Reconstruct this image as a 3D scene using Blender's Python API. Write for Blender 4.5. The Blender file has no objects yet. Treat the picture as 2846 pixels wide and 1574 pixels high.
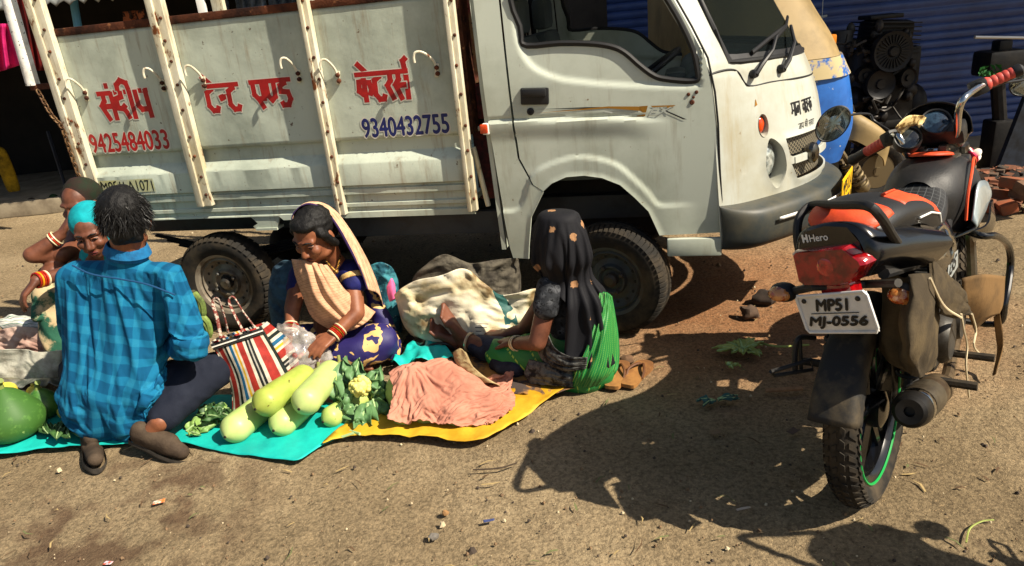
import bpy, bmesh, math, random
import numpy as np
from mathutils import Vector, Matrix, noise
from mathutils.geometry import delaunay_2d_cdt, tessellate_polygon
R = math.radians
random.seed(7)
C = bpy.context.scene.collection
SC = bpy.context.scene

# ------------------------------------------------------------------ camera, sky, sun, exposure
SRC_F, PITCH, ROLL, CAM_H = 1963.758, 0.363298, -0.0993314, 1.5007
fw = Vector((0, math.cos(PITCH), -math.sin(PITCH)))
r0 = Vector((1, 0, 0)); u0 = r0.cross(fw)
cr = r0 * math.cos(ROLL) + u0 * math.sin(ROLL)
cu = -r0 * math.sin(ROLL) + u0 * math.cos(ROLL)
cam = bpy.data.objects.new('camera', bpy.data.cameras.new('camera'))
C.objects.link(cam)
cam.matrix_world = Matrix(((cr.x, cu.x, -fw.x, 0), (cr.y, cu.y, -fw.y, 0), (cr.z, cu.z, -fw.z, CAM_H), (0, 0, 0, 1)))
cam.data.sensor_width = 36.0
cam.data.lens = 36.0 * SRC_F / 2846.0
cam.data.clip_start, cam.data.clip_end = 0.05, 600
SC.camera = cam
SUN_AZ, SUN_EL = R(-28), R(46)          # azimuth from +x towards the camera side
sd = Vector((math.cos(SUN_AZ) * math.cos(SUN_EL), math.sin(SUN_AZ) * math.cos(SUN_EL), math.sin(SUN_EL)))
W = bpy.data.worlds.new('World'); SC.world = W; W.use_nodes = True
sky = W.node_tree.nodes.new('ShaderNodeTexSky'); sky.sky_type = 'NISHITA'; sky.sun_disc = False
sky.sun_elevation = SUN_EL; sky.sun_rotation = math.atan2(sd.x, sd.y)
sky.air_density = 1.2; sky.dust_density = 2.0
W.node_tree.links.new(sky.outputs[0], W.node_tree.nodes['Background'].inputs[0])
W.node_tree.nodes['Background'].inputs[1].default_value = 0.05
sun = bpy.data.objects.new('sun', bpy.data.lights.new('sun', 'SUN')); C.objects.link(sun)
sun.data.energy = 5.0; sun.data.angle = R(0.5); sun.data.color = (1.0, 0.90, 0.74)
sun.rotation_euler = sd.to_track_quat('Z', 'Y').to_euler()
SC.view_settings.view_transform = 'Standard'; SC.view_settings.look = 'None'
SC.view_settings.exposure = 0.92; SC.view_settings.gamma = 1.0
SC.cycles.max_bounces = 6; SC.cycles.transparent_max_bounces = 8
SC.cycles.use_denoising = True

# ------------------------------------------------------------------ survey helpers: reading of the photograph -> places in the world
K = 2846.0 / 2576.0
def ray(x, y):
    return fw + cr * ((x * K - 1423) / SRC_F) - cu * ((y * K - 787) / SRC_F)
def P(x, y, Y):                         # the point at distance Y in front of the camera seen at x, y
    d = ray(x, y) * 1.0
    return Vector((0, 0, CAM_H)) + d * (Y / d.y)
def G(x, y, z=0.0):                     # the point at height z seen at x, y
    d = ray(x, y)
    return Vector((0, 0, CAM_H)) + d * ((z - CAM_H) / d.z)

# ------------------------------------------------------------------ scene helpers
def sm(h):                              # sRGB 0..255 triple -> linear
    return tuple(((c / 255) / 12.92 if c / 255 <= .04045 else ((c / 255 + .055) / 1.055) ** 2.4) for c in h) + (1.0,)
def thing(name, label, cat, loc=(0, 0, 0), rotz=0.0, group=None, kind=None):
    o = bpy.data.objects.new(name, None); C.objects.link(o)
    o.location = loc; o.rotation_euler = (0, 0, rotz)
    tag(o, label, cat, group, kind)
    return o
def tag(o, label=None, cat=None, group=None, kind=None):
    if label: o['label'] = label
    if cat: o['category'] = cat
    if group: o['group'] = group
    if kind: o['kind'] = kind
    return o
def copy_tree(o, parent=None):
    c = o.copy(); C.objects.link(c)
    if parent is not None: c.parent = parent
    for ch in list(o.children): copy_tree(ch, c)
    return c

class MB:
    def __init__(s): s.v = []; s.f = []; s.m = []; s.uv = {}
    def add(s, vs, fs, mi=0, uv=None):
        b = len(s.v); s.v += [tuple(p) for p in vs]
        for f in fs: s.f.append(tuple(i + b for i in f)); s.m.append(mi)
        if uv is not None:
            for i, t in enumerate(uv): s.uv[b + i] = t
        return s
    def box(s, c, d, mi=0, rot=None, ch=0.0):
        c = Vector(c); x, y, z = d[0] / 2, d[1] / 2, d[2] / 2
        if ch <= 0:
            vs = [Vector((a * x, b * y, e * z)) for a in (-1, 1) for b in (-1, 1) for e in (-1, 1)]
            fs = [(0, 1, 3, 2), (4, 6, 7, 5), (0, 4, 5, 1), (2, 3, 7, 6), (0, 2, 6, 4), (1, 5, 7, 3)]
        else:
            bm = bmesh.new(); bmesh.ops.create_cube(bm, size=1)
            for v in bm.verts: v.co = Vector((v.co.x * 2 * x, v.co.y * 2 * y, v.co.z * 2 * z))
            bmesh.ops.bevel(bm, geom=bm.edges[:], offset=ch, segments=2, affect='EDGES', profile=.6)
            bm.verts.index_update()
            vs = [v.co.copy() for v in bm.verts]; fs = [tuple(v.index for v in f.verts) for f in bm.faces]; bm.free()
        if rot is not None: vs = [rot @ v for v in vs]
        return s.add([v + c for v in vs], fs, mi)
    def tube(s, pts, r, n=10, mi=0, caps=True, closed=False, flat=1.0):
        pts = [Vector(p) for p in pts]; L = len(pts)
        rs = list(r) if isinstance(r, (list, tuple)) else [r] * L
        T = []
        for i in range(L):
            a = pts[(i - 1) % L] if (closed or i > 0) else pts[i]
            b = pts[(i + 1) % L] if (closed or i < L - 1) else pts[i]
            t = (b - a); T.append(t.normalized() if t.length > 1e-9 else Vector((0, 0, 1)))
        nr = T[0].orthogonal().normalized() if abs(T[0].z) > .99 else T[0].cross(Vector((0, 0, 1))).normalized()
        vs = []; 
        for i in range(L):
            nr = (nr - T[i] * nr.dot(T[i]))
            nr = nr.normalized() if nr.length > 1e-6 else T[i].orthogonal().normalized()
            bn = T[i].cross(nr)
            for k in range(n):
                a = 2 * math.pi * k / n
                vs.append(pts[i] + nr * (rs[i] * math.cos(a)) + bn * (rs[i] * flat * math.sin(a)))
        fs = []
        for i in range(L if closed else L - 1):
            j = (i + 1) % L
            for k in range(n):
                q = (k + 1) % n
                fs.append((i * n + k, i * n + q, j * n + q, j * n + k))
        if caps and not closed:
            fs.append(tuple(range(n - 1, -1, -1))); fs.append(tuple((L - 1) * n + k for k in range(n)))
        return s.add(vs, fs, mi)
    def lathe(s, prof, n=32, mat=None, mi=0, sy=1.0, cap=True):     # prof: (radius, height) along local z; mat: 4x4 placing
        vs = []; fs = []
        for (r, h) in prof:
            for k in range(n):
                a = 2 * math.pi * k / n
                vs.append(Vector((r * math.cos(a), r * sy * math.sin(a), h)))
        for i in range(len(prof) - 1):
            for k in range(n):
                q = (k + 1) % n
                fs.append((i * n + k, i * n + q, (i + 1) * n + q, (i + 1) * n + k))
        if cap and prof[0][0] > 1e-5: fs.append(tuple(range(n - 1, -1, -1)))
        if cap and prof[-1][0] > 1e-5: fs.append(tuple((len(prof) - 1) * n + k for k in range(n)))
        if mat is not None: vs = [mat @ v for v in vs]
        return s.add(vs, fs, mi)
    def ball(s, c, r, mi=0, nu=14, nv=9, rot=None):
        r = (r, r, r) if not isinstance(r, (tuple, list)) else r
        prof = []; vs = []; fs = []
        c = Vector(c)
        for i in range(nv + 1):
            t = math.pi * i / nv
            for k in range(nu):
                a = 2 * math.pi * k / nu
                p = Vector((r[0] * math.sin(t) * math.cos(a), r[1] * math.sin(t) * math.sin(a), -r[2] * math.cos(t)))
                vs.append((rot @ p if rot is not None else p) + c)
        for i in range(nv):
            for k in range(nu):
                q = (k + 1) % nu
                fs.append((i * nu + k, i * nu + q, (i + 1) * nu + q, (i + 1) * nu + k))
        return s.add(vs, fs, mi)
    def cap(s, a, ra, b, rb, n=14):                        # tapered capsule, for voxel bodies
        a = Vector(a); b = Vector(b); d = b - a
        if d.length < 1e-6: return s.ball(a, ra)
        z = d.normalized(); x = z.orthogonal().normalized(); y = z.cross(x)
        rings = []
        for t in (0.15, .5, .8, 1.0): rings.append((a - z * ra * math.cos(t * math.pi / 2), ra * math.sin(t * math.pi / 2)))
        for t in (1.0, .8, .5, .15): rings.append((b + z * rb * math.cos(t * math.pi / 2), rb * math.sin(t * math.pi / 2)))
        vs = []; fs = []
        for c, r in rings:
            for k in range(n):
                an = 2 * math.pi * k / n
                vs.append(c + x * r * math.cos(an) + y * r * math.sin(an))
        for i in range(len(rings) - 1):
            for k in range(n):
                q = (k + 1) % n
                fs.append((i * n + k, i * n + q, (i + 1) * n + q, (i + 1) * n + k))
        fs.append(tuple(range(n - 1, -1, -1))); fs.append(tuple((len(rings) - 1) * n + k for k in range(n)))
        return s.add(vs, fs)
    def poly(s, pts, depth, fn, mi=0, back=True):          # 2-D outline -> plate; fn(x, y, d) gives the place, d = 0 .. depth
        n = len(pts)
        tri = tessellate_polygon([[Vector((p[0], p[1], 0)) for p in pts]])
        vs = [fn(p[0], p[1], depth) for p in pts] + [fn(p[0], p[1], 0) for p in pts]
        fs = [tuple(t) for t in tri]
        if back:
            fs += [tuple(i + n for i in reversed(t)) for t in tri]
            fs += [(i, i + n, (i + 1) % n + n, (i + 1) % n) for i in range(n)]
        return s.add(vs, fs, mi)
    def loft(s, rows, nu=30, nv=30, mi=0, uvs=1.0, closed=False, fn=None):   # rows of points -> smooth sheet with uv in 0..1
        g = grid(rows, nu, nv, closed)
        vs = []; uv = []; fs = []
        A = len(g); B = len(g[0])
        for i in range(A):
            for j in range(B):
                p = g[i][j]
                if fn: p = fn(p, i / (A - 1), j / (B - 1 if not closed else B))
                vs.append(p); uv.append((j / (B - 1 if not closed else B) * uvs, i / (A - 1) * uvs))
        for i in range(A - 1):
            for j in range(B if closed else B - 1):
                q = (j + 1) % B
                fs.append((i * B + j, i * B + q, (i + 1) * B + q, (i + 1) * B + j))
        return s.add(vs, fs, mi, uv)
    def build(s, name, mats, parent=None, smooth=35, sub=0, solid=0.0, bevel=0.0, fix=True, off=1.0):
        me = bpy.data.meshes.new(name); me.from_pydata(s.v, [], s.f)
        ms = mats if isinstance(mats, (list, tuple)) else [mats]
        for m in ms: me.materials.append(m)
        if len(ms) > 1: me.polygons.foreach_set('material_index', s.m)
        if s.uv:
            ul = me.uv_layers.new(name='UVMap')
            for l in me.loops: ul.data[l.index].uv = s.uv.get(l.vertex_index, (0, 0))
        if fix:
            bm = bmesh.new(); bm.from_mesh(me); bmesh.ops.recalc_face_normals(bm, faces=bm.faces[:]); bm.to_mesh(me); bm.free()
        if smooth:
            me.shade_smooth()
            if smooth < 180: me.set_sharp_from_angle(angle=R(smooth))
        o = bpy.data.objects.new(name, me); C.objects.link(o)
        if parent is not None: o.parent = parent
        if bevel:
            b = o.modifiers.new('bevel', 'BEVEL'); b.width = bevel; b.segments = 2; b.limit_method = 'ANGLE'
        if solid:
            b = o.modifiers.new('solid', 'SOLIDIFY'); b.thickness = solid; b.offset = off
            if solid > .0055:
                b = o.modifiers.new('edges', 'EDGE_SPLIT'); b.split_angle = R(42); b.use_edge_sharp = False
        if sub:
            b = o.modifiers.new('sub', 'SUBSURF'); b.levels = sub; b.render_levels = sub
        return o

def crom(p, t, closed=False):
    n = len(p)
    if closed:
        t = t % n; i = int(t); f = t - i
        a, b, c, d = p[(i - 1) % n], p[i % n], p[(i + 1) % n], p[(i + 2) % n]
    else:
        i = min(int(t), n - 2); f = t - i
        b, c = p[i], p[i + 1]
        a = p[i - 1] if i > 0 else b * 2 - c
        d = p[i + 2] if i + 2 < n else c * 2 - b
    return (b * 2 + (c - a) * f + (a * 2 - b * 5 + c * 4 - d) * f * f + (b * 3 - a - c * 3 + d) * f ** 3) * .5
def curve(pts, n, closed=False):
    pts = [Vector(p) for p in pts]; L = len(pts)
    if closed: return [crom(pts, i * L / n, True) for i in range(n)]
    return [crom(pts, i * (L - 1) / (n - 1)) for i in range(n)]
def grid(rows, nu, nv, closed=False):
    a = [curve(r, nu, closed) for r in rows]
    cols = [curve([r[j] for r in a], nv) for j in range(len(a[0]))]
    return [[cols[j][i] for j in range(len(cols))] for i in range(nv)]
def orient(z, x=None, o=(0, 0, 0)):                         # 4x4 with local z along z
    z = Vector(z).normalized(); x = Vector(x) if x is not None else z.orthogonal()
    x = (x - z * x.dot(z)).normalized(); y = z.cross(x)
    return Matrix(((x.x, y.x, z.x, o[0]), (x.y, y.y, z.y, o[1]), (x.z, y.z, z.z, o[2]), (0, 0, 0, 1)))
def basis(f, u):                                            # 3x3: columns side, fwd, up
    f = Vector(f).normalized(); u = Vector(u); u = (u - f * u.dot(f)).normalized(); s = f.cross(u)
    return Matrix(((s.x, f.x, u.x), (s.y, f.y, u.y), (s.z, f.z, u.z)))

# ------------------------------------------------------------------ materials
def nt(m): return m.node_tree.nodes, m.node_tree.links
_mc = {}
def M(name, col, rough=.6, metal=0.0, col2=None, scale=6.0, lo=.4, hi=.65, bump=0.0, bscale=80.0, spec=.5, coat=0.0, trans=0.0,
      stretch=(1, 1, 1), col3=None, scale3=25.0, lo3=.62, hi3=.72, alpha=1.0, rough2=None, bdist=.004, sheen=0.0, ior=1.45, streak=None):
    if name in _mc: return _mc[name]
    m = bpy.data.materials.new(name); m.use_nodes = True; N, L = nt(m); b = N['Principled BSDF']; _mc[name] = m
    c = sm(col) if max(col) > 1 else tuple(col) + (1,)
    b.inputs['Base Color'].default_value = c
    b.inputs['Roughness'].default_value = rough; b.inputs['Metallic'].default_value = metal
    b.inputs['Specular IOR Level'].default_value = spec; b.inputs['Coat Weight'].default_value = coat
    b.inputs['Transmission Weight'].default_value = trans; b.inputs['Alpha'].default_value = alpha; b.inputs['IOR'].default_value = ior
    b.inputs['Sheen Weight'].default_value = sheen
    tc = N.new('ShaderNodeTexCoord'); mp = N.new('ShaderNodeMapping'); mp.inputs['Scale'].default_value = stretch
    L.new(tc.outputs['Object'], mp.inputs['Vector'])
    out = None
    def layer(prev, colb, sc, l0, h0):
        n = N.new('ShaderNodeTexNoise'); n.inputs['Scale'].default_value = sc; n.inputs['Detail'].default_value = 6; n.inputs['Roughness'].default_value = .65
        L.new(mp.outputs[0], n.inputs['Vector'])
        r = N.new('ShaderNodeMapRange'); r.inputs[1].default_value = l0; r.inputs[2].default_value = h0; L.new(n.outputs[0], r.inputs[0])
        x = N.new('ShaderNodeMix'); x.data_type = 'RGBA'; L.new(r.outputs[0], x.inputs[0])
        if prev is None: x.inputs[6].default_value = c
        else: L.new(prev, x.inputs[6])
        x.inputs[7].default_value = sm(colb) if max(colb) > 1 else tuple(colb) + (1,)
        return x.outputs[2], r.outputs[0]
    if col2 is not None:
        out, fac = layer(out, col2, scale, lo, hi)
        if rough2 is not None:
            mr = N.new('ShaderNodeMapRange'); mr.inputs[3].default_value = rough; mr.inputs[4].default_value = rough2
            L.new(fac, mr.inputs[0]); L.new(mr.outputs[0], b.inputs['Roughness'])
    if col3 is not None: out, _ = layer(out, col3, scale3, lo3, hi3)
    if streak is not None:                                   # run-down dirt: noise drawn out vertically
        m2 = N.new('ShaderNodeMapping'); m2.inputs['Scale'].default_value = (1, 1, .10); L.new(tc.outputs['Object'], m2.inputs['Vector'])
        n = N.new('ShaderNodeTexNoise'); n.inputs['Scale'].default_value = streak[1]; n.inputs['Detail'].default_value = 5; n.inputs['Roughness'].default_value = .7; L.new(m2.outputs[0], n.inputs['Vector'])
        r = N.new('ShaderNodeMapRange'); r.inputs[1].default_value = streak[2]; r.inputs[2].default_value = streak[3]; r.inputs[4].default_value = streak[4]; L.new(n.outputs[0], r.inputs[0])
        x = N.new('ShaderNodeMix'); x.data_type = 'RGBA'; L.new(r.outputs[0], x.inputs[0]); x.inputs[7].default_value = sm(streak[0])
        if out is None: x.inputs[6].default_value = c
        else: L.new(out, x.inputs[6])
        out = x.outputs[2]
    if out is not None: L.new(out, b.inputs['Base Color'])
    if bump:
        n = N.new('ShaderNodeTexNoise'); n.inputs['Scale'].default_value = bscale; n.inputs['Detail'].default_value = 5
        L.new(mp.outputs[0], n.inputs['Vector'])
        u = N.new('ShaderNodeBump'); u.inputs['Strength'].default_value = bump; u.inputs['Distance'].default_value = bdist
        L.new(n.outputs[0], u.inputs['Height']); L.new(u.outputs[0], b.inputs['Normal'])
    return m
def node_math(N, L, op, a, b=None, c=None):
    n = N.new('ShaderNodeMath'); n.operation = op
    for i, x in enumerate((a, b, c)):
        if x is None: continue
        if isinstance(x, (int, float)): n.inputs[i].default_value = x
        else: L.new(x, n.inputs[i])
    return n.outputs[0]
def mixc(N, L, fac, a, b, mode='MIX'):
    x = N.new('ShaderNodeMix'); x.data_type = 'RGBA'; x.blend_type = mode
    if isinstance(fac, (int, float)): x.inputs[0].default_value = fac
    else: L.new(fac, x.inputs[0])
    for i, q in ((6, a), (7, b)):
        if isinstance(q, tuple): x.inputs[i].default_value = q
        else: L.new(q, x.inputs[i])
    return x.outputs[2]
def uvxy(N, L):
    tc = N.new('ShaderNodeTexCoord'); sp = N.new('ShaderNodeSeparateXYZ'); L.new(tc.outputs['UV'], sp.inputs[0])
    return tc, sp.outputs[0], sp.outputs[1]
def ramp(N, L, fac, stops, interp='CONSTANT'):
    r = N.new('ShaderNodeValToRGB'); r.color_ramp.interpolation = interp; e = r.color_ramp.elements
    while len(e) < len(stops): e.new(.5)
    for i, (p, c) in enumerate(stops): e[i].position = p; e[i].color = sm(c)
    L.new(fac, r.inputs[0]); return r.outputs[0]
def fabric_bump(N, L, b, scale=300, strength=.25, vec=None):
    n = N.new('ShaderNodeTexNoise'); n.inputs['Scale'].default_value = scale; n.inputs['Detail'].default_value = 3
    if vec is None: vec = N.new('ShaderNodeTexCoord').outputs['Object']
    L.new(vec, n.inputs['Vector'])
    u = N.new('ShaderNodeBump'); u.inputs['Strength'].default_value = strength; u.inputs['Distance'].default_value = .003
    L.new(n.outputs[0], u.inputs['Height']); L.new(u.outputs[0], b.inputs['Normal'])
def stripes(name, stops, freq=1.0, axis=0, rough=.85, extra=None, noise_amt=.25):
    m = bpy.data.materials.new(name); m.use_nodes = True; N, L = nt(m); b = N['Principled BSDF']
    tc, u, v = uvxy(N, L)
    f = node_math(N, L, 'FRACT', node_math(N, L, 'MULTIPLY', (u, v)[axis], freq))
    col = ramp(N, L, f, stops)
    n = N.new('ShaderNodeTexNoise'); n.inputs['Scale'].default_value = 30; n.inputs['Detail'].default_value = 5
    L.new(N.new('ShaderNodeTexCoord').outputs['Object'], n.inputs['Vector'])
    d = ramp(N, L, n.outputs[0], [(0.3, (150, 145, 140)), (.6, (255, 255, 255))], 'LINEAR')
    col = mixc(N, L, noise_amt * 2, col, d, 'MULTIPLY')
    if extra: col = extra(N, L, u, v, col)
    L.new(col, b.inputs['Base Color']); b.inputs['Roughness'].default_value = rough; b.inputs['Specular IOR Level'].default_value = .2
    fabric_bump(N, L, b)
    return m

# ------------------------------------------------------------------ voxel bodies: one continuous surface grown over overlapping tapered limbs
def skin_over(mb, name, mats, parent=None, vox=.006, it=8, post=None, uvf=None, decim=None):
    me = bpy.data.meshes.new('tmp'); me.from_pydata(mb.v, [], mb.f)
    t = bpy.data.objects.new('tmp', me); C.objects.link(t)
    r = t.modifiers.new('r', 'REMESH'); r.mode = 'VOXEL'; r.voxel_size = vox; r.use_smooth_shade = True
    if it:
        s = t.modifiers.new('s', 'SMOOTH'); s.factor = .5; s.iterations = it
    dg = bpy.context.evaluated_depsgraph_get(); dg.update()
    out = bpy.data.meshes.new_from_object(t.evaluated_get(dg)); bpy.data.objects.remove(t); bpy.data.meshes.remove(me)
    n = len(out.vertices)
    if post:
        co = np.empty(n * 3); out.vertices.foreach_get('co', co); co = co.reshape(-1, 3)
        no = np.empty(n * 3); out.vertices.foreach_get('normal', no); no = no.reshape(-1, 3)
        co = post(co, no); out.vertices.foreach_set('co', co.ravel()); out.update()
    if uvf:
        co = np.empty(n * 3); out.vertices.foreach_get('co', co); uv = uvf(co.reshape(-1, 3))
        ul = out.uv_layers.new(name='UVMap'); li = np.empty(len(out.loops), dtype=np.int32); out.loops.foreach_get('vertex_index', li)
        ul.data.foreach_set('uv', uv[li].astype(np.float32).ravel())
    out.materials.clear()
    for m in (mats if isinstance(mats, (list, tuple)) else [mats]): out.materials.append(m)
    out.shade_smooth(); out.name = name
    o = bpy.data.objects.new(name, out); C.objects.link(o)
    if parent is not None:
        root = parent
        while root.parent: root = root.parent
        o.parent = parent; out.transform(Matrix.Translation(-Vector(root.location)))
    return o
def folds(amp, f1, f2, d, seed=0.0, zfade=None, ridge=True):
    d = Vector(d).normalized(); a = d.orthogonal().normalized(); b = d.cross(a)
    def post(co, no):
        out = co.copy()
        for i in range(len(co)):
            p = Vector(co[i]); w = noise.noise(p * 4 + Vector((seed, 1, 2))) * .8
            q = Vector((p.dot(d) * f1 + w, p.dot(a) * f2 + w, p.dot(b) * f2 + seed))
            h = noise.noise(q)
            if ridge: h = (1 - 2 * abs(h)) * .6 + noise.noise(q * 2.3) * .3
            k = amp if zfade is None else amp * zfade(p)
            out[i] = co[i] + no[i] * (h * k)
        return out
    return post

# ------------------------------------------------------------------ cloth left to fall over what lies beneath it
def drape(org, ax, ay, nx, ny, colliders, frames=45, crumple=0.0, floor=None, seed=0, bend=.4, fn=None, mass=.2, gap=.006, hits=True, pins=None, shrink=0.0):
    vs = []; uv = []
    for i in range(nx + 1):
        for j in range(ny + 1):
            p = Vector(org) + Vector(ax) * (i / nx) + Vector(ay) * (j / ny)
            p = fn(p, i / nx, j / ny) if fn else p
            p = p + Vector((noise.noise(p * 7 + Vector((seed, 0, 0))), noise.noise(p * 7 + Vector((0, seed, 5))), 1.6 * noise.noise(p * 9 + Vector((3, 0, seed))))) * crumple
            vs.append(p); uv.append((i / nx, j / ny))
    fs = [(i * (ny + 1) + j, (i + 1) * (ny + 1) + j, (i + 1) * (ny + 1) + j + 1, i * (ny + 1) + j + 1) for i in range(nx) for j in range(ny)]
    me = bpy.data.meshes.new('tmpc'); me.from_pydata(vs, [], fs); o = bpy.data.objects.new('tmpc', me); C.objects.link(o)
    added = []
    tmp = []
    for c in colliders:
        m = c.modifiers.new('col', 'COLLISION'); c.collision.thickness_outer = gap; c.collision.cloth_friction = 40; c.collision.damping = .8; added.append((c, m))
    if floor is not None:
        f = MB(); f.box((org[0], org[1], floor - .1), (6, 6, .2)); fo = f.build('tmpf', M('black_plastic', (22, 22, 24), .5), None); fo.modifiers.new('col', 'COLLISION'); fo.collision.cloth_friction = 60; fo.collision.thickness_outer = .004; tmp.append(fo)
    if pins:
        vg_ = o.vertex_groups.new(name='pin'); vg_.add([i for i, t in enumerate(uv) if pins(*t)], 1.0, 'REPLACE')
    cm_ = o.modifiers.new('cloth', 'CLOTH'); st_ = cm_.settings; st_.quality = 7; st_.mass = mass; st_.bending_stiffness = bend; st_.tension_stiffness = 15; st_.compression_stiffness = 15; st_.shear_stiffness = 5; st_.air_damping = 3.0
    st_.tension_damping = 10; st_.shrink_min = shrink
    if pins: st_.vertex_group_mass = 'pin'
    cs_ = cm_.collision_settings; cs_.distance_min = gap; cs_.collision_quality = 3; cs_.use_self_collision = True; cs_.self_distance_min = .004; cs_.friction = 30
    cm_.point_cache.frame_start = 1; cm_.point_cache.frame_end = frames + 2; SC.frame_start = 1; SC.frame_end = frames + 2
    for k in range(1, frames + 1): SC.frame_set(k)
    dg = bpy.context.evaluated_depsgraph_get(); out = [v.co.copy() for v in o.evaluated_get(dg).data.vertices]
    bpy.data.objects.remove(o)
    for c, m in added: c.modifiers.remove(m)
    for t in tmp: bpy.data.objects.remove(t)
    SC.frame_set(1)
    mb = MB(); mb.add(out, fs, 0, uv); return mb

def wrinkle(o, colliders, frames=22, shrink=-.12, pin=None, bend=.3, gap=.003, mass=.25, grav=1.0):
    """let a finished garment sag and buckle over the body below it"""
    me = o.data; bpy.context.view_layer.update(); off = o.matrix_world.translation.copy()
    n = len(me.vertices); t = bpy.data.objects.new('tmpw', me.copy()); t.data.transform(Matrix.Translation(off)); C.objects.link(t); added = []
    for c in colliders:
        m = c.modifiers.new('col', 'COLLISION'); c.collision.thickness_outer = gap; c.collision.cloth_friction = 30; added.append((c, m))
    if pin:
        vg_ = t.vertex_groups.new(name='pin')
        for v in t.data.vertices:
            w = pin(v.co)
            if w > 0: vg_.add([v.index], w, 'REPLACE')
    cm_ = t.modifiers.new('cloth', 'CLOTH'); st_ = cm_.settings; st_.quality = 6; st_.mass = mass; st_.bending_stiffness = bend; st_.tension_stiffness = 20; st_.compression_stiffness = 20; st_.shear_stiffness = 6; st_.air_damping = 3; st_.shrink_min = shrink; st_.effector_weights.gravity = grav
    if pin: st_.vertex_group_mass = 'pin'
    cs_ = cm_.collision_settings; cs_.distance_min = gap; cs_.collision_quality = 2; cs_.use_self_collision = False
    cm_.point_cache.frame_start = 1; cm_.point_cache.frame_end = frames + 2; SC.frame_start = 1; SC.frame_end = frames + 2
    for k in range(1, frames + 1): SC.frame_set(k)
    dg = bpy.context.evaluated_depsgraph_get(); e = t.evaluated_get(dg).data; co = np.empty(n * 3); e.vertices.foreach_get('co', co)
    bpy.data.objects.remove(t)
    for c, m in added: c.modifiers.remove(m)
    SC.frame_set(1)
    me.vertices.foreach_set('co', (co.reshape(-1, 3) - np.array(off)).ravel()); me.update()
    sb = o.modifiers.new('sub', 'SUBSURF'); sb.levels = 1; sb.render_levels = 1
# ------------------------------------------------------------------ ground: trampled dirt, one sheet out to the horizon
def gh(x, y):                            # gentle unevenness, flat where things stand close
    return 0.0
gm = bpy.data.materials.new('dirt'); gm.use_nodes = True; N, L = nt(gm); b = N['Principled BSDF']
tc = N.new('ShaderNodeTexCoord')
def nz(sc, det=6, rough=.6, vec=None, dist=0.0):
    n = N.new('ShaderNodeTexNoise'); n.inputs['Scale'].default_value = sc; n.inputs['Detail'].default_value = det; n.inputs['Roughness'].default_value = rough; n.inputs['Distortion'].default_value = dist
    L.new(vec or tc.outputs['Object'], n.inputs['Vector']); return n.outputs[0]
c = ramp(N, L, nz(.9, 8, .62), [(.34, (130, 113, 86)), (.5, (153, 134, 104)), (.66, (172, 153, 121))], 'LINEAR')
sp_ = N.new('ShaderNodeSeparateXYZ'); L.new(tc.outputs['Object'], sp_.inputs[0])
# redder, looser soil near the truck's nose and behind the motorcycle
dx = node_math(N, L, 'SUBTRACT', sp_.outputs[0], 1.3); dy = node_math(N, L, 'SUBTRACT', sp_.outputs[1], 3.35)
dd = node_math(N, L, 'ADD', node_math(N, L, 'MULTIPLY', dx, dx), node_math(N, L, 'MULTIPLY', dy, dy))
dd = node_math(N, L, 'ADD', dd, node_math(N, L, 'MULTIPLY', nz(2.2), 1.2))
mr = N.new('ShaderNodeMapRange'); mr.inputs[1].default_value = 2.2; mr.inputs[2].default_value = .5; L.new(dd, mr.inputs[0])
c = mixc(N, L, node_math(N, L, 'MULTIPLY', mr.outputs[0], .75), c, sm((150, 92, 52)))
c = mixc(N, L, ramp(N, L, nz(64, 7, .78), [(.38, (0, 0, 0)), (.58, (255, 255, 255))], 'LINEAR'), mixc(N, L, .62, c, sm((40, 32, 24))), c)
c = mixc(N, L, ramp(N, L, nz(130, 4, .7), [(.58, (0, 0, 0)), (.70, (255, 255, 255))], 'LINEAR'), c, sm((176, 150, 112)))
c = mixc(N, L, ramp(N, L, nz(4.5, 6, .7, dist=.6), [(.60, (0, 0, 0)), (.70, (150, 150, 150))], 'LINEAR'), c, sm((84, 64, 50)))
# dark damp stains in the near left corner
v = N.new('ShaderNodeVectorMath'); v.operation = 'DISTANCE'; L.new(tc.outputs['Object'], v.inputs[0]); v.inputs[1].default_value = (-1.45, 2.06, 0)
st = N.new('ShaderNodeMapRange'); st.inputs[1].default_value = .62; st.inputs[2].default_value = .25; L.new(v.outputs['Value'], st.inputs[0])
sn = ramp(N, L, nz(5.5, 4, .5), [(.47, (0, 0, 0)), (.58, (255, 255, 255))], 'LINEAR')
c = mixc(N, L, node_math(N, L, 'MULTIPLY', node_math(N, L, 'MULTIPLY', st.outputs[0], sn), .7), c, sm((80, 58, 44)))
L.new(c, b.inputs['Base Color']); b.inputs['Roughness'].default_value = .95; b.inputs['Specular IOR Level'].default_value = .15
bn = N.new('ShaderNodeBump'); bn.inputs['Strength'].default_value = 1.0; bn.inputs['Distance'].default_value = .018
hh = node_math(N, L, 'ADD', node_math(N, L, 'MULTIPLY', nz(26, 8, .72), 1.0), node_math(N, L, 'MULTIPLY', nz(110, 5, .7), .45))
L.new(hh, bn.inputs['Height']); L.new(bn.outputs[0], b.inputs['Normal'])
g = MB()
xs = [-300, -60, -14] + list(np.linspace(-6, -3, 20))[:-1] + list(np.linspace(-3, 3, 260)) + list(np.linspace(3, 6, 20))[1:] + [14, 60, 300]; ys = [-60, -6] + list(np.linspace(0, 1.2, 10))[:-1] + list(np.linspace(1.2, 4.6, 150)) + list(np.linspace(4.6, 9, 40))[1:] + [16, 60, 400]
vs = []
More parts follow.
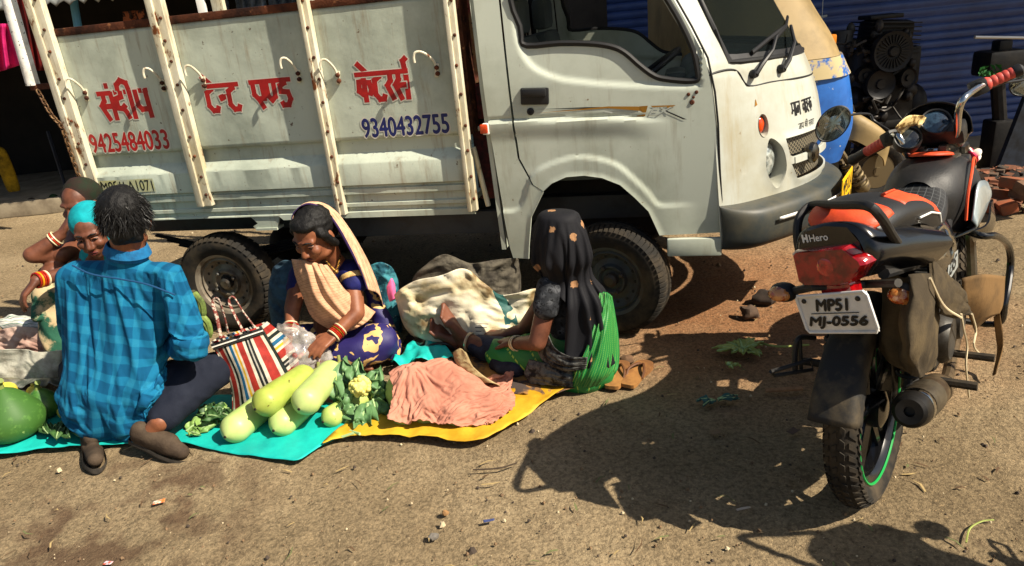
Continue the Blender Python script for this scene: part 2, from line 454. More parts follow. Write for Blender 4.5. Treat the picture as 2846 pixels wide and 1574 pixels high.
for y in ys:
    for x in xs:
        z = 0.0
        if -6 <= x <= 6 and 0 <= y <= 9:
            z = -.012 + .018 * noise.noise(Vector((x * 1.3, y * 1.3, 0))) + .009 * noise.noise(Vector((x * 4.5, y * 4.5, 3))) + .005 * noise.noise(Vector((x * 11, y * 11, 9)))
            z += .006 * noise.noise(Vector((x * 22, y * 26, 1))) - .010 * max(0, noise.noise(Vector((x * 6.5, y * 5, 7))) - .15)
            z = min(z, 0.004)
        vs.append((x, y, z))
k = len(xs)
g.add(vs, [(j * k + i, j * k + i + 1, (j + 1) * k + i + 1, (j + 1) * k + i) for j in range(len(ys) - 1) for i in range(k - 1)])
tag(g.build('ground', gm, None, 180), 'bare trampled brown dirt ground scattered with grit', 'ground', None, 'structure')
# grit and pebbles
gs = MB(); rnd = random.Random(3)
for i in range(5200):
    y = 1.2 + 5.2 * rnd.random() ** 1.8; x = (rnd.random() * 2 - 1) * (.9 + y * .85)
    r = .0018 + .006 * rnd.random() ** 4
    if y > 3.2: r *= 1.5
    if rnd.random() < .004: r = .010 + .008 * rnd.random()
    q = [Vector((rnd.uniform(-1, 1), rnd.uniform(-1, 1), rnd.uniform(-.2, .9))) for _ in range(2)]
    vs = [Vector((math.cos(a) * r * rnd.uniform(.7, 1.3), math.sin(a) * r * rnd.uniform(.6, 1.2), -r * .3)) for a in (0, 1.3, 2.5, 3.8, 5.0)]
    vs += [Vector((math.cos(a) * r * rnd.uniform(.3, .7), math.sin(a) * r * rnd.uniform(.3, .7), r * rnd.uniform(.45, .9))) for a in (.4, 2.4, 4.4)]
    fs = [(0, 1, 5), (1, 2, 6), (1, 6, 5), (2, 3, 6), (3, 4, 7), (3, 7, 6), (4, 0, 5), (4, 5, 7), (5, 6, 7)]
    gs.add([(p.x + x, p.y + y, p.z - .004) for p in vs], fs, rnd.choice([0, 0, 0, 1, 1, 2]))
tag(gs.build('gravel', [M('grit_brown', (122, 98, 70), .9, col2=(90, 70, 52), scale=60), M('grit_dark', (60, 50, 42), .9), M('grit_pale', (176, 160, 130), .9)], None, 0), 'loose grit and small pebbles scattered over the dirt', 'gravel', None, 'stuff')
# ------------------------------------------------------------------ what stands behind
RUBR = M('tyre_rubber', (34, 32, 29), .85, 0, (74, 64, 50), 7, .42, .68, .25, 70, .25); WHITE = M('white_paint', (222, 220, 214), .5); BLACK = M('black_plastic', (22, 22, 24), .5, 0, (40, 38, 36), 6, .5, .8)
def wthing(name, label, cat, loc, group=None):
    return thing(name, label, cat, loc, 0, group)
def wb(mb, name, mats, parent, **k):     # world-placed part under a thing
    root = parent
    while root.parent: root = root.parent
    l = Vector(root.location); mb.v = [tuple(Vector(v) - l) for v in mb.v]
    return mb.build(name, mats, parent, **k)
SHUT = M('shutter_blue', (48, 72, 128), .42, 0, (34, 52, 98), 3, .4, .7, .1, 40, .5, col3=(70, 80, 110), scale3=60, lo3=.70, hi3=.76)
DARKW = M('shop_wall', (56, 50, 44), .9, 0, (34, 30, 28), 3, .4, .65, .3, 30)
CONC = M('concrete', (150, 138, 116), .9, 0, (116, 104, 86), 5, .4, .65, .3, 40)
TIN = M('tin_sheet', (142, 146, 142), .5, .4, (98, 92, 82), 4, .42, .65, .1, 30)
sh = wthing('shuttered_shop', 'dark blue ribbed roller shutter of a shaded shop behind the motorcycle', 'shop', (4.6, 6.3, 0))
m = MB(); vs = []; nz_ = 330; xs_ = (1.0, 8.4)
for i in range(nz_):
    z = .0 + 2.75 * i / (nz_ - 1); ph = (z / .068) % 1.0; y = 6.22 - .016 * abs(math.sin(math.pi * ph)) ** .6 + (.004 if ph < .06 else 0)
    for x in xs_: vs.append((x, y, z))
m.add(vs, [(2 * i, 2 * i + 1, 2 * i + 3, 2 * i + 2) for i in range(nz_ - 1)]); wb(m, 'shutter', SHUT, sh, smooth=50)
m = MB(); m.box((4.7, 6.45, 3.0), (7.8, .3, .6)); m.box((.85, 6.45, 1.6), (.3, .5, 3.2)); m.box((8.55, 6.45, 1.6), (.3, .5, 3.2)); wb(m, 'wall', DARKW, sh)
m = MB(); m.box((4.6, 5.35, 2.80), (8.2, 1.95, .10)); wb(m, 'awning', TIN, sh)  # unseen overhang added above the view, sized to keep the shutter in shade
m = MB(); m.box((4.7, 6.0, .045), (7.6, .42, .11)); wb(m, 'step', CONC, sh)
# left shop: deep dark front with goods
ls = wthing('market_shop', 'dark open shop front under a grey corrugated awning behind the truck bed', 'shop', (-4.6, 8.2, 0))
m = MB(); m.box((-3.6, 9.6, 1.6), (9.5, .2, 3.2)); m.box((-8.3, 8.6, 1.6), (.2, 2.2, 3.2)); m.box((.9, 8.8, 1.6), (.2, 1.8, 3.2)); wb(m, 'wall', M('dark_wall', (30, 27, 24), .95, 0, (18, 16, 15), 3), ls)  # near-black wall material, slightly mottled
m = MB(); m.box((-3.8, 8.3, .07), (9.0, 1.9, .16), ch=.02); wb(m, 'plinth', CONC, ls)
m = MB(); vs = []; n_ = 240
for i in range(n_):
    x = -8.4 + 9.4 * i / (n_ - 1); z = .024 * math.sin(x * 2 * math.pi / .115) + .02 * noise.noise(Vector((x * 2, 0, 0)))
    vs += [(x, 6.55 + .05 * noise.noise(Vector((x * 1.5, 4, 0))), 1.93 + z), (x, 6.56, 1.965 + z), (x, 9.7, 2.75 + z)]
m.add(vs, [(3 * i + a, 3 * i + 3 + a, 3 * i + 4 + a, 3 * i + 1 + a) for i in range(n_ - 1) for a in (0, 1)]); wb(m, 'awning', TIN, ls, smooth=60, solid=.004)
m = MB()
for x in (-6.6, -2.3, .4): m.tube([(x, 6.7, 0), (x, 6.7, 1.98)], .03, 10)
wb(m, 'awning_post', M('weathered_pole', (150, 140, 120), .7, 0, (90, 80, 66), 9), ls)
p0, p1 = P(188, 20, 6.9), P(200, 90, 6.9); m = MB(); m.tube([p0 + (p0 - p1) * .5, p0, p1, (p1.x, p1.y, 0)], .035, 10); tag(m.build('blue_pole', M('sky_blue_paint', (86, 150, 190), .5)), 'thin sky-blue pole standing in the dark shop front', 'pole')
def hang(name, label, cat, corners, Y, mat, wav=.05, n=9):
    (ax, ay), (bx, by), (cx, cy), (dx_, dy) = corners     # top left, top right, bottom right, bottom left
    rows = []
    for i in range(5):
        f = i / 4; l = Vector((ax + (dx_ - ax) * f, ay + (dy - ay) * f, 0)); r = Vector((bx + (cx - bx) * f, by + (cy - by) * f, 0)); row = []
        for j in range(n):
            q = l + (r - l) * (j / (n - 1)); row.append(P(q.x, q.y, Y + wav * math.sin(j * 2.4 + i * .3)))
        rows.append(row)
    m = MB(); m.loft(rows, 40, 12); return tag(m.build(name, mat, None, 180, solid=.004), label, cat)
cl = lambda nm, c, c2_: M(nm, c, .85, 0, c2_, 8, .42, .66, .3, 80, .15)
hang('hanging_cloth', 'bright magenta cloth hanging at the far left shop front', 'cloth', ((-30, 60), (28, 60), (62, 160), (-30, 190)), 5.6, cl('magenta_cloth', (196, 40, 104), (150, 22, 80)))
hang('hanging_cloth', 'dark maroon cloth hanging beside the white tailgate pipe', 'cloth', ((38, -20), (92, -20), (128, 178), (78, 178)), 6.2, cl('maroon_cloth', (96, 20, 18), (60, 12, 12)), .03)
hang('printed_cloth', 'orange brown printed cloth hanging behind the first bed panel', 'cloth', ((308, 30), (388, 22), (392, 72), (312, 78)), 7.0, M('print_cloth', (150, 84, 52), .85, 0, (40, 24, 20), 14, .5, .53), .02)
for i, (c, lb, col) in enumerate(((((530, -10), (575, -10), (580, 60), (545, 60)), 'grey-blue plastic sheet hanging left of the white post', (104, 116, 138)), (((590, -10), (668, -10), (676, 55), (600, 58)), 'pale blue-grey sheet hung just right of the white post', (120, 134, 154)), (((672, -10), (742, -10), (748, 40), (684, 46)), 'dull slate sheet hung nearest the third bed post', (84, 96, 112)), (((880, -10), (1090, -16), (1096, 6), (890, 18)), 'dark violet sheet hanging behind the third bed panel', (70, 56, 84)))):
    hang('plastic_sheet', lb, 'sheet', c, 6.9, cl('sheet_%d' % i, col, tuple(int(k * .6) for k in col)), .03)
p0, p1 = P(500, -30, 6.6), P(512, 50, 6.6); m = MB(); m.box((p0 + p1) / 2, (.07, .04, (p0 - p1).length * 2.2), ch=.006); m.tube([(p1.x, p1.y, 0), p0], .02, 8); tag(m.build('white_post', WHITE if 'WHITE' in globals() else M('white_paint', (222, 220, 214), .5)), 'short white post under the shop awning behind the second bed panel', 'post')
def sack(x0, y0, x1, y1, Y, col, lb, seed, name='sack', cat='sack', group=None):
    a = P(x0, y0, Y); b = P(x1, y1, Y); zb = min(a.z, b.z); w = abs(b.x - a.x) / 2; h = abs(a.z - b.z); c = Vector(((a.x + b.x) / 2, Y, 0)); m = MB(); rows = []
    for t, k in ((0, .8), (.1, 1.0), (.5, 1.06), (.85, .9), (.96, .62), (1.0, .2)):
        rows.append([c + Vector((w * k * math.cos(q * .6283) * (1 + .1 * noise.noise(Vector((q * 1.7, t * 4, seed)))), .6 * w * k * math.sin(q * .6283), zb + h * t)) for q in range(10)])
    m.loft(rows, 24, 16, closed=True); o = m.build(name, M('sack_%s' % seed, col, .85, 0, tuple(int(k * .55) for k in col), 7, .42, .64, .4, 90, .2), None, 180)
    return tag(o, lb, cat, None, group)
sack(-20, 372, 52, 480, 7.6, (150, 120, 20), 'mustard yellow bag stacked at the left shop edge', 11)
sack(-30, 505, 22, 572, 7.45, (50, 58, 70), 'slate blue sack at the far left shop plinth', 12)
sack(18, 508, 62, 580, 7.40, (104, 92, 72), 'beige sack second along the shop plinth', 13)
sack(60, 500, 120, 570, 7.45, (70, 60, 50), 'brown sack third along the shop plinth', 14)
sack(118, 490, 172, 565, 7.45, (46, 66, 40), 'olive green sack nearest the truck tail on the plinth', 15)
m = MB(); a = P(118, 330, 7.5); b = P(196, 560, 7.5); m.box((a + b) / 2, (abs(b.x - a.x), .05, abs(a.z - b.z)), ch=.01); tag(m.build('shop_panel', M('navy_panel', (34, 42, 58), .6, 0, (22, 26, 36), 5)), 'dark navy panel leaning in the shop behind the chain', 'panel')
# auto rickshaw nosing out behind the truck
arw = wthing('auto_rickshaw', 'blue and tan auto rickshaw nosing out behind the white truck', 'rickshaw', (1.9, 4.9, 0))
TANP = M('tan_hood', (146, 124, 82), .6, 0, (118, 100, 64), 5, .42, .66, .12, 30)
AZUL = M('rickshaw_blue', (40, 98, 176), .4, 0, (30, 74, 140), 5, .45, .7, col3=(190, 186, 170), scale3=20, lo3=.66, hi3=.69)
Yr = 4.9
def silh(pts): return [P(x, y, Yr) for x, y in pts]
nose_pts = [(1985, -60), (2028, 20), (2062, 80), (2080, 128), (2094, 160), (2100, 172), (2104, 200), (2110, 250), (2108, 300)]
sl = silh(nose_pts); m1 = MB(); m2 = MB(); m3 = MB()
def ring(p, hw, back): return [Vector((back, Yr - hw, p.z)), Vector((p.x - .34, Yr - hw, p.z)), Vector((p.x - .12, Yr - hw * .80, p.z)), Vector((p.x, Yr, p.z)), Vector((p.x - .12, Yr + hw * .80, p.z)), Vector((p.x - .34, Yr + hw, p.z)), Vector((back, Yr + hw, p.z))]
m1.loft([ring(p, .40 + .04 * i, 1.55) for i, p in enumerate(sl[:4])], 30, 12); hd_ = wb(m1, 'hood', TANP, arw, smooth=60, solid=.01)
m2.loft([ring(p, .53, 1.55) for p in sl[3:6]], 30, 8); wb(m2, 'belt_band', M('band_cream', (176, 160, 120), .5, 0, (40, 90, 160), 6, .5, .55), arw, smooth=60, solid=.02)
m3.loft([ring(p, .52, 1.55) for p in sl[5:]] + [[Vector((q.x - .05, q.y, .42)) for q in ring(sl[-1], .5, 1.55)]], 30, 16); bd = wb(m3, 'body', AZUL, arw, smooth=60, solid=.01)
m = MB(); m.box((1.40, Yr, 1.05), (.5, 1.04, 1.3), ch=.08); wb(m, 'cabin', TANP, arw)
for yv in (-.30,):
    hp = P(2055, 222, Yr - .42); m = MB(); m.lathe([(.0, .03), (.05, .022), (.062, .0), (.075, -.005), (.08, -.05)], 24, orient((.75, -.66, 0), (0, 0, 1), hp), sy=1.25); lo = wb(m, 'headlight', M('lamp_dusty', (170, 158, 130), .25, .2, (110, 100, 80), 20), arw)
    m = MB(); m.lathe([(.078, -.02), (.10, -.01), (.10, -.05)], 24, orient((.75, -.66, 0), (0, 0, 1), hp), sy=1.25, cap=False); wb(m, 'rim', TANP, lo)
m = MB(); m.box(P(2118, 225, Yr - .15), (.03, .02, .20), ch=.006); m.box(P(2090, 100, Yr - .30), (.06, .04, .06), ch=.01); wb(m, 'side_marker', M('orange_reflector', (200, 120, 30), .3), arw)
m = MB(); g0 = P(2130, 300, Yr - .1); rows = []
for (x, y, w) in ((2118, 292, .05), (2140, 284, .10), (2172, 300, .12), (2208, 326, .11), (2222, 352, .07)):
    t = P(x, y, Yr); rows.append([t + Vector((-.02, -w, -.17)), t + Vector((0, -w, -.03)), t, t + Vector((0, w, -.03)), t + Vector((-.02, w, -.17))])
m.loft(rows, 20, 20); wb(m, 'mudguard', TANP, arw, smooth=60, solid=.01)
wc = P(2198, 440, Yr); wc.z = .22; A = orient((0, -1, 0), (1, 0, 0), wc)
m = MB(); m.lathe([(.12, .04), (.14, .055), (.18, .058), (.21, .04), (.22, 0), (.21, -.04), (.18, -.058), (.14, -.055), (.12, -.04)], 40, A, cap=False); wo = wb(m, 'wheel', RUBR if 'RUBR' in globals() else M('tyre_rubber', (34, 32, 29), .85, 0, (74, 64, 50), 7, .42, .68, .25, 70, .25), arw)
m = MB(); m.lathe([(0, .05), (.03, .05), (.035, .02), (.10, .015), (.12, .045)], 30, A); wb(m, 'rim', M('dull_steel2', (110, 96, 70), .5, .6), wo)
m = MB(); s0, s1 = P(2128, 400, Yr - .12), P(2170, 470, Yr - .12); d = s1 - s0
cs_ = [s0 + d * (q / 72) + orient(d).to_3x3() @ Vector((.045 * math.cos(q * .55), .045 * math.sin(q * .55), 0)) for q in range(72)]; m.tube(cs_, .011, 6); m.tube([s0 - d * .3, s1], .018, 8); m.ball(s1, .05); wb(m, 'suspension_spring', M('spring_grime', (120, 104, 72), .6, .4, (60, 48, 36), 20), arw)
m = MB(); m.tube([P(2080, 420, Yr), P(2150, 480, Yr), wc], .03, 8); m.tube([P(2060, 500, Yr), P(2120, 490, Yr - .1)], .02, 8); m.tube(curve([P(2115, 300, Yr - .15), P(2125, 268, Yr - .15), P(2140, 264, Yr - .15), P(2146, 280, Yr - .15)], 14), .012, 6); wb(m, 'fork', M('black_plastic', (22, 22, 24), .5) if 'BLACK' not in globals() else BLACK, arw)
# scrap engine on a stand before the shutter
GRIME = M('oily_iron', (22, 22, 23), .5, .4, (40, 37, 34), 9, .45, .68, .3, 40, .4)
Ye = 5.55; eg = wthing('diesel_engine', 'oily black diesel engine with a finned fan standing before the shutter', 'engine', (P(2215, 200, Ye).x, Ye, 0))
def EP(x, y, d=0.0): return P(x, y, Ye - d)
m = MB(); a, b = EP(2130, 150), EP(2300, 320); m.box((a + b) / 2, (abs(b.x - a.x) * .62, .34, abs(a.z - b.z)), ch=.07); m.ball(EP(2140, 250), (.10, .16, .14)); m.ball(EP(2285, 260), (.12, .16, .16)); m.lathe([(0, .2), (.11, .18), (.12, -.1), (0, -.12)], 16, Matrix.Translation(EP(2160, 190)))
a, b = EP(2190, 130), EP(2285, 200); m.box((a + b) / 2, (abs(b.x - a.x), .3, abs(a.z - b.z) * 1.2), ch=.03); wb(m, 'block', GRIME, eg)
m = MB(); a, b = EP(2166, 46), EP(2284, 130); m.box((a + b) / 2, (abs(b.x - a.x) * .84, .26, abs(a.z - b.z) * .8), ch=.05, rot=Matrix.Rotation(R(5), 3, 'Y')); m.box(EP(2215, 42), (.25, .2, .03), ch=.01)
for k in range(8): m.box((a + b) / 2 + Vector((0, 0, (k - 4) * .030)), (abs(b.x - a.x) * .98, .32, .008), rot=Matrix.Rotation(R(5), 3, 'Y'))
wb(m, 'cylinder_head', GRIME, eg)
m = MB(); c = EP(2245, 130, .26); A = orient((0, -1, 0), (1, 0, 0), c); m.lathe([(0, .03), (.03, .03), (.04, .01), (.12, .012), (.142, .02), (.148, 0), (.145, -.04)], 36, A)
for k in range(26): an = k * 2 * math.pi / 26; m.box(A @ Vector((.085 * math.cos(an), .085 * math.sin(an), .016)), (.062, .012, .008), rot=Matrix.Rotation(-an, 3, 'Y'))
wb(m, 'fan_flywheel', GRIME, eg)
m = MB()
for x, y, r in ((2214, 212, .105), (2176, 190, .06), (2282, 196, .07)):
    c = EP(x, y, .24 if r > .1 else .20); m.lathe([(0, .02), (r * .3, .02), (r * .35, .005), (r * .85, .008), (r, .02), (r * 1.05, 0), (r * .95, -.02), (r, -.05)], 30, orient((.25 if r == .07 else 0, -1, 0), (1, 0, 0), c))
wb(m, 'pulley', GRIME, eg)
m = MB(); c = EP(2118, 112, .05); m.lathe([(0, .1), (.07, .1), (.075, .08), (.075, -.06), (.05, -.08), (0, -.08)], 20, Matrix.Translation(c)); m.tube([c, EP(2170, 105)], .025, 8); m.ball(EP(2140, 75, .05), (.03, .03, .05)); wb(m, 'air_filter', M('grey_filter', (40, 42, 42), .6, 0, (24, 24, 24), 12), eg)
m = MB()
for x in (2150, 2290):
    t = EP(x, 310); m.box((t.x, Ye - .1, t.z / 2), (.06, .06, t.z), ch=.005); m.box((t.x, Ye + .12, t.z / 2), (.06, .06, t.z), ch=.005)
a, b = EP(2120, 312), EP(2320, 312); m.box(((a.x + b.x) / 2, Ye, a.z), (abs(b.x - a.x), .42, .05), ch=.008); wb(m, 'stand', GRIME, eg)
re_ = random.Random(31); m = MB()
for k in range(16):
    x0_, y0_ = re_.uniform(2130, 2300), re_.uniform(60, 300); pts_ = [EP(x0_, y0_, .18)]
    for j in range(3): x0_ += re_.uniform(-30, 30); y0_ += re_.uniform(-12, 40); pts_.append(EP(x0_, y0_, .20 + .08 * re_.random()))
    m.tube(curve(pts_, 14), re_.uniform(.006, .016), 6)
for k in range(22): m.ball(EP(re_.uniform(2130, 2300), re_.uniform(50, 310), .17 + .03 * re_.random()), (re_.uniform(.02, .05), .03, re_.uniform(.02, .06)), 0, 8, 6)
wb(m, 'pipework', M('grimy_pipe', (46, 42, 38), .5, .5, (24, 22, 20), 14), eg, smooth=40)
# second workshop machine, bar and small green rag
Yp = 5.3; pr = wthing('workshop_machine', 'black column machine with a pale steel bar across its head', 'machine', (P(2520, 300, Yp).x, Yp, 0))
c = P(2515, 300, Yp); m = MB(); m.box((c.x, Yp, c.z * .5), (.16, .16, c.z), ch=.02); t = P(2505, 135, Yp); m.tube([c, t], .05, 10); wb(m, 'column', GRIME, pr)
m = MB(); a, b = P(2470, 130, Yp), P(2555, 185, Yp); m.box((a + b) / 2, (abs(b.x - a.x), .22, abs(a.z - b.z)), ch=.03); m.box(P(2520, 118, Yp), (.10, .10, .10), ch=.02); wb(m, 'head', GRIME, pr)
m = MB(); m.tube([P(2452, 94, Yp - .05), P(2620, 96, Yp - .05)], .012, 8); wb(m, 'steel_bar', M('bright_bar', (190, 190, 186), .4, .6), pr)
m = MB(); a = P(2540, 330, Yp - .3); m.poly([(-.10, 0), (.14, 0), (.10, .62), (.05, .62)], .04, lambda x, z, d: Vector((a.x + x, Yp - .3 - d, z))); tag(m.build('leaning_plate', M('plate_bluegrey', (44, 52, 64), .5, .4, (26, 28, 32), 8)), 'tall blue-grey steel plate leaning against the column machine', 'plate')
m = MB(); rg = random.Random(4); c = P(2488, 180, Yp - .15)
for k in range(26):
    d = Vector((rg.uniform(-1, 1), rg.uniform(-.6, .6), rg.uniform(-.4, .5))); q = c + d * .07; u_ = orient(Vector((rg.uniform(-1, 1), rg.uniform(-1, 1), rg.uniform(-.3, 1)))).to_3x3()
    m.add([q + u_ @ Vector(p) for p in ((-.022, 0, 0), (0, -.012, .01), (.03, 0, 0), (0, .012, .01))], [(0, 1, 2, 3)])
m.tube([c + Vector((0, 0, -.12)), c], .006, 6); tag(m.build('green_sprig', M('green_leaf', (36, 110, 40), .6, 0, (24, 78, 30), 20)), 'small green leafy sprig stuck on the dark column machine', 'plant')
m = MB(); a, b = P(2040, 48, 5.9), P(2080, 40, 5.9); m.tube([a, b], .010, 6); m.tube([P(2068, 44, 5.9), P(2064, 115, 5.9)], .004, 5); m.tube([P(2068, 44, 5.9), (b.x - .05, 5.9, 2.76)], .003, 5); tag(m.build('hanging_hook', M('pale_wire', (170, 172, 168), .5)), 'thin pale hook and string hanging before the blue shutter', 'hook')
# broken bricks at the right edge
rb = random.Random(12); BR = M('broken_brick', (150, 84, 56), .9, 0, (112, 84, 66), 7, .42, .62, .4, 50, .2); BR2 = M('old_brick', (118, 92, 74), .9, 0, (84, 64, 52), 7, .42, .62, .4, 50, .2)
blb = ['broken red brick at the top of the rubble heap', 'broken brick lying left of the rubble heap', 'dusty brick half buried in the rubble heap', 'orange brick on the right of the rubble heap', 'flat grey brick at the foot of the rubble heap', 'chipped brick in the middle of the rubble heap', 'small brick end below the rubble heap']
for i, (x, y, z) in enumerate(((2555, 462, .16), (2470, 478, .05), (2510, 490, .06), (2580, 490, .10), (2530, 520, .035), (2600, 470, .2), (2475, 515, .03))):
    c = G(x, y, z); m = MB(); m.box((0, 0, 0), (.21 * rb.uniform(.6, 1), .10, .07), ch=.012, rot=Matrix.Rotation(rb.uniform(0, 3), 3, 'Z') @ Matrix.Rotation(rb.uniform(-.4, .4), 3, 'X'))
    m.v = [tuple(Vector(v) + c + Vector((noise.noise(Vector(v) * 30), noise.noise(Vector(v) * 33), noise.noise(Vector(v) * 37))) * .006) for v in m.v]
    tag(m.build('brick', BR if i % 2 == 0 else BR2, None, 30), blb[i], 'brick', 'broken bricks on the rubble heap')
m = MB(); c = G(2545, 500, 0)
for i in range(900):
    a = rb.uniform(0, 6.28); q = rb.random() ** .6; x, y = c.x + .1 + q * .95 * math.cos(a), c.y + .25 + q * .55 * math.sin(a); hz = .15 * max(0, 1 - q) ** 1.2; r = rb.uniform(.012, .035)
    m.box((x, y, hz), (r * 2, r * 1.5, r), rb.choice([0, 0, 1, 2]), Matrix.Rotation(rb.uniform(0, 3), 3, 'Z') @ Matrix.Rotation(rb.uniform(-.6, .6), 3, 'X'))
tag(m.build('rubble', [M('rubble_red', (128, 78, 54), .9, col2=(96, 64, 46), scale=20), M('rubble_brown', (84, 66, 52), .9), M('rubble_dark', (44, 38, 34), .9)], None, 0), 'heap of crushed brick rubble before the blue shutter', 'rubble', None, 'stuff')
# ------------------------------------------------------------------ lettering
GLY = {
 'sa': (.68, [[(.22, 1), (.22, .70), (.05, .52), (.30, 0)], [(.10, .50), (.56, .50)], [(.58, 1), (.58, 0)]]),
 'dot': (0, [[(-.30, 1.20), (-.12, 1.20)]]),
 'da': (.58, [[(.34, 1), (.34, .80), (.10, .74), (.09, .42), (.32, .38), (.40, .28), (.50, .02)], [(.26, .38), (.46, .52)]]),
 'ii': (.30, [[(.16, 1), (.16, 0)], [(.16, 1), (.12, 1.24), (-.10, 1.34), (-.30, 1.20), (-.32, 1)]]),
 'aa': (.28, [[(.14, 1), (.14, 0)]]),
 'pa': (.66, [[(.12, 1), (.12, .46), (.24, .32), (.52, .32)], [(.56, 1), (.56, 0)]]),
 'tta': (.62, [[(.34, 1), (.34, .84), (.12, .72), (.10, .26), (.26, .08), (.46, .08), (.54, .24)]]),
 'e': (0, [[(-.22, 1.0), (-.62, 1.34)]]),
 'nh': (.40, [[(.06, .46), (.20, .54), (.44, .54)], [(.10, .62), (.16, .40)]]),
 'ea': (.62, [[(.12, 1), (.12, .52), (.28, .34), (.46, .0)], [(.52, 1), (.52, .36), (.26, .36)]]),
 'nnh': (.56, [[(.10, 1), (.10, .44), (.24, .28), (.40, .40), (.42, 1)]]),
 'dda': (.60, [[(.32, 1), (.32, .84), (.12, .76), (.12, .56), (.42, .52), (.48, .28), (.36, .08), (.14, .08), (.08, .22)]]),
 'ka': (.74, [[(.36, 1), (.36, 0)], [(.36, .72), (.12, .70), (.08, .40), (.22, .30), (.36, .50)], [(.36, .68), (.60, .66), (.66, .42), (.56, .22)]]),
 'ra': (.40, [[(.24, 1), (.24, .68), (.08, .52), (.32, .02)]]),
 'reph': (0, [[(-.12, 1.0), (-.16, 1.28), (.02, 1.40)]]),
 'ma': (.62, [[(.12, 1), (.12, .42), (.02, .30), (.16, .22)], [(.12, .42), (.50, .42)], [(.52, 1), (.52, 0)]]),
 'la': (.70, [[(.10, .16), (.06, .50), (.22, .66), (.32, .50), (.30, .16)], [(.32, .55), (.44, .66), (.58, .66)], [(.60, 1), (.60, 0)]]),
 'va': (.60, [[(.46, .70), (.16, .66), (.10, .40), (.26, .26), (.46, .44)], [(.50, 1), (.50, 0)]]),
 'ha': (.60, [[(.30, 1), (.30, .80), (.10, .72), (.40, .56), (.16, .40), (.12, .22), (.30, .12), (.46, 0)]]),
 'ja': (.62, [[(.08, .30), (.20, .16), (.30, .34), (.30, .56), (.50, .56)], [(.52, 1), (.52, 0)]]),
 'bha': (.6, [[(.1, .9), (.2, .5), (.05, .4), (.48, .4)], [(.5, 1), (.5, 0)]]),
 'sp': (.42, []),
}
def word(mb, names, x0, z0, x1, z1, fn, w=.17, mi=0, grow=0.0, shear=0.0, lift=0.0):
    tot = sum(GLY[g][0] for g in names); sx = (x1 - x0) / tot; sz = (z1 - z0)
    k = [0]
    def stroke(pl, ww):
        for i in range(len(pl) - 1):
            a = Vector((pl[i][0] * sx, pl[i][1] * sz)); b = Vector((pl[i + 1][0] * sx, pl[i + 1][1] * sz))
            d = (b - a); d.normalize(); nn = Vector((-d.y, d.x)); e = ww * .42 + grow
            a2 = a - d * (e if i > 0 else grow); b2 = b + d * (e if i < len(pl) - 2 else grow); h = ww / 2 + grow
            k[0] += 1; lf = lift + k[0] * .00003
            q = [a2 + nn * h, a2 - nn * h, b2 - nn * h, b2 + nn * h]
            mb.add([fn(x0 + p.x + shear * p.y, z0 + p.y, lf) for p in q], [(0, 1, 2, 3)], mi)
    x = 0; start = None; wd = w * sz
    def flush(a, b):
        stroke([((a - .04), .95), ((b + .02), .95)], wd * .85)
    for g in names:
        adv, st = GLY[g]
        if g == 'sp':
            if start is not None: flush(start, x)
            start = None; x += adv; continue
        if start is None: start = x
        for pl in st: stroke([(p[0] + x, p[1]) for p in pl], wd)
        x += adv
    if start is not None: flush(start, x)
_tx = {}
def text2d(s, bold=0.0, shear=0.0):
    key = (s, bold, shear)
    if key in _tx: return _tx[key]
    cd = bpy.data.curves.new('t', 'FONT'); cd.body = s; cd.size = 1; cd.offset = bold; cd.shear = shear; cd.resolution_u = 4
    o = bpy.data.objects.new('t', cd); C.objects.link(o)
    dg = bpy.context.evaluated_depsgraph_get(); dg.update(); me = bpy.data.meshes.new_from_object(o.evaluated_get(dg))
    v = [(p.co.x, p.co.y) for p in me.vertices]; f = [tuple(p.vertices) for p in me.polygons]
    bpy.data.objects.remove(o); bpy.data.meshes.remove(me)
    xs = [a for a, b in v]; ys = [b for a, b in v]
    _tx[key] = (v, f, min(xs), max(xs), min(ys), max(ys)); return _tx[key]
def text(mb, s, x0, z0, x1, z1, fn, bold=0.02, shear=0.0, mi=0, lift=0.0, jitter=0.0):
    v, f, a, b, c, d = text2d(s, 0.0, shear); q = bold * (z1 - z0) * 1.4
    for k, (ox, oz) in enumerate(((0, 0), (-q, 0), (q, 0), (0, q), (0, -q)) if bold > 0 else ((0, 0),)):
        mb.add([fn(x0 + (p[0] - a) / (b - a) * (x1 - x0) + ox, z0 + (p[1] - c) / (d - c) * (z1 - z0) + oz + jitter * noise.noise(Vector((p[0] * 2, 0, 0))), lift + k * .00005) for p in v], f, mi)

# ------------------------------------------------------------------ the pickup truck
YAW = -0.249639
TRUCK_AT = Vector((0.652484, 3.812274, 0))
truck = thing('pickup_truck', 'white mini cargo truck with red Hindi lettering on its dented side panels', 'truck', TRUCK_AT, YAW)
def P2T(v):                              # world -> truck
    d = Vector(v) - TRUCK_AT; c, s = math.cos(-YAW), math.sin(-YAW)
    return Vector((d.x * c - d.y * s, d.x * s + d.y * c, d.z))
PAINT = M('truck_paint', (188, 194, 180), .38, 0, (160, 166, 150), 2.2, .42, .7, .05, 14, .5, .15, col3=(120, 105, 82), scale3=38, lo3=.67, hi3=.73, streak=((128, 116, 92), 16, .56, .74, .45))
PAINTB = M('bed_paint', (182, 190, 174), .5, 0, (150, 158, 144), 2.5, .45, .68, .16, 9, .4, col3=(84, 62, 44), scale3=34, lo3=.655, hi3=.70, bdist=.02, streak=((126, 100, 70), 22, .54, .74, .6))
PAINTF = M('front_paint', (178, 181, 172), .34, 0, (160, 157, 138), 2.5, .42, .7, .04, 14, .5, .2, col3=(120, 104, 76), scale3=34, lo3=.67, hi3=.73, streak=((150, 132, 92), 14, .54, .74, .5))
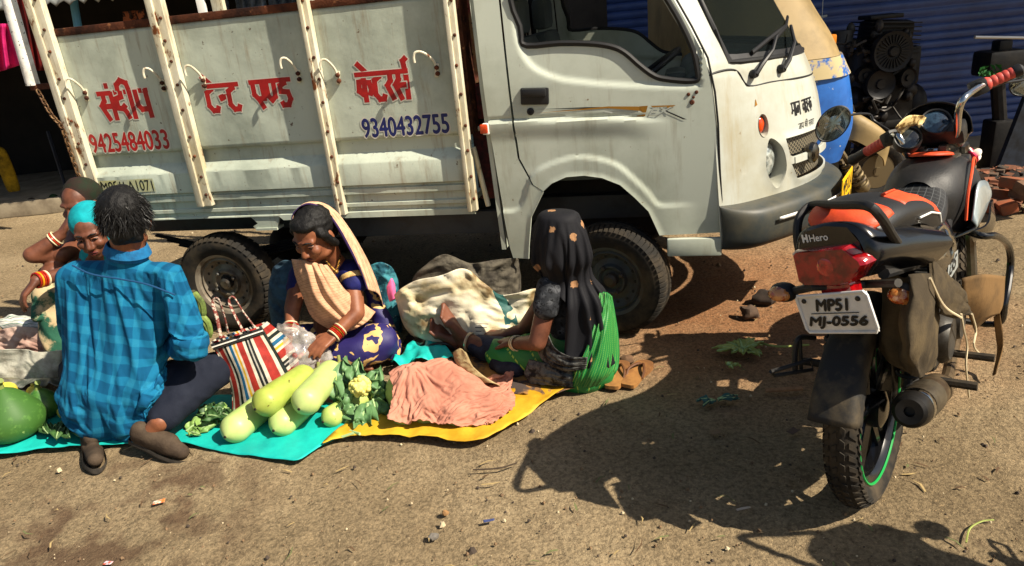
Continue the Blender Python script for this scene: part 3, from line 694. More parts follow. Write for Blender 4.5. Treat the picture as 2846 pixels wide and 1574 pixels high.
POST = M('post_paint', (206, 200, 178), .55, 0, (184, 172, 138), 5, .45, .66, .2, 60, .3, col3=(104, 58, 26), scale3=20, lo3=.60, hi3=.66, stretch=(1, 1, .5), streak=((110, 84, 56), 30, .54, .7, .7))
RUST = M('rusty_steel', (92, 52, 34), .85, 0, (44, 26, 20), 9, .4, .62, .5, 90, .2, col3=(140, 92, 60), scale3=24, lo3=.6, hi3=.7)
PEEL = M('peeling_paint', (140, 76, 72), .85, 0, (150, 120, 84), 9, .46, .54, .5, 60, .2, col3=(40, 20, 18), scale3=32, lo3=.6, hi3=.63)
BLACK = M('black_plastic', (22, 22, 24), .5, 0, (40, 38, 36), 6, .5, .8)
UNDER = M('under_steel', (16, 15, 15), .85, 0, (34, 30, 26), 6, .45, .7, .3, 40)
RAIL = M('chassis_rail', (58, 60, 60), .7, 0, (40, 36, 32), 5, .45, .7, .2, 30)
RUBR = M('tyre_rubber', (34, 32, 29), .85, 0, (74, 64, 50), 7, .42, .68, .25, 70, .25)
SEAL = M('window_rubber', (16, 16, 17), .55)
CABIN = M('cabin_plastic', (84, 92, 88), .7, 0, (60, 66, 64), 3)
BUMP = M('bumper_plastic', (48, 55, 57), .5, 0, (74, 72, 62), 4, .45, .65, .1, 40, .4)
CHROME = M('chrome', (200, 200, 198), .14, 1.0, (150, 148, 140), 12, .5, .8)
STEEL = M('dull_steel', (120, 118, 112), .4, .9, (80, 66, 50), 12, .45, .7)
RED = M('red_paint', (170, 20, 18), .55, 0, (140, 14, 14), 14)
BLUE = M('blue_paint', (24, 34, 96), .55, 0, (18, 24, 74), 14)
INK = M('black_paint', (14, 14, 15), .6)
WHITE = M('white_paint', (222, 220, 214), .5)
GLASS = M('windscreen_glass', (60, 70, 72), .04, 0, trans=.9, spec=.6, ior=1.02)
LENSO = M('amber_lens', (214, 74, 14), .15, 0, (160, 40, 8), 30, coat=.6)
GOLD = M('gold_decal', (150, 104, 30), .4); GREYD = M('grey_decal', (176, 180, 170), .4)

# ---- side of the cab: one traced sheet with pressed creases, door cut out of it
def pdist(p, pl):
    best = 1e9
    for i in range(len(pl) - 1):
        ax, ay = pl[i]; bx, by = pl[i + 1]; dx, dy = bx - ax, by - ay; L2 = dx * dx + dy * dy
        t = max(0, min(1, ((p[0] - ax) * dx + (p[1] - ay) * dy) / L2)) if L2 else 0
        q = math.hypot(p[0] - ax - t * dx, p[1] - ay - t * dy)
        if q < best: best = q
    return best
def inside(p, pl):
    c = False; j = len(pl) - 1
    for i in range(len(pl)):
        if (pl[i][1] > p[1]) != (pl[j][1] > p[1]) and p[0] < (pl[j][0] - pl[i][0]) * (p[1] - pl[i][1]) / (pl[j][1] - pl[i][1]) + pl[i][0]: c = not c
        j = i
    return c
def ss(x): x = max(0.0, min(1.0, x)); return x * x * (3 - 2 * x)
def c2(pts, n, closed=False): return [(v.x, v.y) for v in curve([Vector((p[0], p[1], 0)) for p in pts], n, closed)]
FZ = [.40, .5, .7, .9, 1.0, 1.1, 1.2, 1.8]
FUC = [.49, .49, .475, .462, .455, .443, .43, .082]; FCL = [1.02, 1.02, 1.02, 1.0, .98, .95, .905, .557]
def front(t, z, out=0.0):
    uc = float(np.interp(z, FZ, FUC)); cl = float(np.interp(z, FZ, FCL)); hw = .75 if z < 1.2 else .75 - .1 * (z - 1.2)
    def f(t): return Vector((uc + (cl - uc) * math.sin(max(0, min(math.pi, t))) ** 2.05, -hw * math.cos(t), z))
    p = f(t)
    if out:
        a, b = f(min(t + .03, math.pi)), f(max(t - .03, 0)); d = (a - b).normalized(); p = p + Vector((d.y, -d.x, 0)) * -out if False else p + Vector((-d.y, d.x, 0)) * -out
    return p
ARCH = [(-.392, .40), (-.384, .463), (-.359, .61), (-.291, .729), (-.248, .764), (-.181, .79), (-.101, .793), (-.023, .779), (.054, .744), (.114, .685), (.174, .618), (.226, .496), (.243, .40)]
DOORR = [(-.425, 1.66), (-.419, 1.557), (-.402, 1.051), (-.393, .885), (-.338, .76), (-.291, .729)]
DOORF = [(.226, .502), (.36, .50), (.490, .505), (.492, .55), (.486, .638), (.475, .8), (.466, .99), (.452, 1.12), (.423, 1.257), (.36, 1.384), (.302, 1.489), (.225, 1.62), (.19, 1.66)]
WIN = c2([(-.343, 1.62), (-.346, 1.431), (-.329, 1.362), (-.176, 1.357), (-.042, 1.344), (.045, 1.324), (.095, 1.296), (.145, 1.249), (.202, 1.202), (.252, 1.181), (.353, 1.164), (.392, 1.171), (.395, 1.209), (.374, 1.301), (.326, 1.407), (.278, 1.492), (.215, 1.60), (.17, 1.625)], 60, True)
LEDGE = c2([(-.37, 1.70), (-.362, 1.552), (-.354, 1.39), (-.302, 1.285), (-.198, 1.226), (-.078, 1.199), (.07, 1.177), (.324, 1.152), (.40, 1.15)], 40)
LEDGE_R = LEDGE + [(.40, 1.70)]
FLARE = c2([(-.56, .649), (-.414, .654), (-.343, .801), (-.257, .854), (-.144, .88), (-.05, .872), (.042, .84), (.116, .773), (.176, .707), (.221, .649), (.30, .645), (.44, .645), (.49, .66)], 60)
FLARE_R = FLARE + [(.49, .3), (-.56, .3)]
HCR = [(-.56, 1.058), (-.393, 1.058), (.065, 1.042), (.272, 1.018)]
def side_y(u, z):
    p = (u, z); h = 0.0
    if z > 1.2: h -= .1 * (z - 1.2) ** 1.3
    if z < 1.1: h -= .02 * ((1.1 - z) / .6) ** 2
    d = pdist(p, LEDGE); s = 1 if inside(p, LEDGE_R) else -1
    h -= .012 * ss(.5 + s * d / .022)
    d = pdist(p, FLARE); s = 1 if inside(p, FLARE_R) else -1
    fade = ss((.40 - u) / .18)
    h += .010 * ss(.5 + s * d / .014) * fade
    da = pdist(p, ARCH); h += .005 * ss(1 - da / .02)
    dh = pdist(p, HCR); zz = np.interp(u, [q[0] for q in HCR], [q[1] for q in HCR])
    k = ss((.30 - u) / .25)
    h += (.012 * ss((zz + .004 - z) / .012) * ss((z - (zz - .10)) / .09)) * k
    h -= .006 * ss(1 - abs(z - (zz + .006)) / .012) * k
    return -.75 - h
def sheet(outline, holes, step, fn, drop=None, dens=None):
    pts = []; ed = []
    def loop(pl):
        b = len(pts); out = []
        for i in range(len(pl)):
            a, c = pl[i], pl[(i + 1) % len(pl)]; n = max(1, int(math.hypot(c[0] - a[0], c[1] - a[1]) / step))
            for k in range(n): out.append((a[0] + (c[0] - a[0]) * k / n, a[1] + (c[1] - a[1]) * k / n))
        for p in out: pts.append(Vector(p))
        for i in range(len(out)): ed.append((b + i, b + (i + 1) % len(out)))
    loop(outline)
    for h in holes: loop(h)
    xs = [p[0] for p in outline]; ys = [p[1] for p in outline]
    y = min(ys) + step * .5; row = 0
    while y < max(ys):
        x = min(xs) + step * (.5 if row % 2 else 0)
        while x < max(xs):
            p = (x, y)
            if inside(p, outline) and not any(inside(p, h) for h in holes) and pdist(p, outline + outline[:1]) > step * .45 and all(pdist(p, h + h[:1]) > step * .45 for h in holes): pts.append(Vector(p))
            x += step
        y += step * .87; row += 1
    v, e, f, *_ = delaunay_2d_cdt(pts, ed, [], 0, 1e-6)
    fs = []
    for t in f:
        c = (sum(v[i].x for i in t) / len(t), sum(v[i].y for i in t) / len(t))
        if inside(c, outline) and not any(inside(c, h) for h in holes): fs.append(tuple(t))
    return [fn(p.x, p.y) for p in v], fs
DOOR = DOORR[::1] + ARCH[3:12][::1] + DOORF
def shrink(pl, d):
    n = len(pl); ar = sum(pl[i][0] * pl[(i + 1) % n][1] - pl[(i + 1) % n][0] * pl[i][1] for i in range(n)); sg = 1 if ar > 0 else -1; out = []
    for i in range(n):
        a, b, c = pl[i - 1], pl[i], pl[(i + 1) % n]
        n1 = Vector((-(b[1] - a[1]), b[0] - a[0])); n2 = Vector((-(c[1] - b[1]), c[0] - b[0]))
        m = (n1.normalized() if n1.length else n2.normalized()) + (n2.normalized() if n2.length else n1.normalized())
        if m.length < 1e-6: m = n1
        m.normalize(); out.append((b[0] + m.x * d * sg, b[1] + m.y * d * sg))
    return out
DOOR = [DOOR[i] for i in range(len(DOOR)) if math.hypot(DOOR[i][0] - DOOR[i - 1][0], DOOR[i][1] - DOOR[i - 1][1]) > .004]
DOORI = shrink(DOOR, .004)
SIDE = [(-.555, 1.74), (-.535, 1.568), (-.519, 1.097), (-.491, .64), (-.479, .465), (-.468, .405)] + ARCH[0:4]
SIDE = SIDE + [(-.297, .735), (-.344, .764), (-.399, .886), (-.408, 1.051), (-.425, 1.557), (-.431, 1.668), (.188, 1.668), (.15, 1.74)]
sv, sf = sheet(SIDE, [], .011, lambda u, z: Vector((u, side_y(u, z), z)))
dv, df = sheet(DOORI, [WIN], .0125, lambda u, z: Vector((u, side_y(u, z) - .001, z)))
cab = MB(); cab.add(sv, sf)
mir = lambda vs: [Vector((v.x, -v.y, v.z)) for v in vs]
# front quarter strip between door and nose, roof, rear wall
cab_o = cab.build('cab_side', PAINT, truck, 40, solid=.008, off=-1); MB().add(mir(sv), sf).build('cab_side', PAINT, truck, 40, solid=.008, off=-1)
door_o = MB().add(dv, df).build('door', PAINT, truck, 40, solid=.010, off=-1)
door_2 = MB().add(mir(dv), df).build('door', PAINT, truck, 40, solid=.010, off=-1)
for s in (-1, 1):
    sill = MB(); sill.box((.375, s * .735, .445), (.24, .03, .085), ch=.01); sill.build('sill', PAINT, truck)
s = MB(); s.tube([(p[0], side_y(*p) - .001, p[1]) for p in shrink(WIN, .006)], .0125, 8, closed=True); s.build('window_seal', SEAL, door_o); s = MB()
s.tube([(p[0], -side_y(*p) + .001, p[1]) for p in shrink(WIN, .006)], .0125, 8, closed=True)
s.build('window_seal', SEAL, door_2)
s = MB(); s.tube([(p[0] + .006, side_y(*p) + .003, p[1]) for p in DOORF[2:-1]], .0045, 6); s.build('door_gap', INK, door_o)
h = MB(); h.box((-.297, -.752, 1.155), (.125, .02, .072), ch=.008, rot=Matrix.Rotation(R(3), 3, 'Y')); h.box((-.297, -.765, 1.172), (.108, .03, .036), ch=.01, rot=Matrix.Rotation(R(3), 3, 'Y'))
h.build('handle', BLACK, door_o)
h = MB(); h.lathe([(.0, .0), (.016, 0), (.016, .006), (.008, .008), (.007, .003), (0, .003)], 18, orient((0, -1, 0), (1, 0, 0), (-.321, side_y(-.321, 1.091) + .001, 1.091))); h.build('lock', BLACK, door_o)
h = MB()
for a, b, rr in ((.366, 1.085, .011), (.352, 1.118, .008), (.384, 1.125, .008), (.372, 1.105, .006)):
    h.lathe([(0, 0), (rr, 0), (rr * .6, .004), (0, .004)], 10, orient((0, -1, 0), (1, 0, 0), (a, side_y(a, b) - .001, b)))
h.build('mirror_bolt', RUST, door_o)
def onside(x, z, l): return Vector((x, side_y(x, z) - .0022 - l, z))
d = MB()
d.add([onside(*p, .0002) for p in [(-.30, 1.099), (-.08, 1.094), (.02, 1.089), (.02, 1.082), (-.08, 1.088)]], [(0, 4, 3, 2, 1)], 0)
d.add([onside(*p, .0003) for p in [(-.30, 1.083), (.02, 1.091), (.15, 1.082), (.15, 1.064), (.02, 1.083)]], [(0, 4, 3, 2, 1)], 1)
d.add([onside(*p, .0001) for p in [(.0, 1.076), (.13, 1.063), (.125, 1.042), (.0, 1.068)]], [(0, 3, 2, 1)], 2)
d.add([onside(*p, .0004) for p in [(.150, 1.083), (.185, 1.083), (.172, 1.039), (.137, 1.040)]], [(0, 3, 2, 1)], 1)
d.add([onside(*p, .0005) for p in [(.196, 1.082), (.30, 1.078), (.27, 1.064), (.262, 1.074), (.205, 1.075)]], [(0, 4, 3, 2, 1)], 1)
text(d, 'EX', .188, 1.043, .285, 1.072, onside, .01, .35, 2, .0007)
d.add([onside(*p, .0009) for p in [(.235, 1.066), (.246, 1.066), (.345, 1.016), (.33, 1.017)]], [(0, 3, 2, 1)], 0)
d.build('decal', [INK, GOLD, GREYD], door_o, 0)
# ---- nose: traced holes for windscreen, lamps and grilles
SCL = .62
def ell(t, z, rt, rz, n=28): return [((t + rt * math.cos(2 * math.pi * k / n)) * SCL, z + rz * math.sin(2 * math.pi * k / n)) for k in range(n)]
TT = math.pi * SCL
def mirz(pl): return [(TT - p[0], p[1]) for p in pl][::-1]
HL = [(t * SCL, z) for t, z in c2([(.739, .882), (.70, .835), (.690, .74), (.775, .650), (.862, .723), (.838, .825)], 30, True)]
AMB = ell(.690, .943, .042, .050, 20)
WSB = [(.50, 1.225), (.60, 1.218), (.8, 1.213), (1.1, 1.205), (1.57, 1.20)]
WS = [(t * SCL, z) for t, z in WSB] + [((math.pi - t) * SCL, z) for t, z in WSB[-2::-1]] + [((math.pi - .60) * SCL, 1.66), (.60 * SCL, 1.66), (.56 * SCL, 1.48), (.53 * SCL, 1.357)]
GU = [(.858 * SCL, .865), (.892 * SCL, .785), (.92 * SCL, .775), (1.57 * SCL, .765), (1.57 * SCL, .845)]
GU = GU[:3] + [((math.pi - .92) * SCL, .775), ((math.pi - .892) * SCL, .785), ((math.pi - .858) * SCL, .865)]
GL = [(.905 * SCL, .742), (.955 * SCL, .665), ((math.pi - .955) * SCL, .665), ((math.pi - .905) * SCL, .742)]
NOSE = [(0.02, .455), (TT - .02, .455), (TT - .02, 1.74), (0.02, 1.74)]
HOODL = [(t * SCL, z) for t, z in c2([(.02, 1.19), (.095, 1.187), (.501, 1.195), (.616, 1.121), (.85, 1.116), (1.3, 1.10), (1.57, 1.095)], 60)]
GFR = [(.83 * SCL, .872), (.95 * SCL, .64), (TT - .95 * SCL, .64), (TT - .83 * SCL, .872)]
def fr(a, z):
    o = 0.0
    dh = min(pdist((a, z), HOODL), pdist((TT - a, z), HOODL)); o -= .007 * ss(1 - dh / .012)
    g = pdist((a, z), GFR + GFR[:1]); o += .012 * (ss(.5 + (g if inside((a, z), GFR) else -g) / .02))
    for L in (HL, mirz(HL)):
        q = pdist((a, z), L + L[:1]); o += .006 * ss(1 - q / .02)
    return front(a / SCL, z, o)
nv, nf = sheet(NOSE, [WS, HL, mirz(HL), AMB, mirz(AMB), GU, GL], .021, fr)
nose = MB().add(nv, nf).build('nose', PAINTF, truck, 40, solid=.008, off=-1)
sm_ = MB(); sm_.tube([front(a / SCL, z, -.004) for a, z in HOODL] + [front(math.pi - a / SCL, z, -.004) for a, z in HOODL[-2::-1]], .0045, 6); sm_.build('bonnet_seam', INK, nose)
wsh = MB(); rows = []
for k in range(9):
    rr_ = []
    for q in range(17):
        t = .50 + (math.pi - 1.0) * q / 16; zb = float(np.interp(min(t, math.pi - t), [p[0] for p in WSB], [p[1] for p in WSB])) - .01
        rr_.append(front(t + (.05 if q == 0 else (-.05 if q == 16 else 0)) * k / 8, zb + (1.67 - zb) * k / 8, -.004))
    rows.append(rr_)
wsh.loft(rows, 33, 12); ws_o = wsh.build('windscreen', GLASS, truck, 180)
s = MB(); s.tube([fr(*p) for p in shrink(WS, .004)], .012, 8, closed=True); s.build('windscreen_seal', SEAL, ws_o)
s = MB()
for q in range(24):
    t0, t1 = .52 + (math.pi - 1.04) * q / 24, .52 + (math.pi - 1.04) * (q + 1) / 24
    zz = [float(np.interp(min(t, math.pi - t), [p[0] for p in WSB], [p[1] for p in WSB])) for t in (t0, t1)]
    s.add([front(t0, zz[0] - .002, .002), front(t1, zz[1] - .002, .002), front(t1, zz[1] + .035, .002), front(t0, zz[0] + .035, .002)], [(0, 1, 2, 3)])
s.build('scuttle_band', BLACK, ws_o)
def cup(pl, depth, mb, shr=.75, mi=0):
    cx = sum(p[0] for p in pl) / len(pl); cz = sum(p[1] for p in pl) / len(pl); n = len(pl)
    a = [front(p[0] / SCL, p[1], .003) for p in pl]; b = [front((cx + (p[0] - cx) * shr) / SCL, cz + (p[1] - cz) * shr, -depth) for p in pl]
    mb.add(a + b, [(i, (i + 1) % n, (i + 1) % n + n, i + n) for i in range(n)] + [tuple(range(n, 2 * n))], mi)
    return front(cx / SCL, cz, -depth)
def nose_normal(t): return (front(t, .75, .1) - front(t, .75)).normalized()
for L, tt in ((HL, .77), (mirz(HL), math.pi - .77)):
    c = MB(); cp = cup(L, .075, c, .86); lamp = c.build('headlight', PAINTF, truck, 40)
    nn = (nose_normal(tt) + Vector((.9, 0, 0))).normalized()
    q = MB(); q.lathe([(.088, -.02), (.088, .0), (.078, .010), (.055, .022), (.025, .03), (0, .032)], 28, orient(nn, (0, 0, 1), cp + nn * .026), sy=.8); q.build('lens', M('lamp_glass', (190, 196, 190), .08, .3, (110, 116, 112), 40, .4, .6, spec=.8, coat=1.0), lamp)
    q = MB(); q.tube([orient(nn, (0, 0, 1), cp + nn * .03) @ Vector((.093 * math.cos(a * .2244), .075 * math.sin(a * .2244), 0)) for a in range(28)], .006, 6, closed=True); q.build('rim', SEAL, lamp)
for L, tt in ((AMB, .69), (mirz(AMB), math.pi - .69)):
    c = MB(); cp = cup(L, .03, c, .8); il = c.build('indicator', PAINTF, truck, 40)
    nn = (nose_normal(tt) + Vector((.6, 0, 0))).normalized()
    q = MB(); q.ball(cp + nn * .006, (.02, .03, .040), rot=orient(nn, (0, 0, 1)).to_3x3() @ Matrix.Rotation(R(90), 3, 'Y')); q.build('lens', LENSO, il)
mesh_g = bpy.data.materials.new('grille_mesh'); mesh_g.use_nodes = True; N, L = nt(mesh_g); b = N['Principled BSDF']; b.inputs['Roughness'].default_value = .5
tc, u, v = uvxy(N, L)
w1 = node_math(N, L, 'ABSOLUTE', node_math(N, L, 'SINE', node_math(N, L, 'MULTIPLY', node_math(N, L, 'ADD', u, v), 150)))
w2 = node_math(N, L, 'ABSOLUTE', node_math(N, L, 'SINE', node_math(N, L, 'MULTIPLY', node_math(N, L, 'SUBTRACT', u, v), 150)))
mn = node_math(N, L, 'MINIMUM', w1, w2)
L.new(ramp(N, L, mn, [(0, (120, 112, 92)), (.38, (14, 13, 12))]), b.inputs['Base Color'])
g = MB()
for GG in (GU, GL):
    a0, a1 = min(p[0] for p in GG), max(p[0] for p in GG); z0, z1 = min(p[1] for p in GG), max(p[1] for p in GG)
    vs = []; uv = []; fs = []
    for i in range(31):
        for z in (z0, z1):
            a = a0 + (a1 - a0) * i / 30; vs.append(front(a / SCL, z, -.02)); uv.append((a, z))
    for i in range(30): fs.append((2 * i, 2 * i + 2, 2 * i + 3, 2 * i + 1))
    g.add(vs, fs, 0, uv)
g.build('grille', mesh_g, nose)
e = MB(); en = nose_normal(1.1); ec = front(1.1, .766, .016)
e.lathe([(.0, .030), (.030, .028), (.046, .018), (.05, 0), (.03, -.03), (0, -.03)], 24, orient(en, (0, 0, 1), ec), sy=.72)
e.build('emblem', M('emblem_chrome', (110, 106, 98), .25, 1.0), nose)
bar = MB()
for i in range(16):
    t0, t1 = .93 + .04 * i, .93 + .04 * (i + 1)
    bar.add([front(t0, .742, .016), front(t1, .742, .016), front(t1, .772, .016), front(t0, .772, .016)], [(0, 1, 2, 3)])
bar.build('grille_bar', PAINTF, nose, solid=.02)
lt = MB()
def onnose(x, z, l): return front(x, z, .0018 + l)
word(lt, ['ma', 'aa', 'la', 'sp', 'va', 'aa', 'ha', 'ka'], .955, .950, 1.20, 1.012, onnose, .15)
word(lt, ['ja', 'aa', 'na', 'sp', 'ka', 'ii', 'sp', 'sa', 'va', 'aa', 'ra'] if 'na' in GLY else ['ja', 'aa', 'pa', 'sp', 'ka', 'ii', 'sp', 'sa', 'va', 'aa', 'ra'], 1.005, .885, 1.20, .912, onnose, .13)
lt.build('lettering', INK, nose, 0)
ar = MB(); ar.add([front(.635, 1.03, .0018), front(.66, 1.035, .0018), front(.652, 1.062, .0018)], [(0, 1, 2)]); ar.build('arrow_mark', GOLD, nose, 0)
for t0, z0, t1, z1, t2, z2 in ((.666, 1.165, .713, 1.20, .99, 1.30), (.927, 1.164, .985, 1.20, 1.24, 1.33)):
    w = MB(); a = front(t0, z0, .012); k = front(t1, z1, .035); b_ = front((t1 + t2) / 2, (z1 + z2) / 2, .05); c_ = front(t2, z2, .035)
    w.lathe([(.018, -.012), (.020, .0), (.014, .016), (0, .018)], 14, orient(nose_normal(t0), None, a)); w.tube([a + nose_normal(t0) * .01, k, b_, c_], [.012, .011, .008, .007], 8)
    dd = front(t2 + .30, z2 + .0, .006) - front(t2 - .28, z2 - .06, .006)
    w.tube([front(t2 - .26, z2 - .05, .012), front(t2, z2, .014), front(t2 + .26, z2 + .03, .012)], .007, 6, flat=1.6); w.build('wiper', BLACK, nose)
# bumper
rows = []
for i in range(33):
    t = math.pi * i / 32; k = ss(min(t, math.pi - t) / .55); q = 1 - .0 * k
    zt = .635 - .012 * k; zb = .435 - .02 * k
    rows.append([front(t, zt, -.02 if 0 < i < 32 else 0), front(t, zt - .002, .004 + .02 * k), front(t, zt - .018, .008 + .075 * k), front(t, zt - .06, .010 + .092 * k), front(t, .50, .010 + .088 * k), front(t, zb + .03, .008 + .07 * k), front(t, zb, .0 + .03 * k), front(t, zb + .01, -.05)])
bm_ = MB(); bm_.loft(rows, 24, 65); bump_o = bm_.build('bumper', BUMP, truck, 60)
s = MB()
rows = [[front(t, .562, .105 * ss(t / .55) + .012), front(t, .546, .105 * ss(t / .55) + .012)] for t in np.linspace(.62, 1.5, 20)]
s.loft(rows, 2, 30); s.build('trim_strip', WHITE, bump_o, solid=.003)
pl = MB(); pn = nose_normal(1.33); pc = front(1.31, .535, .125); px_ = Vector((0, 0, 1)).cross(pn)
pl.box((0, 0, 0), (.30, .20, .006), ch=.0025); m4 = orient(pn, px_, pc); pl.v = [tuple(m4 @ Vector(v)) for v in pl.v]
pn_o = pl.build('number_plate', M('yellow_plate', (226, 176, 16), .4), truck)
tx = MB(); fnp = lambda x, z, l: m4 @ Vector((x, z, .0038 + l))
text(tx, 'MP51LA', -.13, .012, .13, .082, fnp, .012); text(tx, '1071', -.13, -.085, .13, -.010, fnp, .012, lift=.0002); tx.build('lettering', INK, pn_o, 0)
# roof, back wall, cabin
rf = MB(); rows = []
for x in (-.56, -.5, -.2, .05, .12, .155):
    z = 1.74 + .075 * (1 - ((x + .25) / .42) ** 2 * .8) if x > -.55 else 1.74
    rows.append([(x, -.688, 1.738), (x, -.66, 1.738 + (z - 1.738) * .6), (x, -.4, z), (x, 0, z + .01), (x, .4, z), (x, .66, 1.738 + (z - 1.738) * .6), (x, .688, 1.738)])
rf.loft(rows, 20, 20); rf.build('roof', PAINT, truck, 60, solid=.01, off=-1)
bw = MB(); win = c2([(.45, 1.25), (.62, 1.27), (.64, 1.5), (.6, 1.66), (0, 1.67), (-.6, 1.66), (-.64, 1.5), (-.62, 1.27), (-.45, 1.25), (0, 1.25)], 40, True)
vs, fs = sheet([(-.735, .45), (.735, .45), (.735, 1.2), (.70, 1.735), (-.70, 1.735), (-.735, 1.2)], [win], .08, lambda y, z: Vector((-.50 - .04 * (z - .5) / 1.2, y, z)))
bw.add(vs, fs); bw_o = bw.build('back_wall', PAINT, truck, 40, solid=.02)
s = MB(); s.tube([(-.515 - .04 * (z - .5) / 1.2, y, z) for y, z in win], .016, 8, closed=True); s.build('window_seal', SEAL, bw_o)
ib = MB()
ib.box((-.0, 0, .78), (.86, 1.36, .04)); ib.box((.36, 0, .85), (.03, 1.3, .6))
for sy_ in (-.345, .345):
    ib.box((-.20, sy_, .90), (.46, .5, .16), ch=.03); ib.box((-.40, sy_, 1.16), (.12, .48, .46), ch=.04, rot=Matrix.Rotation(R(-10), 3, 'Y'))
    ib.box((-.43, sy_, 1.48), (.08, .26, .16), ch=.03)
ib.build('cabin_seats', CABIN, truck)
ib = MB(); rows = []
for y in np.linspace(-.66, .66, 9): rows.append([(.33, y, .9), (.33, y, 1.10), (.37, y, 1.17), (.48, y, 1.185), (.62 if abs(y) < .5 else .5, y, 1.17)])
ib.loft(rows, 14, 14); ib.box((.30, -.36, 1.14), (.08, .22, .08), ch=.02); ib.build('dashboard', CABIN, truck, 50, solid=.01)
sw = MB(); cst = orient((-.55, 0, .83), (0, 1, 0), (.16, -.34, 1.17))
sw.tube([cst @ Vector((.185 * math.cos(a * math.pi / 16), .185 * math.sin(a * math.pi / 16), 0)) for a in range(32)], .013, 8, closed=True)
for a in (20, 160, 270): sw.tube([cst @ Vector((0, 0, -.02)), cst @ Vector((.18 * math.cos(R(a)), .18 * math.sin(R(a)), 0))], .016, 6, flat=.5)
sw.tube([cst @ Vector((0, 0, 0)), cst @ Vector((.05, 0, -.35))], .03, 8); sw.build('steering_wheel', BLACK, truck)
q = MB(); q.box((-.53, -.752, 1.028), (.03, .03, .05), ch=.006); il = q.build('side_indicator', WHITE, truck)
q = MB(); q.box((-.537, -.765, 1.030), (.036, .022, .042), ch=.008); q.build('lens', LENSO, il)
# ---- load bed
PX = [(-2.755, -2.668, .722), (-2.092, -2.012, .726), (-1.325, -1.283, .654), (-.655, -.612, .652)]
bed = MB(); prof = [(1.012, .0), (1.006, -.012), (.945, -.012), (.932, -.004), (.902, .026), (.895, .030), (.800, .030), (.790, .010), (.776, .010), (.772, .022), (.754, .022), (.748, .004), (.706, .004), (.700, .014), (.690, .014), (.684, .0), (.662, .0), (.655, .012), (.630, .012)]
for sgn in (-1, 1):
    vs = []; fs = []; nn_ = 90
    for i in range(nn_):
        x = -2.73 + (2.73 - .63) * i / (nn_ - 1)
        for z, o in prof:
            if x < -1.66 or x > -.62: z = max(z, .652)
            dent = noise.noise(Vector((x * 7, z * 9, sgn * 3))) * .002 + noise.noise(Vector((x * 22, z * 22, 5))) * .0012
            vs.append((x, sgn * (.715 + o + dent), z))
    k = len(prof)
    for i in range(nn_ - 1):
        for j in range(k - 1): fs.append((i * k + j, (i + 1) * k + j, (i + 1) * k + j + 1, i * k + j + 1))
    bed.add(vs, fs)
bed.box((-1.68, 0, .70), (2.10, 1.38, .03)); bed.build('bed_side', PAINTB, truck, 30, solid=.006, off=-1)
def pdent(x, z, sgn=-1): return noise.noise(Vector((x * 4, z * 4, 2 + sgn))) * .003 + noise.noise(Vector((x * 11, z * 11, 8))) * .0013
panels = []
for sgn in (-1, 1):
    for i in range(3):
        pm = MB(); x0, x1 = PX[i][1] - .02, PX[i + 1][0] + .02
        vs = []; fs = []; nx, nz = 40, 34
        for a in range(nx):
            for c in range(nz):
                x = x0 + (x1 - x0) * a / (nx - 1); z = 1.010 + (1.600 - 1.010) * c / (nz - 1)
                zt = z + (.012 * (x + 2.7) / 2 if False else 0)
                dn = pdent(x, z, sgn)
                if i == 2 and sgn < 0: dn += .005 * math.sin(55 * (x + .78 + .6 * (z - 1.2))) * math.exp(-((x + .80) / .05) ** 2 - ((z - 1.22) / .07) ** 2)
                e = min(a, nx - 1 - a, c, nz - 1 - c)
                vs.append((x, sgn * (.728 + dn * min(1, e / 3)), zt))
        for a in range(nx - 1):
            for c in range(nz - 1): fs.append((a * nz + c, (a + 1) * nz + c, (a + 1) * nz + c + 1, a * nz + c + 1))
        pm.add(vs, fs); panels.append(pm.build('side_panel', PAINTB, truck, 180, solid=.004, off=-1))
posts = []
for sgn in (-1, 1):
    for x0, x1, zb in PX:
        p = MB(); zt = 2.25; w = x1 - x0
        p.box(((x0 + x1) / 2, sgn * .748, (zb + zt) / 2), (w, .036, zt - zb), ch=.004)
        p.box((x0 + w * .24, sgn * .770, (zb + zt) / 2), (w * .44, .016, zt - zb), ch=.003)
        po = p.build('post', POST, truck); 
        if sgn < 0:
            z = zb + .06
            while z < 1.85:
                bo = MB(); bo.lathe([(0, .010), (.006, .008), (.008, 0)], 8, orient((0, -1, 0), None, (x0 + w * .72 + random.uniform(-.006, .006), -.766, z))); bo.build('bolt', RUST, po); z += random.uniform(.09, .14)
tr = MB()
for sgn in (-1, 1):
    for i in range(3): tr.box(((PX[i][1] + PX[i + 1][0]) / 2, sgn * .720, 1.618), (PX[i + 1][0] - PX[i][1] + .02, .03, .036), ch=.004)
tr.box((-.615, 0, 1.30), (.02, 1.40, .60)); tr.build('top_rail', RUST, truck)
gp = MB(); gp.box((-.60, -.56, 1.395), (.12, .03, .36)); gp.build('gap_plate', PEEL, truck)
gp = MB(); gp.box((-.595, -.57, 1.13), (.11, .05, .16), ch=.01); gp.box((-.60, -.55, .84), (.10, .03, .36)); gp.build('gap_crate', M('dark_red_crate', (92, 22, 26), .7, 0, (30, 14, 14), 30), truck)
gp = MB(); gp.tube([(-.66, -.62, 1.005), (-.52, -.60, 1.02)], .012, 6); gp.tube([(-.615, -.70, .94), (-.57, -.71, .66)], .012, 6); gp.build('stay_rod', POST, truck)
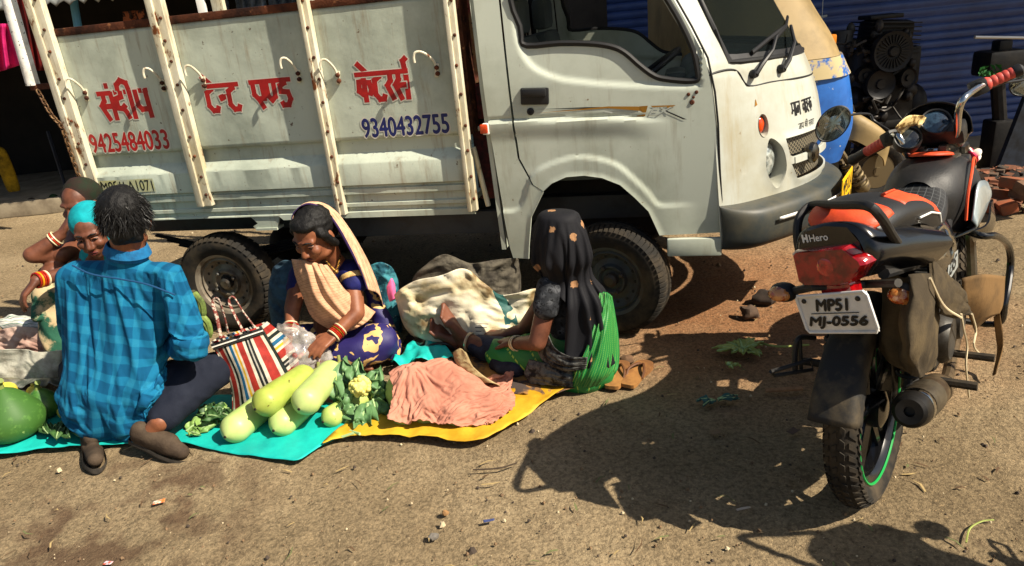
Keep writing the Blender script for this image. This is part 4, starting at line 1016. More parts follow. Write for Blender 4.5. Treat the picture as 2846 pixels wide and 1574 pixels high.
for x, z in ((-2.625, 1.385), (-2.168, 1.40), (-1.94, 1.395), (-1.437, 1.39), (-1.24, 1.368), (-.762, 1.365)):
    far = x in (-.762,)
    hk = MB(); hk.box((x + .028, -.732, z - .07), (.018, .008, .06), ch=.003, rot=Matrix.Rotation(R(10), 3, 'Y'))
    sl = .03 if far else 0
    hk.tube(curve([(x + .027, -.736, z - .055), (x + .024, -.744, z - .028), (x + .012 - sl * .4, -.762, z + .002), (x + .000 - sl * .8, -.774, z + .016), (x - .014 - sl, -.782, z + .014), (x - .022 - sl, -.784, z - .004), (x - .021 - sl, -.784, z - .028)], 18), .0055, 8)
    ho = hk.build('rope_hook', POST, truck)
    for dz in (-.058, -.084): bb = MB(); bb.lathe([(0, .014), (.009, .011), (.011, 0)], 8, orient((0, -1, 0), None, (x + .028 - dz * .05, -.735, z + dz))); bb.build('bolt', RUST, ho)
def onpanel(x, z, l): return Vector((x, -.7296 - pdent(x, z) - l * .4, z))
def sign(names, x0, z0, x1, z1, mat, po):
    b1 = MB(); word(b1, names, x0, z0, x1, z1, onpanel, .19, 0, .005); word(b1, names, x0, z0, x1, z1, onpanel, .19, 1, 0, 0, .0012); b1.build('lettering', [M('letter_edge', (196, 190, 176), .5), mat], po, 0)
sign(['sa', 'dot', 'da', 'ii', 'pa'], -2.532, 1.180, -2.238, 1.322, RED, panels[0])
sign(['tta', 'e', 'nh', 'tta'], -1.925, 1.182, -1.735, 1.314, RED, panels[1])
sign(['ea', 'nnh', 'dda'], -1.672, 1.184, -1.458, 1.316, RED, panels[1])
sign(['ka', 'e', 'tta', 'ra', 'sa', 'reph'], -1.128, 1.178, -.872, 1.310, RED, panels[2])
for s_, x0, z0, x1, z1, mt, po in (('9425484033', -2.662, 1.024, -2.196, 1.118, RED, panels[0]), ('9340432755', -1.134, 1.018, -.710, 1.104, BLUE, panels[2])):
    b1 = MB(); text(b1, s_, x0 - .003, z0 - .003, x1 + .003, z1 + .003, onpanel, .045); text(b1, s_, x0, z0, x1, z1, onpanel, .022, mi=1, lift=.0006); b1.build('phone_number', [M('letter_edge', (196, 190, 176), .5), mt], po, 0)
bp = MB(); b_on = lambda x, z, l: Vector((x, -.7530 - l, z))
bp.add([b_on(-2.66, .812, 0), b_on(-2.33, .812, 0), b_on(-2.33, .880, 0), b_on(-2.66, .880, 0)], [(0, 1, 2, 3)], 0)
text(bp, 'MP51LA1071', -2.652, .818, -2.337, .874, b_on, .0, .0, 1, .001, .01)
bp.build('registration', [M('faded_yellow', (190, 186, 130), .6, 0, (176, 180, 160), 12), INK], truck, 0)
# tailgate pipe, bracket, chain
tg = MB(); tg.tube([(-2.865, -.74, 2.25), (-2.868, -.74, 1.79), (-2.888, -.74, 1.385)], .032, 12); tg_o = tg.build('tailgate_pipe', M('chipped_white', (222, 220, 214), .5, 0, (190, 186, 176), 8, .5, .6, .2, 60, col3=(20, 18, 16), scale3=40, lo3=.62, hi3=.64), truck)
br = MB(); br.box((-2.83, -.74, 1.375), (.14, .025, .028)); br.build('bracket', RUST, tg_o)
ch = MB(); path = curve([(-2.845, -.765, 1.36), (-2.79, -.785, 1.24), (-2.745, -.790, 1.17), (-2.742, -.788, 1.05), (-2.738, -.786, .9), (-2.735, -.786, .76), (-2.735, -.785, .66)], 34)
for i in range(len(path) - 1):
    a, b_ = path[i], path[i + 1]; d = (b_ - a).normalized(); sd_ = d.cross(Vector((0, -1, 0))).normalized() if i % 2 else Vector((0, -1, 0))
    mid = (a + b_) / 2; hl = (b_ - a).length * .72
    ch.tube([mid + d * hl * math.cos(q * math.pi / 6) + sd_ * .0105 * math.sin(q * math.pi / 6) for q in range(12)], .0035, 5, closed=True)
ch.build('chain', M('rusty_chain', (120, 92, 60), .6, .4, (70, 44, 26), 30, .4, .6), truck)
# chassis and wheels
cs = MB()
for sgn in (-1, 1): cs.box((-1.15, sgn * .42, .565), (3.1, .06, .12), ch=.008)
for x in (-2.6, -1.75, -1.1, -.55, .3): cs.box((x, 0, .57), (.06, .84, .08))
cs.box((-.98, -.60, .555), (.98, .05, .115), ch=.01)
cs.build('chassis', RAIL, truck)
ax = MB(); ax.tube([(-2.1, -.68, .28), (-2.1, .68, .28)], .04, 10); ax.ball((-2.1, 0, .28), .12); ax.tube([(-2.1, 0, .3), (-.4, 0, .42)], .035, 8)
for sgn in (-1, 1):
    for k in range(4): ax.tube([(-2.62 + k * .07, sgn * .5, .50 - k * .03), (-2.1, sgn * .5, .38 - k * .014), (-1.55 - k * .07, sgn * .5, .50 - k * .03)], .02, 6, flat=.4)
ax.tube([(0, -.6, .29), (0, .6, .29)], .03, 8); ax.box((-1.1, .25, .42), (.5, .35, .25), ch=.03); ax.box((-.1, 0, .55), (.75, .8, .3), ch=.04)
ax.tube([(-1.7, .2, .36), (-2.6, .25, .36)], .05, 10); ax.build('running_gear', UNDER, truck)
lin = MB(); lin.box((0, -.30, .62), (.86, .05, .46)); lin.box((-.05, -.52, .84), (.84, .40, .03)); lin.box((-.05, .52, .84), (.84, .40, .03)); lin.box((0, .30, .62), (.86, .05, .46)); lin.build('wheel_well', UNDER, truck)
mf = MB(); mf.poly([(-1.875, .70), (-1.60, .70), (-1.66, .66), (-1.695, .585), (-1.815, .582), (-1.83, .60), (-1.80, .615)], .012, lambda x, z, d: Vector((x, -.715 - d, z))); mf.box((-1.752, -.70, .585), (.12, .07, .012)); mf.build('bed_bracket', PAINTB, truck)
def wheel(name_, x, y, steer, lugs):
    w = bpy.data.objects.new(name_, None); C.objects.link(w); w.parent = truck; w.location = (x, y, .272); w.rotation_euler = (0, 0, steer + (math.pi if y > 0 else 0))
    A = orient((0, -1, 0), (1, 0, 0))
    t = MB(); t.lathe([(.163, .045), (.172, .060), (.200, .074), (.232, .078), (.252, .070), (.262, .056), (.268, .03), (.270, 0), (.268, -.03), (.262, -.056), (.252, -.070), (.23, -.078), (.2, -.074), (.165, -.05)], 64, A, cap=False)
    n = 46 if lugs else 66
    for k in range(n):
        a = 2 * math.pi * k / n; da = math.pi / n * (.62 if lugs else .7)
        for s_ in (-1, 1):
            sh = (0.0 if s_ < 0 else math.pi / n)
            pts = []
            for (r, h) in ((.255, .076), (.268, .058), (.2745, .040), (.2755, .012)):
                for e in (-1, 1):
                    an = a + sh + e * da + (.03 if h < .03 else 0)
                    pts.append(A @ Vector((r * math.cos(an), r * math.sin(an), s_ * h)))
            t.add(pts, [(0, 1, 3, 2), (2, 3, 5, 4), (4, 5, 7, 6), (0, 2, 4, 6), (1, 7, 5, 3)])
    if not lugs:
        for z in (-.012, .012): t.tube([A @ Vector((.2715 * math.cos(q * .098), .2715 * math.sin(q * .098), z + .004 * (q % 2))) for q in range(64)], .006, 6, closed=True)
    t.build('tyre', RUBR, w, 30)
    r = MB(); r.lathe([(.0, .020), (.05, .022), (.062, .036), (.070, .036), (.078, .018), (.105, .010), (.128, .024), (.138, .040), (.150, .034), (.156, .052), (.172, .060), (.170, .050), (.158, .03), (.150, -.04)], 48, A, cap=False)
    ro = r.build('rim', M('wheel_rim', (126, 118, 104), .55, .2, (80, 64, 44), 8, .42, .62, .2, 50) if lugs else M('wheel_rim_front', (64, 70, 70), .6, .2, (58, 48, 36), 8, .45, .65, .2, 50), w, 40)
    hb = MB()
    for k in range(14):
        a = 2 * math.pi * k / 14; hb.lathe([(0, .0008), (.0085, .0)], 10, A @ Matrix.Translation((.118 * math.cos(a), .118 * math.sin(a), .0205)))
    hb.build('vent_hole', INK, w)
    hb = MB()
    for k in range(4):
        a = 2 * math.pi * k / 4 + .5; hb.lathe([(.011, 0), (.011, .016), (.006, .020), (0, .020)], 6, A @ Matrix.Translation((.066 * math.cos(a), .066 * math.sin(a), .034)))
    hb.lathe([(.034, .02), (.032, .045), (.02, .055), (0, .056)], 18, A); hb.build('hub', STEEL if lugs else M('hub_dark', (70, 62, 52), .6, .4), w)
wheel('wheel', 0.0, -.665, R(-17), False); wheel('wheel', -2.1, -.655, 0, True); wheel('wheel', 0, .665, R(-17), False); wheel('wheel', -2.1, .655, 0, True)
# ------------------------------------------------------------------ the motorcycle on its side stand
BH, BL_ = R(41.5), R(5); BC = Vector((1.05, 1.80, 0.0))
bh = Vector((math.sin(BH), math.cos(BH), 0)); bl0 = Vector((-math.cos(BH), math.sin(BH), 0)); bz = Vector((0, 0, 1))
bl = bl0 * math.cos(BL_) - bz * math.sin(BL_); bu = bz * math.cos(BL_) + bl0 * math.sin(BL_)
bike = thing('motorcycle', 'black motorcycle with orange seat patches and red tail lamp leaning on its stand', 'motorcycle', BC)
bike.matrix_world = Matrix(((bh.x, bl.x, bu.x, BC.x), (bh.y, bl.y, bu.y, BC.y), (bh.z, bl.z, bu.z, BC.z), (0, 0, 0, 1)))
def Bk(x, y, lat):                       # place on the bike, lat metres left of its middle plane, seen at x, y
    o = Vector((0, 0, CAM_H)); d = ray(x, y); t = ((BC + bl * lat) - o).dot(bl) / d.dot(bl); X = o + d * t - BC
    return Vector((X.dot(bh), lat, X.dot(bu)))
GLOSSB = M('gloss_black', (14, 14, 16), .22, 0, (30, 28, 26), 9, .5, .8, coat=.4)
MATB = M('bike_black', (24, 24, 25), .55, 0, (62, 56, 46), 7, .5, .78, .1, 60)
VINYL = M('seat_vinyl', (26, 26, 27), .5, 0, (44, 42, 40), 8, .45, .7, .25, 220, .4)
ORANGE = M('orange_vinyl', (214, 78, 40), .5, 0, (176, 60, 32), 10, .45, .7, .2, 200, .4)
SILVER = M('silver_paint', (176, 188, 192), .3, .3, (140, 150, 152), 5, coat=.5)
REDL = M('red_lens', (150, 10, 16), .08, 0, (96, 4, 10), 26, .42, .6, coat=1.0)
GRIP = M('red_grip', (206, 84, 70), .55, 0, (170, 58, 50), 20)
CANVAS = M('canvas_bag', (58, 50, 38), .9, 0, (84, 72, 52), 6, .45, .65, .4, 120, .2)
BROWN = M('brown_flap', (112, 86, 54), .85, 0, (82, 64, 42), 6, .45, .65, .3, 60, .2)
GREEN = M('green_stripe', (20, 150, 70), .4)
DIRTB = M('dusty_black', (34, 34, 34), .7, 0, (92, 80, 60), 5, .48, .68, .2, 70, .3)
def bwheel(name_, loc, steer, drum):
    w = bpy.data.objects.new(name_, None); C.objects.link(w); w.parent = bike; w.location = loc; w.rotation_euler = (0, 0, steer)
    A = orient((0, -1, 0), (1, 0, 0))
    wd = .047 if drum else .04
    t = MB(); t.lathe([(.228, .030), (.240, .040), (.262, wd), (.281, wd * .80), (.294, wd * .42), (.298, 0), (.294, -wd * .42), (.281, -wd * .80), (.262, -wd), (.24, -.040), (.228, -.030)], 72, A, cap=False)
    n = 52
    for k in range(n):
        a = 2 * math.pi * k / n
        for s_ in (-1, 1):
            for (r0_, h0, r1_, h1, da, sk) in ((.297, .004, .2955, .017, .030, .03), (.290, .024, .276, .0405, .026, .06), (.2725, .043, .2605, .0475, .024, .09)):
                pts = []
                for (r, h, q) in ((r0_, h0, 0), (r1_, h1, 1)):
                    for dr in (0, .0045):
                        for e in (-1, 1):
                            an = a + (s_ > 0) * math.pi / n + e * da + q * sk + sk
                            hh_ = h * wd / .047 + (.0035 if dr and h > .02 else 0) * (1 if h > .02 else 0)
                            pts.append(A @ Vector(((r + dr * (1 if h < .03 else .6)) * math.cos(an), (r + dr * (1 if h < .03 else .6)) * math.sin(an), s_ * hh_)))
                t.add(pts, [(2, 3, 7, 6), (0, 2, 6, 4), (1, 5, 7, 3), (0, 1, 3, 2), (4, 6, 7, 5)])
    t.build('tyre', RUBR, w, 30)
    r = MB(); r.lathe([(.232, .032), (.226, .034), (.216, .030), (.205, .016), (.205, -.016), (.216, -.030), (.226, -.034), (.232, -.032)], 64, A, cap=False)
    r.lathe([(0, .05), (.03, .05), (.055, .04), (.06, -.04), (.03, -.05), (0, -.05)], 24, A)
    for k in range(5):
        a = 2 * math.pi * k / 5 + .3
        for e in (-.10, .10): r.tube([A @ Vector((.05 * math.cos(a + e * 2), .05 * math.sin(a + e * 2), 0)), A @ Vector((.21 * math.cos(a + e), .21 * math.sin(a + e), 0))], [.014, .009], 6, flat=1.4)
    r.build('rim', GLOSSB, w, 35)
    s = MB(); 
    for h in (.034, -.034): s.tube([A @ Vector((.223 * math.cos(q * .0982), .223 * math.sin(q * .0982), h)) for q in range(64)], .0042, 6, closed=True)
    s.build('rim_stripe', GREEN, w)
bwheel('wheel', (0, 0, .300), 0, True); bwheel('wheel', (1.22, 0.0, .300), R(12), False)
# tail: lamp, cowl, plate
TM = Matrix.Translation((-.20, 0, .842)) @ Matrix.Rotation(R(-15), 4, 'Z') @ Matrix.Rotation(R(-12), 4, 'X')
def tl(mb): mb.v = [tuple(TM @ Vector(v)) for v in mb.v]; return mb
co = MB(); rows = []
for x, zt, zb, w in ((-.055, .075, .0, .085), (-.035, .086, -.01, .110), (.03, .062, -.02, .118), (.14, .035, -.04, .115), (.30, -.02, -.07, .11)):
    rows.append([(x, w * .55, zb - .04), (x, w * .98, zb), (x, w, (zt + zb) / 2), (x, w * .72, zt), (x, 0, zt + .014), (x, -w * .72, zt), (x, -w, (zt + zb) / 2), (x, -w * .98, zb), (x, -w * .55, zb - .04)])
co.loft(rows, 40, 26); nb = len(co.v)
co.add([(-.058, .085 * a, z) for a, z in ((-.6, -.03), (-1, .0), (-.98, .045), (-.7, .085), (0, .095), (.7, .085), (.98, .045), (1, .0), (.6, -.03))], [tuple(range(9))])
cowl = tl(co).build('tail_cowl', GLOSSB, bike, 50)
la = MB(); LP = [(.090, .035), (.080, .042), (-.062, .042), (-.098, .006), (-.102, -.006), (-.064, -.046), (-.02, -.056), (.076, -.052), (.090, -.040)]
front_l = [(-.092, p[0] * .92, p[1] * .92) for p in LP]; back_l = [(-.040, p[0] * 1.04, p[1] * 1.04) for p in LP]
mid_l = [(-.082, p[0] * 1.02, p[1] * 1.02) for p in LP]
n9 = len(LP)
la.add(front_l + mid_l + back_l, [tuple(range(n9))] + [(i, (i + 1) % n9, (i + 1) % n9 + n9, i + n9) for i in range(n9)] + [(i + n9, (i + 1) % n9 + n9, (i + 1) % n9 + 2 * n9, i + 2 * n9) for i in range(n9)])
la.box((-.040, .004, -.080), (.05, .085, .05), ch=.006)
lamp = tl(la).build('tail_lamp', REDL, bike, 40)
lb = MB(); lb.ball((-.0835, 0, -.004), (.012, .034, .034)); lb.ball((-.0835, .055, -.004), (.008, .02, .03)); tl(lb).build('bulb_reflector', M('lamp_core', (196, 30, 24), .1, 0, (130, 8, 10), 40, coat=1.0), lamp)
tx = MB(); fnt = lambda x, z, l: TM @ Vector((-.0595 - l, -x, z))
text(tx, 'Hero', -.048, .058, .004, .076, fnt, .02); text(tx, 'H', -.068, .058, -.054, .078, fnt, .06); tx.build('lettering', WHITE, cowl, 0)
pm = MB(); PM4 = Matrix.Translation((-.285, .0, .717)) @ Matrix.Rotation(R(-18), 4, 'Z') @ Matrix.Rotation(R(-14.5), 4, 'X') @ Matrix.Rotation(R(-6), 4, 'Y')
pm.box((0, 0, 0), (.004, .206, .108), ch=.0018); pm.v = [tuple(PM4 @ Vector(v)) for v in pm.v]
PLW = M('plate_white', (216, 214, 210), .35, 0, (196, 194, 188), 10)
pl_o = pm.build('number_plate', PLW, bike)
fm = MB(); fm.tube([PM4 @ Vector((-.003, y, z)) for y, z in ((.097, .050), (.103, .044), (.103, -.044), (.097, -.054), (-.097, -.054), (-.103, -.044), (-.103, .044), (-.097, .054))], .0042, 8, closed=True); fm.build('plate_frame', PLW, pl_o)
tx = MB(); fnp = lambda x, z, l: PM4 @ Vector((-.0045 - l, -x, z))
text(tx, 'MP51', -.052, .007, .048, .038, fnp, .05, .3); text(tx, 'MJ-0556', -.088, -.042, .084, -.010, fnp, .05, .3)
tx.add([fnp(-.072, -.0015, 0), fnp(.068, -.0015, 0), fnp(.068, .001, 0), fnp(-.072, .001, 0)], [(0, 1, 2, 3)]); tx.build('lettering', INK, pl_o, 0)
for x in (-.082, .076):
    bo = MB(); bo.lathe([(.007, 0), (.006, .003), (0, .004)], 10, PM4 @ orient((-1, 0, 0), None, (-.003, -x, .036))); bo.build('bolt', BLACK, pl_o)
# mudguard
fd = MB(); rows = []
for q in range(13):
    a = R(84 + 76 * q / 12); r = .345 + .025 * (q / 12) ** 2; w = .042 + .018 * (q / 12); cx, cz = r * math.cos(a) , .30 + r * math.sin(a)
    k = Vector((math.cos(a), 0, math.sin(a)))
    off = .030 * (1 if q > 5 else 0)
    rows.append([Vector((cx, y, cz)) + k * d for y, d in ((w, -.05), (w, -.012), (w * .82, .006), (w * .35, .012), (-w * .35, .012), (-w * .82, .006), (-w, -.012), (-w, -.05))])
fd.loft(rows, 30, 30); fd.build('mudguard', DIRTB, bike, 60, solid=.004)
bk = MB(); bk.box((-.16, 0, .66), (.08, .08, .10), ch=.01, rot=Matrix.Rotation(R(25), 3, 'Y')); bk.tube([Bk(1985, 735, .15), Bk(2045, 722, .06), Bk(2180, 715, -.05), Bk(2260, 712, -.14)], .011, 8); bk.build('lamp_bracket', MATB, bike)
for (x, y, lat) in ((1972, 735, .16), (2278, 740, -.14)):
    c = Bk(x, y, lat); rot = Matrix.Rotation(R(-20), 3, 'Z')
    q = MB(); q.ball(c, (.036, .040, .027), rot=rot); io = q.build('indicator', MATB, bike)
    q = MB(); q.ball(c + rot @ Vector((-.012, 0, 0)), (.034, .035, .0225), rot=rot); q.build('lens', M('clear_amber', (196, 130, 70), .1, 0, (150, 60, 14), 40, .46, .54, coat=1.0), io)
# grab rail
gr_ = MB(); gr_.tube(curve([Bk(2020, 665, .12), Bk(2006, 600, .13), Bk(2012, 545, .13), Bk(2045, 516, .11), Bk(2110, 516, .0), Bk(2180, 518, -.09), Bk(2215, 545, -.115), Bk(2250, 600, -.115), Bk(2290, 650, -.115), Bk(2330, 640, -.11)], 50), .0115, 10)
gr_.build('grab_rail', MATB, bike)
# seat: black vinyl, stepped
st = MB(); rows = []
for x, z, w, d in ((-.235, .915, .05, .05), (-.21, .948, .085, .07), (-.08, .962, .115, .08), (.10, .932, .125, .085), (.24, .885, .125, .09), (.33, .835, .118, .085), (.42, .812, .112, .085), (.54, .815, .10, .085), (.62, .835, .085, .085), (.66, .84, .06, .07)):
    rows.append([(x, w * .9, z - d), (x, w * 1.02, z - d * .55), (x, w * .86, z - .018), (x, w * .45, z), (x, 0, z + .004), (x, -w * .45, z), (x, -w * .86, z - .018), (x, -w * 1.02, z - d * .55), (x, -w * .9, z - d)])
st.loft(rows, 36, 50)
seat_m = bpy.data.materials.new('stitched_vinyl'); seat_m.use_nodes = True; N, L = nt(seat_m); b = N['Principled BSDF']
tc, u, v = uvxy(N, L)
ln = node_math(N, L, 'LESS_THAN', node_math(N, L, 'ABSOLUTE', node_math(N, L, 'SUBTRACT', node_math(N, L, 'FRACT', node_math(N, L, 'MULTIPLY', v, 34)), .5)), .045)
l2 = node_math(N, L, 'LESS_THAN', node_math(N, L, 'ABSOLUTE', node_math(N, L, 'SUBTRACT', node_math(N, L, 'FRACT', node_math(N, L, 'MULTIPLY', u, 16)), .5)), .05)
ln = node_math(N, L, 'MAXIMUM', ln, l2)
win_ = node_math(N, L, 'MULTIPLY', node_math(N, L, 'GREATER_THAN', v, .50), node_math(N, L, 'MULTIPLY', node_math(N, L, 'GREATER_THAN', u, .2), node_math(N, L, 'LESS_THAN', u, .8)))
L.new(mixc(N, L, node_math(N, L, 'MULTIPLY', ln, win_), sm((24, 25, 26)), sm((74, 76, 76))), b.inputs['Base Color']); b.inputs['Roughness'].default_value = .5
fabric_bump(N, L, b, 180, .3)
seat = st.build('seat', seat_m, bike, 180)
oc = MB(); rows = []
for x, z, w in ((-.240, .915, .045), (-.222, .940, .070), (-.195, .950, .088), (-.17, .955, .094), (-.145, .959, .099)):
    rows.append([(x, w, z - .020), (x, w * .85, z - .004), (x, w * .4, z + .008), (x, 0, z + .010), (x, -w * .4, z + .008), (x, -w * .85, z - .004), (x, -w, z - .020)])
oc.loft(rows, 20, 16); oc.build('seat_patch', ORANGE, seat, 180, solid=.004)
oc = MB(); rows = []
for x, z, w, i in ((-.05, .959, .115, .06), (.06, .943, .117, .055), (.16, .918, .122, .045), (.25, .884, .126, .055), (.28, .870, .124, .07)):
    rows.append([(x, -i, z + .008), (x, -w * .45, z + .004), (x, -w * .86, z - .014), (x, -w * 1.03, z - .045)])
oc.loft(rows, 14, 14); oc.build('seat_patch', ORANGE, seat, 180, solid=.004)
pp = MB(); pp.tube([(.02, -.125, .885), (.14, -.130, .868), (.25, -.131, .835), (.32, -.122, .79)], .003, 6); pp.build('piping', WHITE, seat)
# tank with leather cover
tk = MB(); rows = []
for x, z, w, zb in ((.60, .845, .07, .72), (.66, .875, .11, .66), (.76, .892, .135, .63), (.88, .885, .14, .62), (.98, .855, .12, .64), (1.03, .82, .08, .68), (1.05, .78, .04, .72)):
    rows.append([(x, 0, zb), (x, w * .75, zb), (x, w * 1.05, (z + zb) / 2), (x, w * .78, z - .03), (x, w * .3, z), (x, -w * .3, z), (x, -w * .78, z - .03), (x, -w * 1.05, (z + zb) / 2), (x, -w * .75, zb)])
tk.loft(rows, 36, 30, closed=True); tank = tk.build('fuel_tank', VINYL, bike, 180)
pd = MB(); A = Matrix.Translation((.80, 0.0, .900)) @ Matrix.Rotation(R(10), 4, 'Y')
pd.lathe([(0, .010), (.05, .009), (.066, .004), (.070, -.004)], 30, A @ Matrix.Diagonal((1.25, 1.05, 1, 1))); pd.build('tank_pad', ORANGE, tank, 180)
pp = MB(); pp.tube(curve([(.66, -.135, .70), (.68, -.135, .78), (.74, -.135, .845), (.84, -.125, .872), (.95, -.115, .845), (1.0, -.10, .80)], 30), .005, 6); pp.build('piping', ORANGE, tank)
sv_ = MB(); rows = []
for x, z0, z1 in ((.66, .66, .70), (.74, .645, .80), (.86, .65, .79), (.96, .68, .76)):
    rows.append([(x, -.10, z0 - .02), (x, -.152, z0 + .01), (x, -.163, (z0 + z1) / 2), (x, -.150, z1)])
sv_.loft(rows, 12, 16); sv_.build('tank_panel', SILVER, tank, 60, solid=.005)
sh = MB(); rows = [[(.80, -.12, .62), (.84, -.17, .64), (.90, -.17, .70)], [(.92, -.12, .55), (1.0, -.17, .58), (1.02, -.16, .68)], [(1.05, -.10, .52), (1.12, -.15, .58), (1.10, -.14, .66)]]
sh.loft(rows, 10, 10); sh.build('shroud', GLOSSB, bike, 60, solid=.006)
# side cover and frame
scv = MB(); rows = [[(.12, -.10, .84), (.10, -.125, .76), (.16, -.12, .66)], [(.26, -.11, .79), (.26, -.14, .70), (.30, -.13, .60)], [(.44, -.10, .77), (.46, -.135, .68), (.46, -.125, .58)], [(.56, -.08, .76), (.58, -.10, .68), (.58, -.09, .60)]]
scv.loft(rows, 14, 18); sc_o = scv.build('side_cover', GLOSSB, bike, 60, solid=.006)
scv = MB(); fs_ = lambda x, z, l: Vector((x, -.146 - l, z)); scv.add([fs_(.30, .60, 0), fs_(.47, .60, 0), fs_(.46, .66, 0), fs_(.31, .68, 0)], [(0, 1, 2, 3)], 0); text(scv, 'i3S', .32, .615, .44, .655, fs_, .03, .4, 1, .001)
scv.build('badge', [SILVER, INK], sc_o, 0, solid=0)
hk = MB(); hk.tube(curve([Bk(2352, 640, -.15), Bk(2345, 605, -.155), Bk(2368, 570, -.155), Bk(2385, 590, -.155), Bk(2372, 640, -.155), Bk(2355, 652, -.15)], 24), .007, 8, closed=False); hk.tube(curve([Bk(2385, 650, -.14), Bk(2372, 625, -.15), Bk(2385, 595, -.15), Bk(2398, 610, -.15), Bk(2392, 650, -.145)], 24), .006, 8); hk.build('helmet_hook', CHROME, bike)
fr_ = MB(); fr_.tube([(-.20, .09, .80), (.2, .10, .70), (.5, .10, .66), (.95, .05, .78)], .015, 8); fr_.tube([(-.20, -.09, .80), (.2, -.10, .70), (.5, -.10, .66), (.95, -.05, .78)], .015, 8)
fr_.tube([(.98, 0, .80), (1.0, 0, .62), (.85, 0, .30), (.4, 0, .27), (.28, 0, .36), (.3, 0, .7)], .018, 8)
for s_ in (-1, 1): fr_.tube([(.0, s_ * .085, .30), (.35, s_ * .08, .36)], .02, 8, flat=.7)
fr_.build('frame', MATB, bike)
sp = MB()
for s_ in (-1, 1):
    sp.tube([(.0, s_ * .10, .32), (.10, s_ * .105, .70)], .012, 8)
    for k in range(11): z = .42 + k * .024; x = (z - .32) * .263; sp.tube([(x + .030 * math.cos(q), s_ * .102 + .030 * math.sin(q), z) for q in np.linspace(0, 6.28, 12)[:-1]], .006, 5, closed=True)
sp.build('shock_absorber', MATB, bike)
cg = MB(); cg.box((.17, .10, .32), (.46, .03, .12), ch=.03); cg.build('chain_case', MATB, bike)
# engine
en = MB(); en.box((.55, 0, .34), (.34, .22, .20), ch=.04); en.lathe([(0, .02), (.07, .02), (.085, 0), (.09, -.04)], 28, orient((0, -1, 0), (1, 0, 0), (.48, -.115, .34))); en.lathe([(0, .03), (.06, .03), (.07, 0)], 24, orient((0, -1, 0), (1, 0, 0), (.64, -.11, .34)))
cyl = Matrix.Translation((.72, 0, .42)) @ Matrix.Rotation(R(65), 4, 'Y')
for k in range(9):
    en.v += []; q = MB(); q.box((0, 0, .02 + k * .017), (.15 - .004 * abs(k - 4), .17 - .004 * abs(k - 4), .006)); en.add([cyl @ Vector(v) for v in q.v], q.f)
q = MB(); q.lathe([(.055, 0), (.055, .19), (.03, .21), (0, .21)], 20, cyl); en.add(q.v, q.f)
en.build('engine', M('engine_grey', (70, 68, 64), .5, .5, (44, 38, 30), 9, .42, .62, .2, 60), bike)
ex = MB(); e0 = Bk(2288, 1036, -.145); e1 = Bk(2380, 955, -.135); ed_ = (e1 - e0).normalized()
ex.lathe([(0, .012), (.012, .012), (.014, -.004), (.034, -.006), (.043, .0), (.047, .012), (.049, .03), (.049, .055)], 30, orient(ed_, None, e0)); ex_o = ex.build('exhaust', M('muffler_end', (44, 42, 40), .45, .6, (24, 22, 20), 14), bike)
q = MB(); q.lathe([(.0500, .052), (.0515, .056), (.0515, .078), (.0500, .082)], 30, orient(ed_, None, e0), cap=False); q.build('muffler_ring', CHROME, ex_o)
q = MB(); q.lathe([(.046, .084), (.047, .10), (.047, .40), (.034, .47), (.020, .50)], 30, orient(ed_, None, e0)); q.tube(curve([e0 + ed_ * .49, e0 + ed_ * .60, Vector((.62, -.11, .20)), Vector((.84, -.09, .22)), Vector((.93, -.05, .34)), Vector((.88, -.02, .46))], 24), .019, 10); q.build('exhaust_pipe', M('rusted_pipe', (104, 88, 66), .5, .6, (66, 52, 38), 12, .42, .62, .2, 60), ex_o)
q = MB(); q.lathe([(.0492, .10), (.0515, .11), (.0515, .25), (.0492, .26)], 24, orient(ed_, None, e0), cap=False); q.build('heat_shield', M('shield', (86, 78, 64), .45, .5, (52, 44, 34), 14), ex_o)
# fork, front mudguard, headlamp, instruments
fk = MB()
for s_ in (-1, 1): fk.tube([(1.22, s_ * .075, .30), (1.02, s_ * .075, .80), (.97, s_ * .075, .90)], [.026, .022, .017], 10)
fk.box((.98, 0, .84), (.09, .2, .03), ch=.008, rot=Matrix.Rotation(R(22), 3, 'Y')); fk.build('fork', STEEL, bike)
ff = MB(); rows = []
for q in range(9):
    a = R(20 + 130 * q / 8); k = Vector((math.cos(a), 0, math.sin(a))); rows.append([Vector((1.22, y, .30)) + k * d for y, d in ((.055, .30), (.055, .325), (0, .335), (-.055, .325), (-.055, .30))])
ff.loft(rows, 12, 20); ff.build('front_mudguard', GLOSSB, bike, 60, solid=.004)
lk0, lk1, lk2, lk3 = Bk(2345, 378, .0), Bk(2285, 392, .06), Bk(2262, 345, .085), Bk(2236, 342, .135)
lg0, lg1 = Bk(2222, 358, .155), Bk(2140, 406, .29)
rk1, rk2, rk3 = Bk(2400, 366, -.055), Bk(2408, 330, -.08), Bk(2412, 280, -.10)
rk4, rk5, rg0, rg1 = Bk(2425, 248, -.115), Bk(2455, 224, -.135), Bk(2490, 208, -.165), Bk(2574, 172, -.25)
hb = MB(); hb.tube(curve([lg1, lg0, lk3, lk2, lk1, lk0 + Vector((0, .02, 0)), lk0 + Vector((0, -.02, 0)), rk1, rk2, rk3, rk4, rk5, rg0, rg1], 70), .0115, 12); bar_o = hb.build('handlebar', CHROME, bike)
clp = MB()
for y in (-.035, .035): clp.box(lk0 + Vector((0.0, y, -.004)), (.045, .028, .046), ch=.006)
clp.box(lk0 + Vector((.02, 0, -.035)), (.09, .16, .022), ch=.006); clp.lathe([(0, .004), (.016, .003), (.018, -.01)], 16, orient((-.4, 0, 1), None, lk0 + Vector((-.035, .0, -.014)))); clp.build('bar_clamp', M('clamp_grey', (84, 82, 74), .5, .5, (60, 50, 40), 18), bike)
